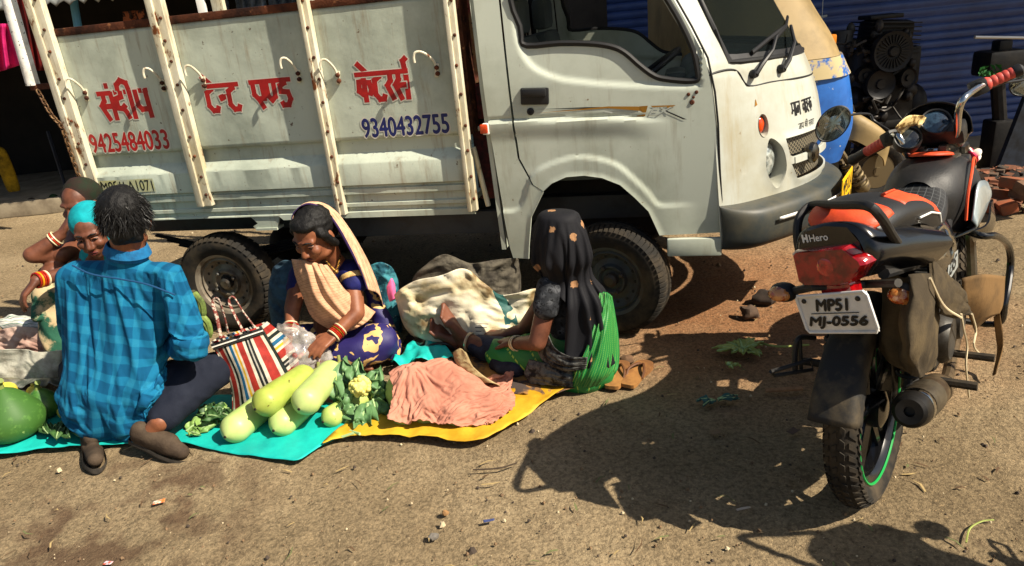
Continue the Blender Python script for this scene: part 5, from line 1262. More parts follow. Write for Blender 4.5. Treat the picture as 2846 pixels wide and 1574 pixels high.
for a, b_, e in ((lg0, lg1, 1), (rg0, rg1, -1)):
    d = (b_ - a).normalized(); gp_ = MB(); L_ = (b_ - a).length
    pr = [(.0, -.012), (.022, -.012), (.022, -.004)]
    for k in range(5): pr += [(.0165, .004 + k * .017), (.0185, .008 + k * .017), (.0185, .018 + k * .017)]
    gp_.lathe(pr, 18, orient(d, None, a)); g_o = gp_.build('grip', GRIP, bar_o)
    q = MB(); q.lathe([(.0175, .086), (.0185, .092), (.0185, L_ - .03), (.021, L_ - .025), (.021, L_ - .008), (.012, L_), (0, L_)], 16, orient(d, None, a)); q.build('grip_end', BLACK, bar_o)
    q = MB(); q.box(a - d * .035, (.05, .045, .052), ch=.01, rot=orient(d, (0, 0, 1)).to_3x3()); q.box(a - d * .03 + Vector((-.022, 0, .004)), (.012, .02, .03), ch=.003)
    q.tube([a - d * .04 + Vector((.03, 0, -.012)), a + d * .02 + Vector((.065, 0, -.02)), b_ + Vector((.05, 0, -.014))], .006, 8, flat=1.5); q.build('switch_and_lever', MATB, bar_o)
# mirrors
mc = Bk(2095, 312, .27); mw = BC + bh * mc.x + bl * mc.y + bu * mc.z
def wl(v): v = Vector(v); return Vector((v.dot(bh), v.dot(bl), v.dot(bu)))
nrm = wl(Vector((-.25, -1, .12))); xa = wl(cr * .94 - cu * .34 * -1)
mm = orient(nrm, wl(cr * .60 + cu * .80), mc)
q = MB(); q.lathe([(0, -.022), (.04, -.018), (.066, -.006), (.070, .003), (.066, .005), (.064, .002)], 34, mm, sy=.72); mir_o = q.build('mirror', BLACK, bike, 60)
q = MB(); q.lathe([(0, .0022), (.066, .0022)], 34, mm, sy=.72); q.build('mirror_glass', M('mirror_face', (150, 158, 160), .03, 1.0), mir_o, 180)
q = MB(); q.tube(curve([mc + wl(cr * .03) + nrm * -.012, Bk(2140, 290, .22), Bk(2186, 288, .19), Bk(2200, 305, .165), lk3 + Vector((0, .0, .02))], 30), .0045, 8); q.build('mirror_stalk', BLACK, mir_o)
mc2 = Bk(2590, 200, -.25); mm = orient(nrm, wl(cr * .8 + cu * .6), mc2)
q = MB(); q.lathe([(0, -.022), (.04, -.018), (.066, -.006), (.070, .003), (.066, .005), (.064, .002)], 34, mm, sy=.72); mir2 = q.build('mirror', BLACK, bike, 60)
q = MB(); q.lathe([(0, .0022), (.066, .0022)], 34, mm, sy=.72); q.build('mirror_glass', M('mirror_face', (150, 158, 160), .03, 1.0), mir2, 180)
q = MB(); q.tube([mc2 + nrm * -.015, (mc2 + rk5) / 2 + Vector((.04, 0, .0)), rk5], .0045, 8); q.build('mirror_stalk', BLACK, mir2)
dn_ = wl(Vector((-.32, -.72, .62))).normalized()
vis = MB(); rows = []
vc = Bk(2345, 305, .0)
for k in range(5):
    rr_ = []; f = k / 4
    for a in range(9):
        an = math.pi * a / 8; rr_.append(vc + Vector((.06 + .08 * f - .02 * math.sin(an), .112 * math.cos(an) * (1 - .25 * f), -.055 - .03 * f + (.115 - .06 * f) * math.sin(an) ** .8)))
    rows.append(rr_)
vis.loft(rows, 26, 12); vis.build('visor', GLOSSB, bike, 180, solid=.004)
hl = MB(); hl.ball(vc + Vector((.10, 0, -.06)), (.085, .10, .085)); hl.build('headlamp', GLOSSB, bike)
cn = MB(); cn.box(vc + Vector((.03, .0, -.045)), (.07, .20, .07), ch=.02, rot=Matrix.Rotation(R(-35), 3, 'Y')); con = cn.build('instrument_console', MATB, bike)
for x, y, lat, rr_, mt in ((2352, 314, -.005, .040, M('dial_face', (52, 74, 92), .08, 0, (20, 30, 44), 30, .4, .6, coat=1.0)), (2282, 355, .065, .036, M('dial_face_dark', (60, 66, 68), .08, 0, (22, 24, 26), 26, .4, .6, coat=1.0))):
    c = Bk(x, y, lat) + dn_ * .022; rr_ *= 1.1; q = MB(); q.lathe([(rr_ * 1.12, -.035), (rr_ * 1.15, .0), (rr_ * 1.10, .006), (rr_, .004), (rr_ * .97, -.004)], 30, orient(dn_, None, c), cap=False); ds = q.build('dial', BLACK, con)
    q = MB(); q.lathe([(0, .002), (rr_ * .7, .0005), (rr_ * .99, -.004)], 30, orient(dn_, None, c)); q.build('dial_face', mt, con)
q = MB(); q.loft([[Bk(2252, 322, .075), Bk(2285, 292, .05), Bk(2325, 292, .02)], [Bk(2258, 330, .08), Bk(2290, 312, .05), Bk(2330, 300, .02)], [Bk(2268, 340, .08), Bk(2300, 316, .05), Bk(2312, 322, .03)]], 10, 10); q.build('torn_sticker', M('cream_sticker', (216, 190, 130), .5, 0, (120, 90, 40), 30, .5, .56), con, 180, solid=.002)
# leg guard, flap, tool bag, strings, stand
lgd = MB(); lgd.tube(curve([(.86, -.02, .64), Bk(2462, 592, -.16), Bk(2505, 594, -.20), Bk(2536, 618, -.22), Bk(2542, 670, -.225), Bk(2528, 760, -.225), Bk(2506, 815, -.20), (.90, -.05, .24)], 40), .0125, 10)
lgd.tube(curve([(.86, .02, .64), (.78, .16, .63), (.72, .26, .56), (.72, .26, .40), (.80, .20, .28), (.90, .05, .24)], 40), .0125, 10); lgd.build('leg_guard', GLOSSB, bike)
fl = MB(); fl.loft([[Bk(2418, 700, -.15), Bk(2470, 690, -.19), Bk(2526, 695, -.22)], [Bk(2425, 760, -.15), Bk(2472, 750, -.19), Bk(2522, 756, -.22)], [Bk(2450, 830, -.15), Bk(2485, 800, -.19), Bk(2514, 790, -.21)]], 12, 14); fl.loft([[Bk(2500, 800, -.2), Bk(2516, 790, -.22)], [Bk(2508, 880, -.2), Bk(2524, 860, -.22)], [Bk(2496, 945, -.2), Bk(2504, 940, -.21)]], 6, 10); fl.build('leg_flap', BROWN, bike, 60, solid=.004)
tb = MB(); rows = []
for pts in (((2262, 700, -.11), (2290, 690, -.15), (2330, 690, -.16), (2345, 700, -.12)), ((2258, 780, -.11), (2285, 775, -.165), (2335, 775, -.175), (2352, 785, -.12)), ((2252, 880, -.11), (2275, 890, -.165), (2325, 880, -.17), (2350, 870, -.12)), ((2258, 930, -.11), (2300, 950, -.14), (2320, 940, -.14), (2345, 920, -.11))):
    f_ = [Bk(*p) for p in pts]; rows.append(f_ + [f_[-1] + Vector((.05, .07, 0)), f_[0] + Vector((.07, .06, 0))])
tb.loft(rows, 36, 26, closed=True, fn=lambda p, i, j: p + Vector((0, -1, .2)) * .012 * (1 - 2 * abs(noise.noise(Vector((j * 9, i * 2.5, 4)))))); tb.build('tool_bag', CANVAS, bike, 180)
tb = MB(); tb.loft([[Bk(2345, 655, -.15), Bk(2380, 690, -.17), Bk(2420, 720, -.18)], [Bk(2350, 730, -.17), Bk(2395, 745, -.185), Bk(2432, 760, -.185)], [Bk(2362, 790, -.17), Bk(2400, 800, -.18), Bk(2440, 790, -.18)]], 12, 12, fn=lambda p, i, j: p + Vector((0, -.01 * noise.noise(Vector((i * 6, j * 6, 1))), 0))); tb.build('bag_flap', CANVAS, bike, 180, solid=.005)
sg = MB()
for pp_ in ([(2418, 790, -.185), (2425, 830, -.19), (2433, 870, -.19), (2430, 920, -.19), (2438, 1000, -.19)], [(2445, 790, -.19), (2455, 830, -.19), (2450, 870, -.19), (2468, 895, -.19)], [(2340, 700, -.18), (2375, 770, -.19), (2418, 800, -.19)]):
    sg.tube(curve([Bk(*p) for p in pp_], 16), .0035, 6)
sg.build('rag_string', M('rag_cream', (206, 190, 156), .9), bike)
ss_ = MB(); ss_.tube([(.42, .10, .28), (.36, .19, .10), (.34, .235, -.015)], [.011, .010, .010], 8); ss_.box((.34, .235, -.012), (.05, .04, .008)); ss_.build('side_stand', MATB, bike)
gd = MB(); gd.tube(curve([Bk(2048, 850, .12), Bk(2012, 850, .13), Bk(2000, 880, .14), Bk(2000, 940, .14)], 20), .008, 8); gd.tube([Bk(1940, 935, .18), Bk(2040, 905, .10), Bk(2045, 930, .10), Bk(1948, 945, .18), Bk(1940, 935, .18)], .006, 8); gd.tube([Bk(2012, 850, .13), Bk(2015, 935, .13)], .006, 6); gd.build('saree_guard', MATB, bike)
for x_, z_ in ((.18, .33), (.52, .27)):
    for s_ in (-1, 1):
        fp = MB(); fp.tube([(x_, s_ * .10, z_), (x_, s_ * .25, z_)], .014, 8); fp.build('footrest', RUBR, bike)
fw_ = MB(); c = Bk(2440, 388, -.09); rf_ = random.Random(5)
for k in range(16):
    d = Vector((rf_.uniform(-1, 1), rf_.uniform(-1, 1), rf_.uniform(-1, 1))).normalized(); fw_.ball(c + d * .022, (.020, .008, .017), 0 if k < 10 else 1, 8, 6, orient(d).to_3x3())
fw_.tube([c, c + Vector((.0, .06, -.02))], .004, 6); fw_.build('cloth_flower', [M('petal_white', (232, 220, 206), .7), M('petal_pink', (210, 40, 84), .7)], bike)

# copy of the motorcycle added unseen beyond the right edge for its cast shadow
b2 = copy_tree(bike); b2.matrix_world = Matrix.Translation((1.754, .984, 0)) @ Matrix.Rotation(R(-90), 4, 'Z') @ Matrix.Translation(-BC) @ bike.matrix_world
b2['label'] = 'unseen black motorcycle copy added to cast the shadow at the lower right'
# ------------------------------------------------------------------ people
SKIN = M('skin_brown', (130, 80, 54), .5, 0, (104, 60, 40), 14, .42, .66, .12, 220, .4)
SKIND = M('skin_dark', (106, 64, 46), .5, 0, (82, 48, 34), 14, .42, .66, .12, 220, .4)
HAIR = M('black_hair', (11, 10, 10), .62, 0, (24, 22, 21), 70, .5, .75, .7, 220, .3, stretch=(1, 1, .3))
EYEW = M('eye_white', (120, 106, 98), .3); LIP = M('lip', (96, 40, 36), .4)
BANG_R = M('bangle_red', (150, 20, 18), .25, .2, (196, 60, 30), 40); BANG_W = M('bangle_ivory', (220, 200, 160), .3); BANG_G = M('bangle_gold', (190, 140, 50), .25, .8)
def head_caps(mb, c, f, u, k=1.0):
    B = basis(f, u); q = lambda x, y, z: Vector(c) + B @ Vector((x * k, y * k, z * k))
    def el(p, r): mb.ball(q(*p), tuple(a * k for a in r), 0, 18, 12, B)
    el((0, -.008, .030), (.076, .096, .088)); el((0, .028, -.040), (.060, .066, .074)); el((0, .066, -.092), (.024, .020, .018))
    mb.cap(q(0, .090, .012), .010 * k, q(0, .112, -.028), .013 * k)
    for s in (-1, 1):
        el((.012 * s, .102, -.034), (.010, .010, .008)); el((.036 * s, .070, -.022), (.028, .026, .024)); el((.079 * s, -.006, -.008), (.010, .020, .033))
        mb.cap(q(.010 * s, .090, .030), .010 * k, q(.046 * s, .074, .028), .012 * k); el((.048 * s, .02, -.070), (.018, .04, .02))
    mb.cap(q(-.018, .089, -.060), .009 * k, q(.018, .089, -.060), .009 * k); mb.cap(q(-.015, .087, -.071), .009 * k, q(.015, .087, -.071), .009 * k)
    return q, B
def face_bits(par, c, f, u, k=1.0):
    B = basis(f, u); q = lambda x, y, z: Vector(c) + B @ Vector((x * k, y * k, z * k))
    for s in (-1, 1):
        m = MB(); m.ball(q(.032 * s, .079, .008), (.015 * k, .010 * k, .0075 * k), 0, 12, 8, B); eo = wb(m, 'eye', EYEW, par)
        m = MB(); m.ball(q(.032 * s, .0865, .006), (.0065 * k, .004 * k, .0065 * k), 0, 10, 6, B); wb(m, 'iris', INKP, eo)
        m = MB(); m.tube([q(.012 * s, .097, .030), q(.030 * s, .094, .036), q(.050 * s, .080, .030)], [.003, .0045, .002], 6); wb(m, 'eyebrow', HAIR, par)
        m = MB(); m.tube([q(.017 * s, .090, .010), q(.032 * s, .0905, .0145), q(.047 * s, .080, .008)], .0028, 6); wb(m, 'eyelid', SKIN, par)
    m = MB(); m.tube([q(-.022, .094, -.0605), q(-.008, .0985, -.057), q(.008, .0985, -.057), q(.022, .094, -.0605)], [.002, .0048, .0048, .002], 8); m.tube([q(-.019, .092, -.069), q(0, .096, -.0705), q(.019, .092, -.069)], [.002, .0055, .002], 8); wb(m, 'lips', LIP, par)
INKP = M('iris_dark', (12, 8, 6), .15)
def hand(mb, w, d, n, thumb=1, curl=.5, k=1.0, spread=1.0):
    w = Vector(w); d = Vector(d).normalized(); n = Vector(n); n = (n - d * n.dot(d)).normalized(); s = d.cross(n) * thumb
    offs = (.030, .010, -.010, -.028); lens = (.070, .078, .072, .056)
    for i in range(4):
        b = w + s * offs[i] * .55 * k + d * .015 * k; kn = w + d * (.088 - .004 * abs(i - 1)) * k + s * offs[i] * k
        mb.cap(b, .0155 * k, kn, .0115 * k)
        p = kn; a = curl * (.7 + .12 * i); v = (d + s * (offs[i] * 3.0 * spread)).normalized(); L_ = lens[i] * k
        for j, (fr_, r0_, r1_) in enumerate(((.45, .0100, .0090), (.32, .0090, .0082), (.25, .0082, .0070))):
            v = (v * math.cos(a) + n * math.sin(a)).normalized() if j < 3 else v
            q = p + v * L_ * fr_; mb.cap(p, r0_ * k, q, r1_ * k); p = q
            a = curl * .85; nn_ = n
            n2 = (n * math.cos(a * .5) - d * math.sin(a * .5)); 
    t0 = w + d * .025 * k + s * .026 * k; t1 = t0 + (d * .6 + s * .75 + n * .25).normalized() * .038 * k; t2 = t1 + (d * .85 + s * .25 + n * .4).normalized() * .030 * k
    mb.cap(w + d * .015 * k + s * .01 * k, .018 * k, t0, .0145 * k); mb.cap(t0, .0135 * k, t1, .0110 * k); mb.cap(t1, .0110 * k, t2, .0085 * k)
def foot(mb, heel, toe, up, k=1.0, splay=1):
    heel = Vector(heel); toe = Vector(toe); d = (toe - heel).normalized(); up = Vector(up); up = (up - d * up.dot(d)).normalized(); s = d.cross(up); L_ = (toe - heel).length
    mb.ball(heel, (.030 * k, .030 * k, .030 * k)); mb.cap(heel, .029 * k, heel + d * L_ * .62 + s * .012, .027 * k); mb.cap(heel + up * .02, .028 * k, heel + d * L_ * .6 - s * .014 + up * .008, .022 * k)
    for i in range(5):
        o = (-.030 + .0145 * i) * k * -splay; b = heel + d * L_ * .62 + s * o; e = heel + d * (L_ * (1.0 - .035 * i * 1.0)) + s * o * 1.15
        r = (.0135 if i == 0 else .0095) * k; mb.cap(b, .016 * k, e - d * .015, r); mb.ball(e, r * 1.05)
def bangles(par, c, axis, r, spec, wdt=.006):
    axis = Vector(axis).normalized(); x = axis.orthogonal().normalized(); y = axis.cross(x); n = len(spec)
    for i, mt in enumerate(spec):
        cc = Vector(c) + axis * (i - (n - 1) / 2) * wdt * 1.35; m = MB(); m.tube([cc + (x * math.cos(a * .2618) + y * math.sin(a * .2618)) * (r + .0012 * (i % 2)) for a in range(24)], wdt * .55, 6, closed=True); wb(m, 'bangle', mt, par)
def strands(mb, n, seed, fn):
    rg = random.Random(seed)
    for i in range(n):
        p, d, w, L_ = fn(rg)
        s = d.cross(Vector((rg.uniform(-1, 1), rg.uniform(-1, 1), rg.uniform(-1, 1)))).normalized() * w
        q = p + d * L_ * .5 + Vector((0, 0, -.004)); e = p + d * L_ + Vector((0, 0, -.012))
        mb.add([p - s, p + s, q + s * .8, q - s * .8, e], [(0, 1, 2, 3), (3, 2, 4)])

# ---- man in the blue checked shirt, squatting with his back to us
man = thing('person', 'man in a blue checked shirt squatting with his back turned', 'person', G(330, 1150))
b = MB(); hc = P(314, 556, 2.66); hf = Vector((-.38, .88, -.16)); head_caps(b, hc, hf, (0.02, .15, 1), 1.03)
ps = lambda *a: P(*a)
b.cap(hc + Vector((0, -.01, -.06)), .058, ps(322, 640, 2.67), .062)
b.cap(ps(322, 650, 2.70), .06, ps(300, 760, 2.73), .085); b.cap(ps(225, 760, 2.73), .075, ps(225, 950, 2.66), .088); b.cap(ps(365, 760, 2.69), .070, ps(345, 950, 2.62), .088); b.cap(ps(225, 960, 2.64), .095, ps(355, 960, 2.61), .095); b.cap(ps(205, 695, 2.73), .048, ps(418, 702, 2.67), .048)
b.cap(ps(428, 700, 2.63), .045, ps(480, 872, 2.56), .038); b.cap(ps(480, 872, 2.56), .036, ps(430, 864, 2.72), .028)
hand(b, ps(430, 864, 2.72), ps(402, 838, 2.86) - ps(430, 864, 2.72), (-.3, 0, -1), 1, .5)
b.cap(ps(188, 700, 2.71), .045, ps(172, 805, 2.80), .038); b.cap(ps(172, 805, 2.80), .036, ps(200, 850, 3.0), .028); hand(b, ps(200, 850, 3.0), (.3, .9, -.2), (0, 0, -1), -1, .5)
b.cap(ps(370, 985, 2.62), .085, ps(540, 932, 2.73), .058); b.cap(ps(540, 932, 2.73), .052, ps(402, 1062, 2.46), .040)
b.cap(ps(230, 1000, 2.64), .085, ps(195, 930, 2.98), .058); b.cap(ps(195, 930, 2.98), .052, ps(238, 1080, 2.66), .04)
b.cap(ps(402, 1062, 2.46), .038, ps(380, 1088, 2.455), .034); b.cap(ps(238, 1080, 2.66), .038, ps(232, 1092, 2.62), .034)
mbody = skin_over(b, 'body', SKIN, man, .006, 8)
hr = MB(); B = basis(hf, (0, .15, 1)); hq = lambda x, y, z: hc + B @ Vector((x, y, z))
hr.ball(hq(0, -.016, .044), (.086, .104, .094), 0, 20, 14, B); hr.ball(hq(0, -.046, -.020), (.070, .058, .062), 0, 16, 12, B); hr.ball(hq(-.0, .045, .095), (.06, .06, .045), 0, 16, 12, B); hr.cap(hq(-.035, -.050, -.065), .022, hq(.035, -.050, -.065), .022)
def hpost(co, no):
    o = co.copy()
    for i in range(len(co)):
        p = Vector(co[i]); o[i] = co[i] + no[i] * (.0035 * noise.noise(p * 60) + .0025 * noise.noise(p * 28))
    return o
skull = skin_over(hr, 'hair', HAIR, man, .006, 5, hpost)
hs = MB()
def hst(rg):
    a = rg.uniform(0, 6.283); e = rg.uniform(-.62, 1.35); v = Vector((math.cos(a) * math.cos(e), math.sin(a) * math.cos(e), math.sin(e)))
    p = hq(v.x * .088, v.y * .105 - .016, v.z * .098 + .032); out = B @ v
    d = (out * .34 + Vector((0, 0, -.5)) + B @ Vector((rg.uniform(-.5, .5), rg.uniform(-.3, .8), rg.uniform(-.3, .3)))).normalized()
    return p - out * .004, d, rg.uniform(.0007, .0015), rg.uniform(.020, .042)
strands(hs, 6000, 2, hst); hs.m = [1 if (i // 2) % 5 == 0 else 0 for i in range(len(hs.f))]; wb(hs, 'hair_strands', [HAIR, M('hair_sheen', (34, 33, 33), .45)], skull, smooth=0)  # some strands greyer: hair sheen painted into their colour
sh_m = bpy.data.materials.new('checked_shirt'); sh_m.use_nodes = True; N, L = nt(sh_m); bb = N['Principled BSDF']
tc, u, v = uvxy(N, L)
def band(x, w, soft=.02):
    f = node_math(N, L, 'ABSOLUTE', node_math(N, L, 'SUBTRACT', node_math(N, L, 'FRACT', x), .5))
    m_ = N.new('ShaderNodeMapRange'); m_.inputs[1].default_value = w + soft; m_.inputs[2].default_value = w - soft; L.new(f, m_.inputs[0]); return m_.outputs[0]
wob = N.new('ShaderNodeTexNoise'); wob.inputs['Scale'].default_value = 9; L.new(tc.outputs['Object'], wob.inputs['Vector'])
wv = node_math(N, L, 'MULTIPLY', node_math(N, L, 'SUBTRACT', wob.outputs[0], .5), .2)
bu_ = band(node_math(N, L, 'ADD', node_math(N, L, 'MULTIPLY', u, 15.0), wv), .20); bv_ = band(node_math(N, L, 'ADD', node_math(N, L, 'MULTIPLY', v, 14.5), wv), .20)
mx_ = node_math(N, L, 'MAXIMUM', node_math(N, L, 'MULTIPLY', bu_, .75), node_math(N, L, 'MULTIPLY', bv_, .8))
both = node_math(N, L, 'MULTIPLY', bu_, bv_)
fine = N.new('ShaderNodeTexNoise'); fine.inputs['Scale'].default_value = 260; L.new(tc.outputs['Object'], fine.inputs['Vector'])
cc = mixc(N, L, mx_, sm((8, 72, 110)), sm((22, 108, 146))); cc = mixc(N, L, node_math(N, L, 'MULTIPLY', both, .45), cc, sm((44, 134, 166)))
cc = mixc(N, L, node_math(N, L, 'MULTIPLY', fine.outputs[0], .5), cc, sm((14, 84, 116)))
L.new(cc, bb.inputs['Base Color']); bb.inputs['Roughness'].default_value = .9; bb.inputs['Specular IOR Level'].default_value = .15; fabric_bump(N, L, bb, 320, .35)
s = MB()
s.cap(ps(322, 650, 2.68), .072, ps(300, 760, 2.71), .115); s.cap(ps(312, 720, 2.69), .105, ps(295, 900, 2.64), .125); s.cap(ps(196, 694, 2.71), .064, ps(425, 702, 2.65), .066)
s.cap(ps(222, 720, 2.71), .085, ps(226, 860, 2.68), .105); s.cap(ps(380, 730, 2.66), .078, ps(345, 870, 2.64), .092); s.cap(ps(230, 880, 2.67), .110, ps(212, 985, 2.60), .118); s.cap(ps(340, 880, 2.64), .098, ps(358, 985, 2.57), .116)
s.cap(ps(205, 985, 2.58), .105, ps(225, 1015, 2.56), .085); s.cap(ps(300, 900, 2.63), .12, ps(292, 1010, 2.55), .105); s.cap(ps(372, 985, 2.55), .11, ps(385, 1008, 2.53), .085); s.cap(ps(225, 1012, 2.55), .085, ps(390, 1006, 2.53), .085)
s.cap(ps(432, 705, 2.63), .066, ps(484, 868, 2.555), .060); s.cap(ps(484, 868, 2.555), .060, ps(442, 866, 2.68), .042)
s.cap(ps(186, 700, 2.71), .066, ps(172, 806, 2.80), .060); s.cap(ps(172, 806, 2.80), .058, ps(196, 848, 2.97), .042)
up_ = (ps(322, 640, 2.67) - ps(292, 985, 2.60)).normalized(); rt_ = Vector((1, -.12, -.02)); rt_ = (rt_ - up_ * rt_.dot(up_)).normalized()
o_ = ps(300, 800, 2.6)
f1 = folds(.013, 15, 3.2, up_ * 1 + rt_ * .12, 3.0, lambda p: .35 + 1.3 * max(0, min(1, (.48 - p.z) / .22))); f2 = folds(.007, 9, 5, rt_ * 1 + up_ * .6, 8.0)
f3 = folds(.010, 26, 6, (ps(484, 868, 2.55) - ps(432, 705, 2.63)).normalized(), 1.0, lambda p: 1.0 if p.x > ps(425, 800, 2.6).x and p.z > .3 else .2)
f4 = folds(.0045, 42, 7, up_ * 1 + rt_ * .5, 5.0, lambda p: .4 + max(0, min(1, (.50 - p.z) / .2))); f5 = folds(.004, 24, 24, up_, 12.0, None, False)
f6 = folds(.016, 20, 4, up_ * .8 + rt_ * .6, 21.0, lambda p: math.exp(-((p.x - ar_.x) ** 2 + (p.z - ar_.z) ** 2) / .014)); f7 = folds(.016, 20, 4, up_ * .8 - rt_ * .6, 23.0, lambda p: math.exp(-((p.x - al_.x) ** 2 + (p.z - al_.z) ** 2) / .012))
ar_, al_ = ps(405, 790, 2.62), ps(205, 800, 2.70)
def shp(co, no):
    for f_ in (f1, f6, f7): co = f_(co, no)
    return co
def shuv(co):
    d = co - np.array(o_); x = d @ np.array(rt_); y = d @ np.array(up_)
    z = d @ np.array(up_.cross(rt_)); x = x + .35 * np.sign(x) * np.clip(np.abs(z) - .05, 0, 1)
    return np.stack([x + .5, y + .5], 1)
shirt = skin_over(s, 'shirt', sh_m, man, .0105, 8, shp, shuv)
m = MB(); nk = ps(320, 628, 2.67); ax_ = (hc - nk).normalized()
cm = orient(ax_, rt_, nk)
m.loft([[cm @ Vector((.072 * math.cos(q * .5236) * k, .066 * math.sin(q * .5236) * k, z)) for q in range(12)] for k, z in ((1.06, -.03), (1.04, .0), (.96, .022), (1.02, .024), (1.14, .004), (1.22, -.012))], 40, 12, closed=True); wb(m, 'collar', M('shirt_collar', (12, 100, 150), .9, 0, (8, 76, 120), 30, bump=.3, bscale=300), shirt, smooth=180)
m = MB(); m.tube(curve([ps(182, 668, 2.615), ps(230, 690, 2.585), ps(300, 702, 2.575), ps(370, 716, 2.555), ps(440, 742, 2.555)], 40), .0035, 6); wb(m, 'yoke_seam', M('seam_navy', (8, 60, 100), .9), shirt)
TROU = M('navy_trousers', (22, 26, 38), .85, 0, (32, 36, 48), 8, .42, .66, .4, 200, .2)
t = MB(); t.cap(ps(290, 985, 2.62), .115, ps(370, 985, 2.62), .10); t.cap(ps(365, 985, 2.62), .105, ps(545, 930, 2.73), .075); t.cap(ps(545, 930, 2.73), .072, ps(412, 1050, 2.49), .058); t.cap(ps(470, 960, 2.64), .07, ps(430, 1020, 2.55), .06)
t.cap(ps(232, 1000, 2.64), .105, ps(195, 930, 2.98), .075); t.cap(ps(195, 930, 2.98), .07, ps(236, 1075, 2.66), .055)
trous = skin_over(t, 'trousers', TROU, man, .008, 7, folds(.009, 15, 4, ps(545, 930, 2.7) - ps(400, 985, 2.6), 2.0))
wrinkle(shirt, [mbody, trous], 24, -.13, lambda p: 1.0 if p.z > .70 else (.35 if p.x > ps(425, 800, 2.6).x and p.z < .45 else 0.0), .25)
SHOE = M('brown_canvas_shoe', (74, 62, 50), .8, 0, (52, 42, 34), 12, .42, .66, .4, 160, .2)
for hl, bl_, te, u_ in ((ps(352, 1096, 2.46), ps(425, 1122, 2.42), ps(458, 1138, 2.40), (0, 0, 1)), (ps(226, 1095, 2.60), ps(234, 1135, 2.54), G(240, 1156, .03), (0, .4, 1))):
    m = MB(); d = (te - hl).normalized(); u_ = Vector(u_); u_ = (u_ - d * u_.dot(d)).normalized()
    m.cap(hl + u_ * .016, .038, bl_ + u_ * .012, .041); m.cap(hl, .036, bl_, .040); m.cap(bl_, .041, te, .029); m.cap(hl + u_ * .03, .034, hl + d * .08 + u_ * .02, .030)
    so = skin_over(m, 'shoe', SHOE, man, .005, 6)
    m = MB(); rows = []
    sdv = d.cross(u_)
    out = [(-.04, 0), (-.03, .030), (.05, .034), (.13, .043), (.20, .040), (.245, .02), (.252, 0), (.245, -.02), (.20, -.040), (.13, -.043), (.05, -.034), (-.03, -.030)]
    L_ = (te - hl).length / .21
    for z, k in ((-.016, .92), (-.026, .97), (-.038, .94), (-.040, .4)): rows.append([hl + d * (x * L_) + sdv * (y * k) + u_ * z for x, y in out])
    m.loft(rows, 44, 8, closed=True); wb(m, 'sole', M('shoe_sole', (60, 54, 46), .85, 0, (38, 34, 30), 30), so, smooth=60)

# ---- woman with the beige veil, sitting cross-legged
w1 = thing('person', 'seated woman in a navy blouse with a beige striped veil over her head', 'person', G(850, 915))
hc = P(792, 590, 2.985); hf = Vector((-.40, -.78, -.42)); hu = Vector((-.12, -.36, .9))
b = MB(); head_caps(b, hc, hf, hu, 1.0); nb_ = P(836, 662, 3.08)
b.cap(hc + Vector((.03, .035, -.05)), .048, nb_, .052); b.cap(nb_, .06, P(845, 760, 3.13), .105); b.cap(P(845, 760, 3.13), .10, P(850, 865, 3.17), .125)
b.cap(P(765, 690, 3.10), .05, P(882, 684, 3.07), .05)
e1, w1p, h1 = P(896, 788, 2.95), P(842, 842, 2.86), P(806, 858, 2.82)
b.cap(P(884, 690, 3.06), .047, e1, .040); b.cap(e1, .039, w1p, .026); hand(b, w1p, h1 - w1p + Vector((0, -.02, -.01)), (-.2, .3, -1), -1, .45, .95)
e2, w2p, h2 = P(736, 776, 3.03), P(732, 832, 2.94), P(706, 856, 2.90)
b.cap(P(756, 695, 3.09), .045, e2, .038); b.cap(e2, .037, w2p, .026); hand(b, w2p, h2 - w2p + Vector((-.02, -.03, -.01)), (.3, .2, -1), 1, .6, .95)
b.cap(P(850, 880, 3.16), .10, P(945, 868, 3.0), .05); b.cap(P(850, 880, 3.16), .10, P(718, 868, 3.08), .05); b.cap(P(942, 874, 3.0), .045, P(800, 905, 2.92), .045); b.cap(P(720, 876, 3.07), .045, P(880, 905, 2.97), .04)
foot(b, P(800, 908, 2.93), P(745, 915, 2.95), (0, -.3, 1)); foot(b, P(880, 908, 2.95), P(935, 915, 2.96), (0, -.3, 1))
bo1 = skin_over(b, 'body', SKIN, w1, .0055, 7); face_bits(w1, hc, hf, hu)
B = basis(hf, hu); hq = lambda x, y, z: hc + B @ Vector((x, y, z)); hr = MB()
hr.ball(hq(0, -.022, .044), (.085, .092, .086), 0, 20, 14, B); hr.ball(hq(.0, .030, .088), (.064, .052, .032), 0, 16, 12, B); hr.cap(hq(-.070, .028, .040), .022, hq(-.078, -.01, -.05), .020); hr.cap(hq(.070, .028, .040), .022, hq(.078, -.01, -.05), .020); hr.ball(hq(0, -.085, -.04), (.05, .04, .05), 0, 14, 10, B)
skin_over(hr, 'hair', HAIR, w1, .005, 5, hpost)
NAVY = M('navy_blouse', (22, 26, 92), .7, 0, (14, 16, 60), 12, .4, .66, .35, 180, .3)
s = MB(); s.cap(nb_ + Vector((0, .03, -.05)), .068, P(845, 775, 3.14), .118); s.cap(P(762, 690, 3.11), .058, P(880, 684, 3.08), .060); s.cap(P(882, 684, 3.07), .060, P(892, 712, 3.03), .058); s.cap(P(758, 692, 3.10), .056, P(748, 722, 3.08), .052)
bl1 = skin_over(s, 'blouse', NAVY, w1, .007, 6, folds(.004, 14, 5, (1, 0, .4), 4.0))
m = MB(); a, e = P(889, 700, 3.045), P(893, 716, 3.025); ax_ = (e - a).normalized(); m4 = orient(ax_, None, a)
m.lathe([(.060, -.012), (.0625, -.010), (.0625, .012), (.060, .014)], 28, m4); wb(m, 'sleeve_band', M('gold_band', (206, 176, 116), .6, 0, (150, 110, 60), 60), bl1)
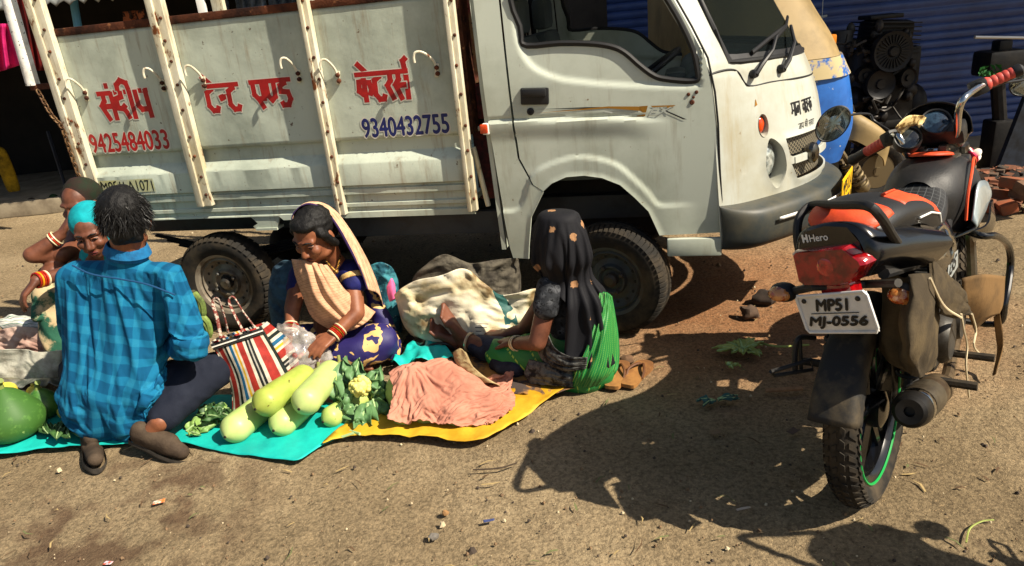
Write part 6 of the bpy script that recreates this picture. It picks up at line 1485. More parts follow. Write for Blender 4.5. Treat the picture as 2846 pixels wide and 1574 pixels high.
sari1 = bpy.data.materials.new('navy_gold_sari'); sari1.use_nodes = True; N, L = nt(sari1); bb = N['Principled BSDF']; tc = N.new('ShaderNodeTexCoord')
wv = N.new('ShaderNodeTexWave'); wv.wave_type = 'RINGS'; wv.inputs['Scale'].default_value = 6.5; wv.inputs['Distortion'].default_value = 9; wv.inputs['Detail'].default_value = 2; wv.inputs['Detail Scale'].default_value = 2.2; L.new(tc.outputs['Object'], wv.inputs['Vector'])
n1 = N.new('ShaderNodeTexNoise'); n1.inputs['Scale'].default_value = 8; L.new(tc.outputs['Object'], n1.inputs['Vector'])
patch = ramp(N, L, n1.outputs[0], [(0, (0, 0, 0)), (.50, (255, 255, 255))]); gold = ramp(N, L, wv.outputs[0], [(0, (0, 0, 0)), (.62, (255, 255, 255))])
cc = mixc(N, L, node_math(N, L, 'MULTIPLY', patch, gold), sm((30, 22, 84)), sm((206, 168, 104)))
L.new(cc, bb.inputs['Base Color']); bb.inputs['Roughness'].default_value = .6; fabric_bump(N, L, bb, 200, .4)
s = MB(); s.cap(P(850, 868, 3.18), .14, P(850, 840, 3.16), .12); s.cap(P(858, 872, 3.16), .115, P(955, 862, 2.99), .088); s.cap(P(842, 872, 3.16), .115, P(708, 862, 3.08), .082); s.cap(P(950, 868, 2.98), .082, P(900, 888, 2.94), .070); s.cap(P(900, 888, 2.94), .070, P(800, 896, 2.97), .062); s.cap(P(712, 866, 3.07), .075, P(820, 892, 3.0), .066)
s.cap(P(950, 770, 3.19), .035, P(975, 850, 3.13), .055); s.cap(P(930, 720, 3.2), .03, P(950, 790, 3.19), .035); s.cap(P(975, 850, 3.13), .055, P(985, 885, 3.06), .05)
skin_over(s, 'sari', sari1, w1, .008, 7, folds(.010, 13, 3.5, (.5, .2, 1), 6.0))
veil_m = stripes('beige_stripe_veil', [(0, (208, 170, 136)), (.30, (190, 146, 112)), (.36, (212, 178, 144)), (.60, (180, 132, 102)), (.66, (208, 172, 138)), (.90, (162, 108, 84))], 14, 1, .8, lambda N, L, u, v, c: mixc(N, L, node_math(N, L, 'LESS_THAN', v, .07), c, sm((46, 30, 70))))
hood = MB(); rows = [[P(736, 575, 2.95), P(738, 540, 2.955), P(770, 515, 2.97), P(812, 528, 2.985), P(846, 570, 2.99), P(882, 635, 2.99), P(908, 690, 2.985), P(922, 728, 2.97)],
 [P(738, 570, 2.99), P(744, 534, 2.99), P(776, 511, 3.01), P(820, 525, 3.02), P(856, 566, 3.02), P(893, 630, 3.02), P(918, 688, 3.01), P(932, 732, 3.0)],
 [P(748, 560, 3.06), P(756, 526, 3.06), P(792, 510, 3.08), P(834, 527, 3.09), P(872, 572, 3.10), P(908, 634, 3.10), P(932, 690, 3.09), P(948, 738, 3.08)],
 [P(768, 560, 3.12), P(780, 530, 3.13), P(808, 518, 3.15), P(844, 540, 3.16), P(880, 585, 3.17), P(918, 645, 3.17), P(942, 700, 3.16), P(960, 760, 3.15)],
 [P(800, 610, 3.15), P(808, 590, 3.17), P(826, 575, 3.19), P(852, 590, 3.20), P(886, 630, 3.21), P(925, 680, 3.21), P(950, 730, 3.2), P(968, 800, 3.18)]]
hood.loft(rows, 60, 34, fn=lambda p, i, j: p + Vector((.004, -.006, .003)) * noise.noise(Vector((j * 4, i * 14, 2))) * 1.4); wb(hood, 'veil', veil_m, w1, smooth=180, solid=.004)
fp_ = MB(); rows = [[P(736, 652, 2.98), P(766, 655, 2.95), P(800, 664, 2.945), P(822, 668, 2.97)], [P(746, 700, 2.97), P(778, 685, 2.915), P(812, 690, 2.92), P(842, 694, 2.97)], [P(762, 745, 2.97), P(795, 742, 2.905), P(838, 738, 2.915), P(868, 730, 2.97)], [P(785, 795, 2.97), P(825, 782, 2.91), P(868, 772, 2.93), P(900, 752, 2.99)], [P(822, 822, 2.98), P(862, 812, 2.93), P(898, 795, 2.95), P(922, 770, 3.02)], [P(860, 838, 2.99), P(895, 826, 2.95), P(925, 808, 2.98), P(945, 785, 3.06)]]
fp_.loft(rows, 44, 50, fn=lambda p, i, j: p + Vector((0, -.012, .004)) * (1 - 2 * abs(noise.noise(Vector((j * 5.5, i * 1.4, 6)))))); wb(fp_, 'sari_drape', stripes('beige_stripe_drape', [(0, (206, 160, 126)), (.45, (184, 134, 100)), (.55, (208, 166, 132)), (.85, (166, 112, 82))], 34, 1, .8), w1, smooth=180, solid=.004)
bangles(w1, w1p + (e1 - w1p) * .10, e1 - w1p, .032, [BANG_W, BANG_R, BANG_R, BANG_G, BANG_R, BANG_W], .0065); bangles(w1, w2p + (e2 - w2p) * .12, e2 - w2p, .032, [BANG_W, BANG_R, BANG_G, BANG_R, BANG_W], .0065)
m = MB(); m.tube(curve([P(812, 648, 3.03), P(830, 668, 2.985), P(846, 682, 2.975), P(852, 664, 3.0), P(856, 645, 3.04)], 20), .004, 6); m.ball(P(845, 684, 2.972), .011); wb(m, 'necklace', M('black_gold_beads', (40, 28, 20), .3, .4, (190, 140, 60), 90, .5, .55), w1)

# ---- woman with the black veil, sitting with her legs stretched to the left
w2 = thing('person', 'barefoot woman in a green sari and black gold-flecked veil with outstretched legs', 'person', G(1440, 965))
hc = P(1410, 616, 2.70); hf = Vector((-.84, .42, -.34)); hu = Vector((-.22, .05, 1))
b = MB(); head_caps(b, hc, hf, hu, 1.0); nb_ = P(1425, 690, 2.74)
b.cap(hc + Vector((.02, 0, -.05)), .05, nb_, .055); b.cap(nb_, .065, P(1440, 760, 2.76), .105); b.cap(P(1440, 760, 2.76), .105, P(1448, 850, 2.74), .095); b.cap(P(1448, 850, 2.74), .10, P(1455, 910, 2.72), .13)
e1, w1p = P(1352, 862, 2.62), P(1294, 864, 2.80)
b.cap(P(1386, 728, 2.68), .048, e1, .038); b.cap(e1, .037, w1p, .026); hand(b, w1p, P(1262, 852, 2.90) - w1p, (0, 0, -1), 1, .4, .95)
b.cap(P(1400, 715, 2.86), .046, P(1318, 830, 2.96), .036); b.cap(P(1318, 830, 2.96), .035, P(1275, 842, 2.98), .026); hand(b, P(1275, 842, 2.98), (-1, .2, .05), (0, 0, -1), -1, .4, .95)
a1, a2 = P(1178, 860, 2.98), P(1200, 852, 3.06)
b.cap(P(1440, 915, 2.73), .10, P(1300, 895, 2.84), .07); b.cap(P(1300, 895, 2.84), .062, a1, .036); b.cap(P(1440, 900, 2.84), .10, P(1310, 872, 2.98), .07); b.cap(P(1310, 872, 2.98), .06, a2, .036)
hA, tA = P(1168, 862, 2.99), P(1108, 778, 3.0); hB, tB = P(1140, 866, 3.02), P(1080, 818, 3.02)
b.cap(a1, .034, hA + Vector((.01, 0, .02)), .030); b.cap(a2, .034, hB + Vector((.02, 0, .015)), .030)
foot(b, hA, tA, (.8, -.35, .5), 1.02, 1); foot(b, hB, tB, (.7, -.45, .5), 1.0, 1)
W2COL = [skin_over(b, 'body', SKIND, w2, .0055, 7)]; face_bits(w2, hc, hf, hu)
m = MB(); x_ = (tA - hA).normalized()
rg = random.Random(1)
bl2 = M('black_print_blouse', (40, 42, 46), .8, 0, (84, 86, 90), 30, .5, .6, .3, 160, .2, col3=(16, 17, 20), scale3=60, lo3=.5, hi3=.6)
s = MB(); s.cap(nb_ + Vector((.01, 0, -.03)), .075, P(1440, 770, 2.76), .122); s.cap(P(1440, 770, 2.76), .122, P(1446, 808, 2.75), .118); s.cap(P(1390, 728, 2.69), .064, P(1400, 722, 2.84), .062); s.cap(P(1388, 726, 2.68), .064, P(1374, 772, 2.64), .056)
s.cap(P(1400, 722, 2.86), .06, P(1376, 765, 2.90), .052); W2COL.append(0); W2COL[-1] = skin_over(s, 'blouse', bl2, w2, .007, 6, folds(.004, 18, 4, (.4, .2, 1), 2.0))
sg = bpy.data.materials.new('green_sari'); sg.use_nodes = True; N, L = nt(sg); bb = N['Principled BSDF']; tc, u, v = uvxy(N, L)
f = node_math(N, L, 'FRACT', node_math(N, L, 'MULTIPLY', u, 16)); dsh = node_math(N, L, 'GREATER_THAN', node_math(N, L, 'FRACT', node_math(N, L, 'MULTIPLY', v, 60)), .4)
ln = node_math(N, L, 'MULTIPLY', node_math(N, L, 'LESS_THAN', f, .10), dsh)
cc = mixc(N, L, ln, sm((18, 112, 48)), sm((150, 180, 70))); L.new(cc, bb.inputs['Base Color']); bb.inputs['Roughness'].default_value = .6; fabric_bump(N, L, bb, 240, .35)
s = MB(); s.cap(P(1450, 885, 2.73), .128, P(1462, 915, 2.71), .140); s.cap(P(1470, 905, 2.69), .12, P(1500, 935, 2.66), .075); s.cap(P(1440, 905, 2.72), .118, P(1330, 892, 2.82), .090); s.cap(P(1440, 900, 2.82), .115, P(1330, 872, 2.96), .085); s.cap(P(1330, 895, 2.82), .088, P(1262, 892, 2.88), .074); s.cap(P(1330, 870, 2.96), .082, P(1265, 872, 3.0), .070)
def guv(co): 
    d = co - np.array(P(1455, 900, 2.72)); return np.stack([np.arctan2(d[:, 2] + .3, d[:, 0]) * .30, (d[:, 1])], 1)
W2COL.append(0); W2COL[-1] = skin_over(s, 'sari', sg, w2, .008, 7, folds(.011, 12, 3, (.7, 0, .5), 3.0), guv)
dr = MB(); rows = [[P(1508, 735, 2.69), P(1525, 735, 2.71), P(1540, 745, 2.78)], [P(1500, 790, 2.64), P(1528, 780, 2.66), P(1548, 790, 2.76)], [P(1484, 850, 2.585), P(1524, 840, 2.60), P(1556, 845, 2.72)], [P(1462, 905, 2.56), P(1515, 900, 2.57), P(1558, 895, 2.68)], [P(1446, 945, 2.56), P(1500, 945, 2.555), P(1552, 930, 2.64)], [P(1438, 968, 2.59), P(1485, 972, 2.58), P(1535, 955, 2.64)]]
dr.loft(rows, 44, 44, fn=lambda p, i, j: p + Vector((-.1, -1, .1)) * (.014 * (1 - 2 * abs(noise.noise(Vector((j * 5.5 + i * 1.3 + .8 * noise.noise(Vector((i * 3, j * 2, 2))), i * 1.6, 6))))) + .007 * noise.noise(Vector((j * 15, i * 5, 3))))); wb(dr, 'sari_drape', sg, w2, smooth=180, solid=.004)
bd = M('grey_black_border', (92, 92, 88), .8, 0, (30, 30, 32), 26, .42, .56, .3, 140, .2, col3=(150, 30, 34), scale3=16, lo3=.66, hi3=.70)
dr = MB(); rows = [[P(1380, 842, 2.63), P(1362, 862, 2.66), P(1352, 880, 2.70)], [P(1398, 876, 2.60), P(1384, 896, 2.61), P(1372, 912, 2.64)], [P(1436, 896, 2.56), P(1428, 916, 2.56), P(1420, 932, 2.58)], [P(1478, 898, 2.545), P(1476, 912, 2.545), P(1474, 926, 2.55)]]
dr.loft(rows, 24, 30, fn=lambda p, i, j: p + Vector((0, -1, .3)) * .010 * (1 - 2 * abs(noise.noise(Vector((j * 5, i * 2, 1)))))); wb(dr, 'sari_border', bd, w2, smooth=180, solid=.004)
dr = MB(); rows = [[P(1330, 905, 2.68), P(1318, 940, 2.68), P(1335, 965, 2.66)], [P(1380, 915, 2.62), P(1372, 945, 2.61), P(1380, 968, 2.61)], [P(1440, 932, 2.575), P(1440, 952, 2.57), P(1440, 972, 2.58)]]
dr.loft(rows, 20, 24, fn=lambda p, i, j: p + Vector((0, -1, .3)) * .012 * (1 - 2 * abs(noise.noise(Vector((j * 5, i * 3, 3)))))); wb(dr, 'sari_border', bd, w2, smooth=180, solid=.004)
pt = M('slate_petticoat', (52, 56, 70), .85, 0, (30, 30, 42), 9, .42, .62, .35, 140, .2, col3=(110, 30, 36), scale3=14, lo3=.68, hi3=.72)
s = MB(); s.cap(P(1285, 890, 2.87), .072, P(1205, 872, 2.96), .055); s.cap(P(1285, 868, 3.0), .068, P(1215, 858, 3.05), .052); s.cap(P(1250, 915, 2.84), .04, P(1300, 930, 2.76), .04); skin_over(s, 'petticoat', pt, w2, .007, 6, folds(.008, 16, 4, (1, .2, .2), 1.0))
vm = bpy.data.materials.new('black_gold_veil'); vm.use_nodes = True; N, L = nt(vm); bb = N['Principled BSDF']; tc = N.new('ShaderNodeTexCoord')
vo = N.new('ShaderNodeTexVoronoi'); vo.inputs['Scale'].default_value = 12; vo.inputs['Randomness'].default_value = .7; L.new(tc.outputs['Object'], vo.inputs['Vector'])
nz2 = N.new('ShaderNodeTexNoise'); nz2.inputs['Scale'].default_value = 60; L.new(tc.outputs['Object'], nz2.inputs['Vector'])
dd = node_math(N, L, 'ADD', vo.outputs['Distance'], node_math(N, L, 'MULTIPLY', nz2.outputs[0], .30))
cc = mixc(N, L, ramp(N, L, dd, [(0, (255, 255, 255)), (.35, (0, 0, 0))]), sm((17, 17, 22)), sm((150, 112, 78))); L.new(cc, bb.inputs['Base Color']); bb.inputs['Roughness'].default_value = .75; bb.inputs['Specular IOR Level'].default_value = .25; fabric_bump(N, L, bb, 240, .4)
fh = Vector((hf.x, hf.y, 0)).normalized(); sh_ = Vector((-fh.y, fh.x, 0)); top = hc + Vector((0, 0, .136))
def vfn(p, i, j):
    x = (i - .5) * .54 * (.85 + .35 * j); y = -.14 + j * .64 * (1 - .30 * abs(2 * i - 1) ** 2)
    d = math.hypot(x, y * .8); return top + sh_ * (x * (1 - .30 * min(1, abs(x) * 2))) - fh * (y * (1 - .35 * max(0, y))) + Vector((0, 0, -2.2 * max(0, d - .05) ** 1.5 - .30 * max(0, d - .05)))
vd = drape(top, (1, 0, 0), (0, 1, 0), 50, 50, W2COL, 36, .003, 0.004, 3, .12, vfn, .25, pins=lambda i, j: math.hypot((i - .5) * .54, -.14 + j * .64) < .085)
for i, v in enumerate(vd.v):
    v = Vector(v); f_ = ss((hc.z - .045 - v.z) / .07) * ss((v.z - (nb_.z - .10)) / .10); ax_p = hc + (nb_ - hc) * max(0, min(1, (hc.z - v.z) / max(.01, hc.z - nb_.z))); r = Vector((v.x - ax_p.x, v.y - ax_p.y, 0)); L_ = r.length; tg = .092
    if f_ > 0 and L_ > tg: v = v - r.normalized() * ((L_ - tg) * .68 * f_)
    vd.v[i] = tuple(v)
wb(vd, 'veil', vm, w2, smooth=180, solid=.002, sub=1)
bangles(w2, w1p + (e1 - w1p) * .08, e1 - w1p, .031, [BANG_G, BANG_W, BANG_G, BANG_W], .006); bangles(w2, a1 + (P(1300, 895, 2.84) - a1) * .03, P(1300, 895, 2.84) - a1, .042, [M('anklet', (190, 176, 150), .3, .6)], .012)

# ---- woman with the teal head cloth, behind the man
a_ = thing('person', 'woman with teal head cloth half hidden behind the squatting man', 'person', G(215, 900))
hc = P(234, 584, 3.35); hf = Vector((.15, -.92, -.25)); hu = Vector((0, -.2, 1)); b = MB(); head_caps(b, hc, hf, hu, 1.0)
b.cap(hc + Vector((0, .03, -.06)), .05, P(240, 680, 3.42), .06); b.cap(P(240, 690, 3.44), .11, P(250, 860, 3.50), .13)
sA, eA, wA = P(215, 695, 3.40), P(182, 684, 3.26), P(92, 706, 3.10)
b.cap(sA, .05, eA, .040); b.cap(eA, .038, wA, .027); hand(b, wA, P(52, 752, 3.05) - wA, (-.2, -.2, -1), -1, .55, 1.0)
b.cap(P(250, 860, 3.46), .10, P(122, 750, 3.30), .06); b.cap(P(122, 755, 3.30), .055, P(140, 870, 3.25), .045)
skin_over(b, 'body', SKIND, a_, .006, 7); face_bits(a_, hc, hf, hu)
s = MB(); B = basis(hf, hu); s.ball(hc + B @ Vector((0, -.030, .044)), (.094, .100, .098), 0, 20, 14, B); s.cap(hc + Vector((0, .06, -.02)), .085, P(255, 660, 3.46), .09); s.cap(P(255, 650, 3.48), .10, P(262, 780, 3.5), .12)
skin_over(s, 'head_cloth', M('teal_cloth', (16, 150, 160), .8, 0, (10, 116, 126), 10, .4, .66, .3, 160, .2), a_, .007, 6, folds(.006, 16, 4, (1, 0, .3), 2.0))
s = MB(); s.cap(P(262, 860, 3.46), .13, P(128, 748, 3.31), .078); s.cap(P(126, 752, 3.31), .076, P(150, 870, 3.25), .07); s.cap(P(110, 770, 3.28), .05, P(90, 800, 3.2), .02)
skin_over(s, 'sari', M('cream_sari', (176, 156, 120), .85, 0, (40, 84, 66), 5, .50, .56, .35, 140, .2), a_, .008, 6, folds(.010, 12, 3, (.6, .3, .8), 5.0))
bangles(a_, wA + (eA - wA) * .12, eA - wA, .034, [BANG_R, M('bangle_yellow', (214, 140, 20), .3), BANG_R, BANG_R, BANG_W], .008)
# ---- second woman further back, in the shade of the tailgate
b_ = thing('person', 'dark figure behind the teal head cloth resting chin on raised hand', 'person', G(200, 800))
hc = P(206, 514, 3.62); hf = Vector((-.2, -.9, -.2)); hu = Vector((0, -.15, 1)); b = MB(); head_caps(b, hc, hf, hu, 1.0)
b.cap(hc + Vector((0, .03, -.06)), .05, P(218, 600, 3.68), .06); b.cap(P(220, 610, 3.70), .11, P(230, 760, 3.74), .13)
eB, wB = P(82, 642, 3.42), P(152, 592, 3.48)
b.cap(P(195, 620, 3.62), .05, eB + Vector((.10, .06, -.03)), .042); b.cap(eB, .042, wB, .028); b.cap(eB, .043, P(160, 640, 3.52), .045); hand(b, wB, P(178, 548, 3.52) - wB, (.6, .5, 0), 1, .5, 1.0)
b.cap(P(240, 760, 3.72), .1, P(140, 690, 3.45), .07); b.cap(P(140, 690, 3.45), .06, P(150, 800, 3.42), .045)
skin_over(b, 'body', SKIND, b_, .006, 7)
s = MB(); B = basis(hf, hu); s.ball(hc + B @ Vector((0, -.028, .036)), (.09, .100, .096), 0, 18, 12, B); s.cap(hc + Vector((0, .05, -.03)), .08, P(250, 610, 3.72), .10); s.cap(P(250, 620, 3.72), .12, P(255, 760, 3.75), .14); s.cap(P(240, 760, 3.72), .12, P(140, 700, 3.46), .08); s.cap(P(140, 700, 3.46), .078, P(152, 790, 3.42), .07)
skin_over(s, 'sari', M('dark_maroon_sari', (44, 24, 24), .85, 0, (28, 38, 26), 6, .42, .62, .35, 140, .2), b_, .008, 6, folds(.009, 12, 3, (.6, .3, .8), 7.0))
bangles(b_, wB + (eB - wB) * .20, eB - wB, .036, [BANG_W, BANG_R, BANG_W], .007)
# ------------------------------------------------------------------ goods on the ground
def tarp(name, pts, mat, label, cat, amp=.006, z0=.008, step=.022, seed=0.0, ridge=9.0, curl=.02):
    w = [G(x, y, z0) for x, y in pts]; pl = [(p.x, p.y) for p in w]
    pl = c2(pl, len(pl) * 5, True)
    def fn(x, y):
        e = pdist((x, y), pl + pl[:1]); h = noise.noise(Vector((x * 4, y * 4, seed))); r = 1 - 2 * abs(noise.noise(Vector((x * ridge, y * ridge * .6, seed + 3))))
        return Vector((x, y, z0 + amp * (h * .6 + max(0, r) * .9 + .5) + curl * max(0, 1 - e / .03) * max(0, noise.noise(Vector((x * 9, y * 9, seed + 7)))) * .5))
    vs, fs = sheet(pl, [], step, fn); m = MB(); m.add(vs, fs); o = m.build(name, mat, None, 180, solid=.002)
    return tag(o, label, cat)
TEAL = M('teal_tarp', (22, 176, 164), .55, 0, (14, 148, 142), 6, .42, .66, .2, 60, .4)
tarp('tarp', [(-70, 1152), (0, 1148), (120, 1130), (270, 1122), (440, 1116), (560, 1140), (690, 1158), (752, 1164), (800, 1130), (880, 1085), (900, 1035), (700, 1000), (400, 1000), (150, 1015), (-70, 1060)], TEAL, 'teal plastic tarp under the man and the bottle gourds', 'tarp')
YEL = M('yellow_tarp', (196, 158, 40), .6, 0, (176, 130, 22), 6, .42, .66, .2, 60, .35)
tarp('tarp', [(812, 1124), (868, 1106), (960, 1102), (1080, 1110), (1190, 1119), (1250, 1100), (1305, 1062), (1424, 984), (1370, 975), (1250, 985), (1100, 960), (940, 1000), (870, 1070)], YEL, 'yellow tarp under the pink cloth mound', 'tarp', .012, .010, seed=4.0, ridge=12, curl=.05)
tarp('mat', [(1145, 905), (1190, 955), (1270, 990), (1390, 1000), (1450, 982), (1530, 940), (1500, 880), (1350, 850), (1220, 860)], M('brown_sack_mat', (150, 108, 58), .85, 0, (70, 60, 56), 12, .46, .56, .3, 80, .2), 'brown patterned sacking mat under the woman in green', 'mat', .012, .012, seed=9.0, ridge=11, curl=.04)
# gourds
def gourd(a, c, r0_, r1_, col, c2_, label, seed, stem=True, lit=True):
    a = Vector(a); c = Vector(c); ax = (c - a); L_ = ax.length; n_ = 26; prof = []
    for i in range(n_ + 1):
        t = i / n_; r = r0_ + (r1_ - r0_) * t; e0 = min(1, t / .16); e1 = min(1, (1 - t) / .16)
        prof.append((max(.0006, r * math.sin(e0 * math.pi / 2) ** .75 * math.sin(e1 * math.pi / 2) ** .75), t * L_))
    o = thing('bottle_gourd', label, 'gourd', a, 0, 'bottle gourds on the teal tarp'); m = MB(); m4 = orient(ax, (0, 0, 1), a)
    m.lathe(prof, 30, m4); m.v = [tuple(Vector(v) + (Vector(v) - a - ax * max(0, min(1, (Vector(v) - a).dot(ax) / L_ / L_))) * .06 * noise.noise((Vector(v) - a) * 14 + Vector((seed, 0, 0)))) for v in m.v]
    wb(m, 'fruit', M('gourd_%d' % seed, col, .42, 0, c2_, 9, .42, .7, .06, 40, .45, col3=(86, 70, 26), scale3=30, lo3=.66 if seed == 4 else .70, hi3=.69 if seed == 4 else .74, stretch=(1, 1, 1)), o, smooth=180)
    m = MB(); m.lathe([(.0, -.004), (.005, -.003), (.006, .001)], 12, m4); wb(m, 'blossom_end', M('blossom_scar', (28, 22, 12), .9), o)
    if stem:
        m = MB(); m.tube([c - ax.normalized() * .004, c + ax.normalized() * .03, c + ax.normalized() * .05 + Vector((-.01, 0, .02))], [.010, .007, .008], 8); wb(m, 'stem', M('gourd_stem', (120, 124, 60), .7), o)
    return o
dir_ = (G(700, 1000, .05) - G(585, 1096, .05)).normalized()
gourd(G(566, 1100, .062), G(566, 1100, .062) + dir_ * .36, .061, .056, (176, 194, 120), (154, 178, 98), 'pale bottle gourd lying lowest and leftmost on the teal tarp', 1)
gourd(G(688, 1084, .056), G(688, 1084, .056) + dir_ * .34, .057, .055, (170, 190, 114), (148, 172, 92), 'pale bottle gourd in the lower middle beneath the two top ones', 2)
gourd(G(812, 1062, .044), G(812, 1062, .044) + Vector((.16, .20, .0)), .046, .040, (166, 184, 100), (142, 164, 82), 'small bottle gourd on the right beside the cauliflower leaves', 3)
a = G(642, 1030, .150); gourd(a, G(788, 935, .150), .061, .055, (156, 168, 74), (130, 146, 56), 'yellow-green scarred bottle gourd stacked on top of the pile at left', 4)
a = G(752, 1030, .140); gourd(a, G(846, 920, .160), .061, .052, (172, 188, 116), (152, 172, 96), 'smooth pale bottle gourd stacked on top with its stem upright', 5)
# striped shopping bag
bagm = stripes('bag_stripes', [(0, (190, 178, 160)), (.05, (150, 44, 36)), (.15, (196, 186, 168)), (.19, (26, 36, 34)), (.24, (196, 186, 168)), (.29, (30, 88, 124)), (.35, (196, 186, 168)), (.38, (190, 150, 40)), (.42, (196, 186, 168)), (.46, (150, 44, 36)), (.57, (196, 186, 168)), (.62, (24, 28, 28)), (.66, (160, 156, 146)), (.68, (24, 28, 28)), (.72, (196, 186, 168)), (.77, (150, 44, 36)), (.90, (196, 186, 168)), (.95, (26, 36, 34))], 1.0, 0, .6)
bag = thing('shopping_bag', 'striped woven shopping bag with two loop handles beside the gourds', 'bag', G(640, 1045))
m = MB(); Yb = 2.72; TL, TR, BL, BR = P(529, 862, Yb), P(657, 820, Yb + .03), P(584, 1052, Yb - .04), P(742, 965, Yb + .02)
th = Vector((.03, .10, 0)); rows = []
for i in range(6):
    f = i / 5; l = TL + (BL - TL) * f + Vector((.035 * math.sin(f * 3.14), 0, 0)); r = TR + (BR - TR) * f; bl_ = math.sin(f * 2.6) * .045
    fr_row = [l, l + (r - l) * .33 + Vector((0, -bl_, 0)), l + (r - l) * .66 + Vector((0, -bl_ * 1.1, 0)), r]
    rows.append(fr_row)
m.loft(rows, 40, 40, fn=lambda p, i, j: p + Vector((0, -.008, 0)) * noise.noise(Vector((j * 4, i * 3, 2)))); b2 = [[p + th * (.4 + .6 * min(1, i / 2)) for p in row] for i, row in enumerate(rows)]; m.loft(b2, 20, 20)
m.loft([[rows[i][0] for i in range(6)], [b2[i][0] for i in range(6)]], 20, 4); m.loft([[rows[i][-1] for i in range(6)], [b2[i][-1] for i in range(6)]], 20, 4); wb(m, 'bag_body', bagm, bag, smooth=60, solid=.003)
m = MB()
for k, (dz, rr_) in enumerate(((.0, .006),)):
    for off in (.010, .030): m.tube(curve([rows[0][q] + (rows[1][q] - rows[0][q]).normalized() * off + Vector((0, -.006, 0)) for q in range(4)], 16), .0065, 6, flat=.6)
wb(m, 'binding', M('bag_binding', (24, 24, 24), .7), bag)
m = MB(); m.tube(curve([rows[0][q] + (rows[1][q] - rows[0][q]).normalized() * .020 + Vector((0, -.008, 0)) for q in range(4)], 16), .006, 6, flat=.6); wb(m, 'binding', M('bag_white', (200, 196, 186), .7), bag)
for pts in (((556, 850), (546, 800), (535, 762), (548, 752), (562, 790), (574, 838)), ((612, 834), (585, 782), (576, 756), (588, 748), (612, 785), (640, 822))):
    m = MB(); c_ = curve([P(x, y, Yb - .02 + .02 * i / 5) for i, (x, y) in enumerate(pts)], 30); m.tube(c_, .0075, 8, flat=.5); wb(m, 'handle', M('handle_strap', (120, 60, 52), .6, 0, (190, 176, 160), 70, .5, .55), bag)
# clear plastic bag in the woman's hands
pb = bpy.data.materials.new('clear_plastic'); pb.use_nodes = True; N, L = nt(pb); bb = N['Principled BSDF']; bb.inputs['Base Color'].default_value = sm((196, 190, 184)); bb.inputs['Roughness'].default_value = .12; bb.inputs['Specular IOR Level'].default_value = .8; bb.inputs['Coat Weight'].default_value = .6
n1 = N.new('ShaderNodeTexNoise'); n1.inputs['Scale'].default_value = 26; n1.inputs['Detail'].default_value = 4; L.new(N.new('ShaderNodeTexCoord').outputs['Object'], n1.inputs['Vector'])
mr = N.new('ShaderNodeMapRange'); mr.inputs[1].default_value = .35; mr.inputs[2].default_value = .7; mr.inputs[3].default_value = .22; mr.inputs[4].default_value = .62; L.new(n1.outputs[0], mr.inputs[0]); L.new(mr.outputs[0], bb.inputs['Alpha']); fabric_bump(N, L, bb, 40, 1.0)
m = MB(); rows = []
c = P(765, 895, 2.84)
for t, k in ((0, .35), (.15, .95), (.5, 1.05), (.8, .7), (1.0, .35)):
    cc = c + (P(722, 850, 2.86) - c) * max(0, t - .5) * 1.6 + Vector((0, 0, -.075 + .14 * t)); rows.append([cc + Vector((.095 * k * math.cos(q * .6283), .065 * k * math.sin(q * .6283), 0)) for q in range(10)])
m.loft(rows, 44, 34, closed=True, fn=lambda p, i, j: p + (p - c).normalized() * (.022 * (1 - 2 * abs(noise.noise(p * 26))) + .010 * noise.noise(p * 60))); tag(m.build('plastic_bag', pb, None, 60), 'clear crumpled plastic bag in the lap of the beige-veiled woman', 'bag')
m = MB(); rg = random.Random(9)
for k in range(26): m.ball(c + Vector((rg.uniform(-.06, .06), rg.uniform(-.035, .035), rg.uniform(-.055, .03))), rg.uniform(.010, .016), rg.choice([0, 0, 1]), 8, 6)
tag(m.build('bagged_food', [M('red_chilli', (150, 40, 30), .4), M('tan_snack', (170, 120, 80), .5)], None, 180), 'reddish contents inside the clear plastic bag', 'food', None, 'stuff')
# cauliflower in its leaves
cf = thing('cauliflower', 'cauliflower with a yellow curd among big drooping grey-green leaves', 'vegetable', G(905, 1060))
LEAF = M('cauliflower_leaf', (92, 126, 80), .5, 0, (64, 102, 60), 8, .42, .66, .25, 60, .4); RIB = M('leaf_rib', (150, 176, 120), .5)
def leaf(par, base, tip, wdt, up, seed, mat=LEAF, rib=RIB, nm='leaf', sag=.03, ruff=.012):
    base = Vector(base); tip = Vector(tip); d = tip - base; up = Vector(up); s = d.normalized().cross(up).normalized(); n_ = s.cross(d.normalized()); rows = []; mids = []
    for i in range(9):
        f = i / 8; w = wdt * math.sin(math.pi * min(1, .12 + f * .88)) ** .6 * (1 if f < .97 else .3); mid = base + d * f + n_ * (sag * math.sin(f * math.pi)); mids.append(mid + n_ * .002)
        rows.append([mid + s * w * q + n_ * (abs(q) * w * .35 + ruff * math.sin(9 * f + q * 5 + seed) * abs(q) + ruff * 1.4 * noise.noise(Vector((f * 7, q * 3, seed)))) for q in (-1, -.55, -.2, 0, .2, .55, 1)])
    m = MB(); m.loft(rows, 20, 22); lo = wb(m, nm, mat, par, smooth=180, solid=.0012)
    m = MB(); m.tube(mids, [.006 - .0005 * i for i in range(9)], 6); wb(m, 'midrib', rib, lo)
Yc = 2.58; c0 = P(908, 1010, Yc + .06)
rg = random.Random(21)
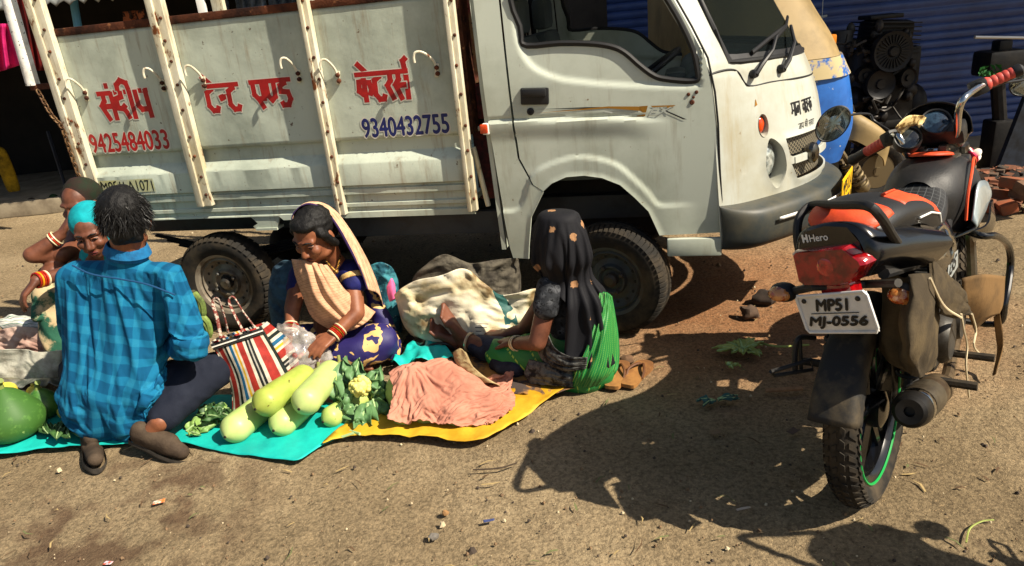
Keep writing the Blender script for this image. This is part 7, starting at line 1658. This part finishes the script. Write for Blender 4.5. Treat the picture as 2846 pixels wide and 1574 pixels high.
for i, (bx, by, tx_, ty, w, dy, dt) in enumerate(((890, 990, 868, 898, .045, .08, .12), (900, 985, 905, 900, .045, .10, .14), (930, 985, 955, 925, .05, .10, .10), (880, 1000, 842, 955, .05, .05, .02), (885, 1015, 835, 1035, .06, .02, -.06), (900, 1020, 868, 1080, .055, -.02, -.07), (925, 1015, 905, 1088, .05, -.03, -.06), (938, 1005, 965, 1070, .055, .0, -.04), (945, 995, 985, 1000, .05, .06, .06), (915, 1025, 935, 1085, .045, -.05, -.07), (880, 1010, 850, 1000, .06, .0, -.03), (935, 1000, 972, 960, .05, .05, .08), (950, 1020, 978, 1050, .05, .03, .02), (870, 1030, 845, 1085, .03, .0, -.03))):
    leaf(cf, P(bx, by, Yc + dy), P(tx_, ty, Yc + dt), w, (rg.uniform(-.5, .5), -.8, rg.uniform(.2, .9)), i * 1.7, LEAF, RIB, 'leaf', rg.uniform(.02, .06), .022)
m = MB()
for k in range(60):
    d = Vector((rg.gauss(0, 1), rg.gauss(0, 1), rg.gauss(0, 1))).normalized()
    if d.y < .5: m.ball(P(906, 972, Yc - .02) + d * .036, rg.uniform(.009, .013), 0, 8, 6)
m.ball(P(906, 972, Yc - .02), .036); wb(m, 'curd', M('cauliflower_curd', (216, 208, 120), .7, 0, (196, 184, 90), 60, bump=.5, bscale=160), cf, smooth=180)
m = MB()
for a, e in (((880, 1085), (905, 1092)), ((860, 1100), (890, 1090))): m.tube([G(*a, .02), G(*e, .03)], .006, 6)
wb(m, 'stalk', RIB, cf)
# pink cloth thrown over a heap of vegetables
hp_ = []
for x, y, Y, r in ((1030, 985, 2.60, .100), (1108, 975, 2.63, .110), (1080, 1030, 2.50, .072), (1165, 1010, 2.55, .092), (1232, 1030, 2.50, .065), (1015, 1040, 2.48, .05), (1150, 1050, 2.44, .05)):
    c = P(x, y, Y); c.z = min(c.z, r * .9); q = MB(); q.ball(c, (r, r, r), 0, 20, 14); hp_.append(tag(q.build('covered_vegetable', M('gourd_skin', (150, 170, 90), .5), None, 180), 'round vegetable hidden under the salmon pink cloth', 'vegetable', 'vegetables under the pink cloth'))
o0 = G(965, 1085, .0); ex_ = (G(1300, 1075, 0) - o0); ey_ = Vector((-ex_.y, ex_.x, 0)).normalized() * .46
def pfn(p, i, j): return o0 + ex_ * (i * 1.10 - .03) + ey_ * (j * 1.22 - .26) + ex_ * (.16 * j * (i - .35)) + Vector((0, 0, .19 + .015 * math.sin(9 * i + 5 * j)))
m = drape(o0, ex_, ey_, 78, 70, hp_, 34, .020, .016, 6, .3, pfn, .2, .004)
tag(m.build('cover_cloth', M('salmon_cloth', (180, 126, 106), .9, 0, (160, 104, 86), 5, .42, .66, .3, 180, .15, col3=(150, 86, 66), scale3=30, lo3=.68, hi3=.72), None, 180, solid=.002, sub=1), 'crumpled salmon pink cloth thrown over a heap on the yellow tarp', 'cloth')
# sacks and bundles behind the women
def heap(name, pts, Y, depth, mat, label, cat, seed, amp=.02, uvs=1):
    """pts: list of rows of pixel points, top row first; bulges towards the camera by depth"""
    m = MB(); rows = []
    for i, row in enumerate(pts):
        n_ = len(row); rows.append([P(x, y, Y - depth * math.sin(math.pi * j / (n_ - 1)) * (.45 + .55 * i / max(1, len(pts) - 1))) for j, (x, y) in enumerate(row)] + [P(x, y, Y + .10 + depth * .9 * math.sin(math.pi * j / (n_ - 1))) + Vector((0, 0, -.02)) for j, (x, y) in list(enumerate(row))[::-1]])
    def cr(p, i, j):
        w = Vector((noise.noise(p * 5), noise.noise(p * 5 + Vector((9, 0, 0))), noise.noise(p * 5 + Vector((0, 9, 0))))) * .10; q = p + w
        r1 = 1 - 2 * abs(noise.noise(Vector((q.x * 8 + seed, q.y * 5, q.z * 7)))); r2 = 1 - 2 * abs(noise.noise(Vector((q.z * 17 + seed, q.x * 15, q.y * 9)))); r3 = 1 - 2 * abs(noise.noise(q * 33))
        return p + Vector((.2, -1, .35)) * (amp * (r1 * .9 + r2 * .5 + r3 * .18))
    m.loft(rows, 110, 64, closed=True, fn=cr)
    return tag(m.build(name, mat, None, 180, solid=.003), label, cat)
sackm = bpy.data.materials.new('woven_sack'); sackm.use_nodes = True; N, L = nt(sackm); bb = N['Principled BSDF']; tc, u, v = uvxy(N, L)
n1 = N.new('ShaderNodeTexNoise'); n1.inputs['Scale'].default_value = 7; n1.inputs['Detail'].default_value = 6; L.new(tc.outputs['Object'], n1.inputs['Vector'])
base = ramp(N, L, n1.outputs[0], [(.36, (120, 98, 64)), (.44, (186, 172, 136)), (.56, (206, 198, 174))], 'LINEAR')
n2 = N.new('ShaderNodeTexNoise'); n2.inputs['Scale'].default_value = 13; L.new(tc.outputs['Object'], n2.inputs['Vector'])
st1 = node_math(N, L, 'MULTIPLY', node_math(N, L, 'GREATER_THAN', u, .315), node_math(N, L, 'LESS_THAN', u, .36)); pr_ = node_math(N, L, 'MULTIPLY', node_math(N, L, 'GREATER_THAN', n2.outputs[0], .44), st1)
base = mixc(N, L, pr_, base, sm((36, 84, 80)))
st2 = node_math(N, L, 'MULTIPLY', node_math(N, L, 'MULTIPLY', node_math(N, L, 'GREATER_THAN', u, .22), node_math(N, L, 'LESS_THAN', u, .44)), node_math(N, L, 'GREATER_THAN', v, .55))
lines = node_math(N, L, 'LESS_THAN', node_math(N, L, 'FRACT', node_math(N, L, 'MULTIPLY', v, 16)), .22); base = mixc(N, L, node_math(N, L, 'MULTIPLY', node_math(N, L, 'MULTIPLY', st2, lines), node_math(N, L, 'GREATER_THAN', n2.outputs[0], .52)), base, sm((40, 40, 46)))
L.new(base, bb.inputs['Base Color']); bb.inputs['Roughness'].default_value = .6; fabric_bump(N, L, bb, 120, .4)
heap('open_sack', [[(998, 735), (1045, 706), (1105, 694), (1165, 676), (1215, 712), (1262, 742), (1340, 726)], [(1006, 760), (1060, 765), (1120, 765), (1180, 770), (1240, 778), (1290, 780), (1345, 770)], [(1020, 810), (1070, 820), (1130, 825), (1190, 828), (1250, 828), (1300, 825), (1345, 815)], [(1045, 845), (1080, 856), (1140, 862), (1200, 866), (1250, 864), (1300, 858), (1340, 848)]], 3.12, .10, sackm, 'big dirty white woven sack standing open behind the bare feet', 'sack', 3.0, .026)
net = M('grey_net', (96, 90, 78), .9, 0, (56, 52, 46), 14, .42, .62, .5, 120, .2)
heap('net_bundle', [[(1080, 660), (1120, 640), (1180, 662), (1240, 655), (1295, 650)], [(1050, 690), (1110, 680), (1180, 690), (1240, 690), (1300, 690)], [(1040, 730), (1110, 725), (1180, 730), (1240, 740), (1300, 740)], [(1050, 790), (1110, 790), (1180, 790), (1240, 790), (1300, 780)]], 3.26, .06, net, 'dusty grey net bundle heaped behind the open white sack', 'bundle', 8.0, .02)
flo = M('teal_flower_bundle', (62, 128, 138), .85, 0, (36, 84, 100), 14, .46, .54, .35, 120, .2, col3=(160, 180, 176), scale3=26, lo3=.62, hi3=.66)
heap('cloth_bundle', [[(690, 672), (715, 655), (745, 662), (752, 680)], [(682, 710), (712, 705), (745, 710), (755, 720)], [(680, 760), (712, 765), (742, 765), (752, 765)], [(690, 820), (712, 830), (740, 830), (750, 820)]], 3.32, .05, M('blue_grey_bundle', (60, 92, 108), .85, 0, (36, 56, 72), 10, .42, .62, .4, 120), 'blue-grey cloth bundle behind the left elbow of the beige-veiled woman', 'bundle', 2.0, .014)
heap('cloth_bundle', [[(925, 672), (955, 660), (985, 672), (998, 700)], [(935, 720), (960, 715), (988, 720), (1000, 735)], [(945, 770), (968, 770), (990, 770), (1004, 775)], [(955, 830), (975, 835), (995, 835), (1008, 825)]], 3.32, .05, flo, 'teal floral cloth bundle behind the right shoulder of the beige-veiled woman', 'bundle', 6.0, .012)
m = MB(); m.loft([[P(972, 722, 3.20), P(985, 700, 3.2), P(994, 716, 3.22)], [P(975, 742, 3.2), P(988, 735, 3.19), P(996, 740, 3.22)], [P(980, 760, 3.21), P(990, 756, 3.2), P(998, 752, 3.23)]], 10, 10); tag(m.build('pink_rag', cl('pink_rag_cloth', (226, 110, 160), (190, 80, 130)), None, 180, solid=.004), 'pink rag tucked against the teal floral bundle', 'cloth')
tarp('plastic_sheet', [(985, 922), (1020, 905), (1060, 885), (1095, 888), (1135, 912), (1140, 930), (1080, 935), (1010, 935)], TEAL, 'crumpled teal plastic sheet between the two women', 'sheet', .05, .02, .014, 5.0, 14)
tarp('black_bag', [(1015, 880), (1060, 868), (1110, 872), (1160, 880), (1150, 905), (1090, 900), (1030, 905)], M('black_polythene', (16, 16, 18), .35), 'crumpled black polythene bag between the two women', 'bag', .05, .015, .014, 11.0, 14)
m = MB(); m.tube(curve([G(1060, 885, .05), G(1085, 868, .09), G(1120, 865, .10), G(1140, 880, .06), G(1110, 895, .03)], 24), .006, 6); tag(m.build('cable_coil', BLACK, None), 'loop of black cable beside the outstretched bare feet', 'cable')
heap('cloth_bag', [[(1142, 885), (1158, 876), (1172, 890)], [(1150, 915), (1168, 905), (1190, 925)], [(1175, 945), (1200, 938), (1225, 955)], [(1205, 965), (1235, 962), (1262, 975)]], 2.66, .02, M('beige_bag', (176, 158, 116), .85, 0, (140, 120, 84), 8, .42, .62, .4, 120), 'small beige cloth bag at the edge of the mat below the feet', 'bag', 4.0, .010)
# left pile
pk = lambda c: P(*c)
pump = thing('pumpkin', 'big dark green pear-shaped pumpkin at the left edge', 'pumpkin', G(45, 1105))
def pump_at(o, cx, cy, Y, r, h, mt, stem=True):
    c = P(cx, cy, Y); c.z = .01; m = MB(); m.lathe([(.001, 0), (r * .6, .003), (r * .92, h * .14), (r, h * .32), (r * .92, h * .52), (r * .66, h * .72), (r * .38, h * .88), (r * .16, h * .97), (.012, h)], 40, Matrix.Translation(c))
    m.v = [tuple(Vector(v) + (Vector(v) - c).normalized() * .006 * noise.noise(Vector(v) * 16)) for v in m.v]; wb(m, 'fruit', mt, o, smooth=180)
    m = MB(); m.tube([c + Vector((0, 0, h - .01)), c + Vector((.005, 0, h + .02)), c + Vector((.02, -.01, h + .035))], [.016, .010, .012], 8); wb(m, 'stem', M('pumpkin_stem', (110, 124, 60), .7), o)
PUM = M('pumpkin_green', (52, 92, 32), .6, 0, (70, 112, 44), 30, .55, .66, .1, 30, .5, col3=(126, 150, 80), scale3=40, lo3=.68, hi3=.71)
pump_at(pump, 42, 1080, 2.68, .125, .235, PUM)
pump = thing('pumpkin', 'smaller striped green pumpkin behind the big one beside the man', 'pumpkin', G(130, 1090)); pump_at(pump, 128, 1070, 2.84, .085, .135, M('pumpkin_mid', (74, 116, 44), .4, 0, (50, 92, 34), 20, .45, .6, .1, 30))
for i, (x, y, Y, r, lb) in enumerate(((14, 985, 2.95, .050, 'pale yellow squash behind the big pumpkin at the left edge'), (86, 985, 2.98, .034, 'small round yellow squash between the two pumpkins'), (166, 1035, 2.78, .036, 'small yellow squash touching the man\'s shirt'))):
    c = P(x, y, Y); m = MB(); m.ball(c, (r, r, r * .85)); m.tube([c + Vector((0, 0, r * .8)), c + Vector((.004, 0, r * 1.2))], .006, 6); tag(m.build('squash', M('yellow_squash', (206, 196, 84), .45, 0, (186, 170, 56), 12), None, 180), lb, 'squash')
    m = MB(); g0 = Vector((c.x, c.y, 0)); m.lathe([(r * 1.2, 0), (r * 1.5, max(.004, c.z - r * .7))], 16, Matrix.Translation(g0)) if c.z - r > .03 else None
    if m.v: tag(m.build('bowl', STEEL, None), 'steel bowl under ' + ('the pale squash at the left edge' if i == 0 else ('the small round squash' if i == 1 else 'the squash beside the shirt')), 'bowl')
gl = thing('leafy_greens', 'bunch of wilted dark greens lying beside the man\'s left shoe', 'greens', G(150, 1100))
DGL = M('dark_green_leaf', (38, 66, 30), .55, 0, (58, 92, 44), 14, .42, .62, .2, 60)
for i in range(14):
    bx, by = 120 + rg.uniform(-10, 60), 1080 + rg.uniform(-5, 12); leaf(gl, G(bx, by, .03), G(bx + rg.uniform(-30, 45), by + rg.uniform(-5, 25), .02 + rg.uniform(0, .05)), rg.uniform(.02, .035), (rg.uniform(-.4, .4), -.4, 1), i * 2.1, DGL, RIB, 'leaf', .015, .008)
gl = thing('leafy_greens', 'pale cabbage leaves on the tarp below the striped bag', 'greens', G(500, 1080))
for i, (a, e, w) in enumerate((((470, 1085), (520, 1065), .03), ((500, 1085), (545, 1075), .028), ((478, 1092), (505, 1098), .018), ((520, 1088), (522, 1040), .035), ((545, 1070), (570, 1030), .03))):
    leaf(gl, G(*a, .015), G(*e, .02) + Vector((0, 0, .03 if i > 2 else .01)), w, (0, -.5, 1), i * 1.3, M('cabbage_leaf', (128, 158, 84), .5, 0, (96, 130, 62), 10, bump=.2, bscale=60), RIB, 'leaf', .012, .008)
gl = thing('leafy_greens', 'dark leaf bunch in the shade between trousers and striped bag', 'greens', G(540, 1060))
for i in range(12):
    bx, by = 520 + rg.uniform(-15, 40), 1035 + rg.uniform(-10, 25); leaf(gl, G(bx, by, .05), G(bx + rg.uniform(-35, 40), by + rg.uniform(-25, 15), .03 + rg.uniform(0, .05)), rg.uniform(.02, .035), (rg.uniform(-.4, .4), -.5, 1), i * 1.9, DGL, RIB, 'leaf', .015, .008)
heap('cloth_heap', [[(-30, 842), (40, 822), (100, 825), (155, 832)], [(-30, 870), (40, 860), (100, 862), (160, 866)], [(-30, 900), (40, 898), (100, 900), (165, 900)], [(-30, 925), (40, 930), (100, 930), (165, 925)]], 3.28, .06, M('rose_white_cloth', (176, 154, 140), .85, 0, (150, 116, 104), 6, .44, .6, .4, 120), 'rosy white cloth bundle heaped on the ground at far left', 'bundle', 5.0, .022)
heap('cloth_heap', [[(-30, 880), (60, 878), (110, 885), (160, 880)], [(-30, 905), (60, 905), (110, 906), (165, 906)], [(-30, 930), (60, 932), (110, 932), (168, 932)], [(-30, 948), (60, 952), (110, 950), (168, 948)]], 3.02, .04, M('grey_white_sack', (168, 166, 152), .8, 0, (110, 104, 92), 6, .44, .6, .4, 120), 'dirty grey-white sack folded in front of the rosy bundle', 'sack', 9.0, .018)
m = MB(); m.loft([[P(-10, 805, 3.5), P(40, 795, 3.48), P(90, 800, 3.45), P(150, 815, 3.4)], [P(-5, 815, 3.44), P(45, 812, 3.4), P(95, 815, 3.38), P(152, 822, 3.36)], [P(10, 830, 3.42), P(60, 826, 3.38), P(110, 828, 3.36), P(155, 830, 3.34)]], 30, 16, fn=lambda p, i, j: p + Vector((0, 0, .015)) * noise.noise(Vector((j * 6, i * 3, 4)))); tag(m.build('striped_cloth', stripes('green_white_stripes', [(0, (206, 206, 196)), (.35, (50, 110, 84)), (.5, (206, 206, 196)), (.7, (40, 40, 44)), (.78, (206, 206, 196))], 4, 1), None, 180, solid=.004), 'green and white striped cloth lying flat at far left', 'cloth')
m = MB(); rg2 = random.Random(8)
tarp('plastic_sheet', [(-40, 935), (40, 938), (120, 938), (175, 945), (170, 985), (90, 992), (20, 985), (-40, 990)], M('dull_silver_sheet', (140, 142, 136), .4, .2, (70, 78, 72), 9, .44, .58), 'dull silver plastic sheet lying behind the pumpkins', 'sheet', .04, .015, .016, 2.0, 10)
vg = thing('banana_bunch', 'small bunch of pale green bananas hanging near the rear wheel', 'bananas', P(497, 760, 3.1))
hook = P(486, 728, 3.12)
m = MB()
for k, pts in enumerate(([(486, 735), (500, 755), (506, 790)], [(488, 738), (508, 765), (512, 800)], [(492, 800), (515, 815), (528, 842)], [(500, 790), (522, 812), (530, 850)])):
    m = MB(); m.tube(curve([P(x, y, 3.08) for x, y in pts], 14), [.006] + [.016] * 11 + [.010, .005], 8); wb(m, 'banana', M('green_banana', (120, 140, 70), .5, 0, (60, 70, 40), 14), vg)
m = MB(); m.tube(curve([P(486, 732, 3.08), P(495, 780, 3.1), P(500, 830, 3.1), G(505, 900, .01)], 14), .010, 6); wb(m, 'stalk', M('banana_stalk', (70, 64, 40), .8), vg)
# footwear, stones, litter
for i, (x, y, a, lb) in enumerate(((1552, 948, 1.2, 'brown flip-flop half under the green sari'), (1602, 946, 1.0, 'brown flip-flop lying free beside the green sari'))):
    o = thing('flip_flop', lb, 'sandal', G(x, y, .004), a, 'flip-flops beside the green sari'); m = MB()
    out = c2([(-.11, 0), (-.10, .032), (-.02, .034), (.06, .044), (.11, .034), (.125, 0), (.11, -.034), (.06, -.044), (-.02, -.034), (-.10, -.032)], 36, True)
    m.poly(out, .016, lambda x_, y_, d: Vector((x_, y_, d))); m.build('sole', M('flipflop_tan', (150, 104, 54), .7, 0, (110, 72, 38), 14), o)
    m = MB(); m.tube(curve([(.075, 0, .014), (.05, .012, .034), (.0, .034, .032), (-.03, .036, .012)], 16), .006, 6); m.tube(curve([(.075, 0, .014), (.05, -.012, .034), (.0, -.034, .032), (-.03, -.036, .012)], 16), .006, 6); m.build('strap', M('flipflop_strap', (92, 56, 30), .6), o)
def stone(x, y, r, lb, col, seed, name='stone'):
    c = G(x, y, r * .35); m = MB(); m.ball(c, (r, r * .8, r * .65), 0, 14, 9); m.v = [tuple(Vector(v) + (Vector(v) - c) * .45 * noise.noise((Vector(v) - c) * (1.6 / r) + Vector((seed, 0, 0)))) for v in m.v]; tag(m.build(name, M('stone_%s' % seed, col, .9, 0, tuple(int(k * .7) for k in col), 20, bump=.5, bscale=60), None, 40), lb, 'stone')
stone(1575, 906, .032, 'brown stone beside the green sari above the flip-flops', (96, 70, 48), 1); stone(1925, 748, .06, 'dark lump of earth beneath the truck bumper near the motorcycle', (54, 42, 34), 2); stone(1885, 785, .05, 'low brown clod left of the motorcycle indicator', (76, 58, 44), 3); stone(1090, 1350, .016, 'small grey pebble alone near the bottom centre', (110, 104, 96), 4); stone(1120, 1290, .012, 'tan pebble on bare ground below the yellow tarp', (150, 112, 70), 6)
m = MB(); m.box((0, 0, 0), (.145, .022, .010), ch=.003, rot=Matrix.Rotation(R(-4), 3, 'Z')); c = G(1972, 980, .012); m.v = [tuple(Vector(v) + c) for v in m.v]; tag(m.build('wood_strip', M('pale_wood', (150, 112, 78), .8, 0, (120, 86, 58), 20), None), 'pale strip of wood lying behind the motorcycle mudguard', 'wood')
def litter_leaf(name, x, y, n_, mat, label, seed, size=.08):
    o = thing(name, label, 'leaf', G(x, y, .0)); rg3 = random.Random(seed); c = G(x, y, .012)
    for i in range(n_):
        a = rg3.uniform(0, 6.28); d = Vector((math.cos(a), math.sin(a) * .7, rg3.uniform(-.02, .15))); leaf(o, c + d * .01, c + d * size * rg3.uniform(.6, 1.2), size * .16, (0, 0, 1), i * 1.3, mat, RIB, 'frond', .006, .006)
PALE = M('wilted_leaf', (150, 160, 84), .6, 0, (120, 130, 60), 14); 
litter_leaf('fallen_leaves', 1868, 880, 13, PALE, 'spray of wilted pale green leaves lying on the ground beyond the shadow', 3, .12)
litter_leaf('fallen_leaves', 1832, 922, 7, PALE, 'small wilted leaf tuft at the edge of the motorcycle shadow', 4, .05)
litter_leaf('fallen_leaves', 1800, 1008, 6, M('teal_leaf', (52, 96, 90), .6, 0, (36, 70, 66), 14), 'blue-green torn leaf lying within the motorcycle shadow', 5, .08)
m = MB(); m.tube(curve([G(1905, 862, .012), G(1960, 872, .02), G(2035, 868, .012)], 14), .005, 6); tag(m.build('plant_stalk', PALE, None), 'thin pale stalk lying right of the wilted leaf spray', 'stalk')
def scrap(x, y, w, h, a, mat, lb):
    c = G(x, y, .008); r_ = Matrix.Rotation(a, 3, 'Z'); m = MB(); m.loft([[c + r_ @ Vector((-w + w * j, -h + h * i, .006 * noise.noise(Vector((i * 2.1, j * 2.3, x))) + .003)) for j in range(3)] for i in range(3)], 8, 8); tag(m.build('paper_scrap', mat, None, 180, solid=.001), lb, 'scrap')
scrap(400, 1264, .020, .010, .3, M('orange_wrapper', (214, 110, 50), .5, 0, (220, 200, 180), 60, .45, .55), 'torn orange and white wrapper on the ground below the man'); scrap(272, 1418, .014, .008, -.2, M('red_wrapper', (200, 80, 50), .5, 0, (200, 190, 200), 60, .45, .55), 'tiny red wrapper at the bottom left edge'); scrap(1230, 1312, .018, .006, .1, M('blue_wrapper', (60, 70, 110), .5), 'thin bluish wrapper scrap below the yellow tarp')
scrap(1870, 1282, .022, .005, .1, M('bone_paper', (176, 160, 140), .6), 'pale curled paper strip in the motorcycle shadow'); scrap(1995, 1085, .022, .014, .6, M('brown_leaf_paper', (84, 66, 56), .8), 'dry brown leaf scrap in the middle of the motorcycle shadow'); scrap(1800, 1088, .02, .012, .2, M('dry_leaf', (120, 96, 70), .8), 'dry tan leaf scrap lying left in the shadow')
m = MB(); m.tube(curve([G(2430, 1365, .01), G(2440, 1330, .012), G(2470, 1312, .012), G(2500, 1308, .01)], 18), .0025, 5); tag(m.build('dry_twig', PALE, None), 'thin curved dry grass stem at the lower right', 'twig')
m = MB(); m.tube(curve([G(1190, 1182, .01), G(1255, 1178, .012), G(1300, 1165, .01)], 12), .003, 5); tag(m.build('dry_twig', M('dark_twig', (60, 48, 36), .9), None), 'short dark twig below the pink cloth', 'twig')

# straw, dry leaf bits and grass ends trodden into the dirt
m = MB(); rl = random.Random(77)
for k in range(420):
    y = 1.5 + 3.4 * rl.random() ** 1.3; x = rl.uniform(-1, 1) * (.8 + .8 * y); a = rl.uniform(0, 6.28); L_ = rl.uniform(.008, .035) * (1.6 if rl.random() < .1 else 1); w = rl.uniform(.0008, .003); d = Vector((math.cos(a), math.sin(a), 0)); n_ = Vector((-d.y, d.x, 0)); c = Vector((x, y, .004)); b_ = n_ * rl.uniform(-.3, .3) * L_
    m.add([c - d * L_ - n_ * w, c - d * L_ + n_ * w, c + b_ + n_ * w * 1.3 + Vector((0, 0, .004)), c + b_ - n_ * w * 1.3 + Vector((0, 0, .004)), c + d * L_ + Vector((0, 0, .001))], [(0, 1, 2, 3), (3, 2, 4)], rl.choice([0, 0, 1, 1, 2]))
tag(m.build('straw_litter', [M('straw', (158, 136, 92), .9), M('dry_leaf_brown', (84, 62, 40), .9), M('dust_green', (96, 100, 60), .9)], None, 0, solid=.0006), 'bits of straw and dry leaf trodden into the dirt', 'litter', None, 'stuff')
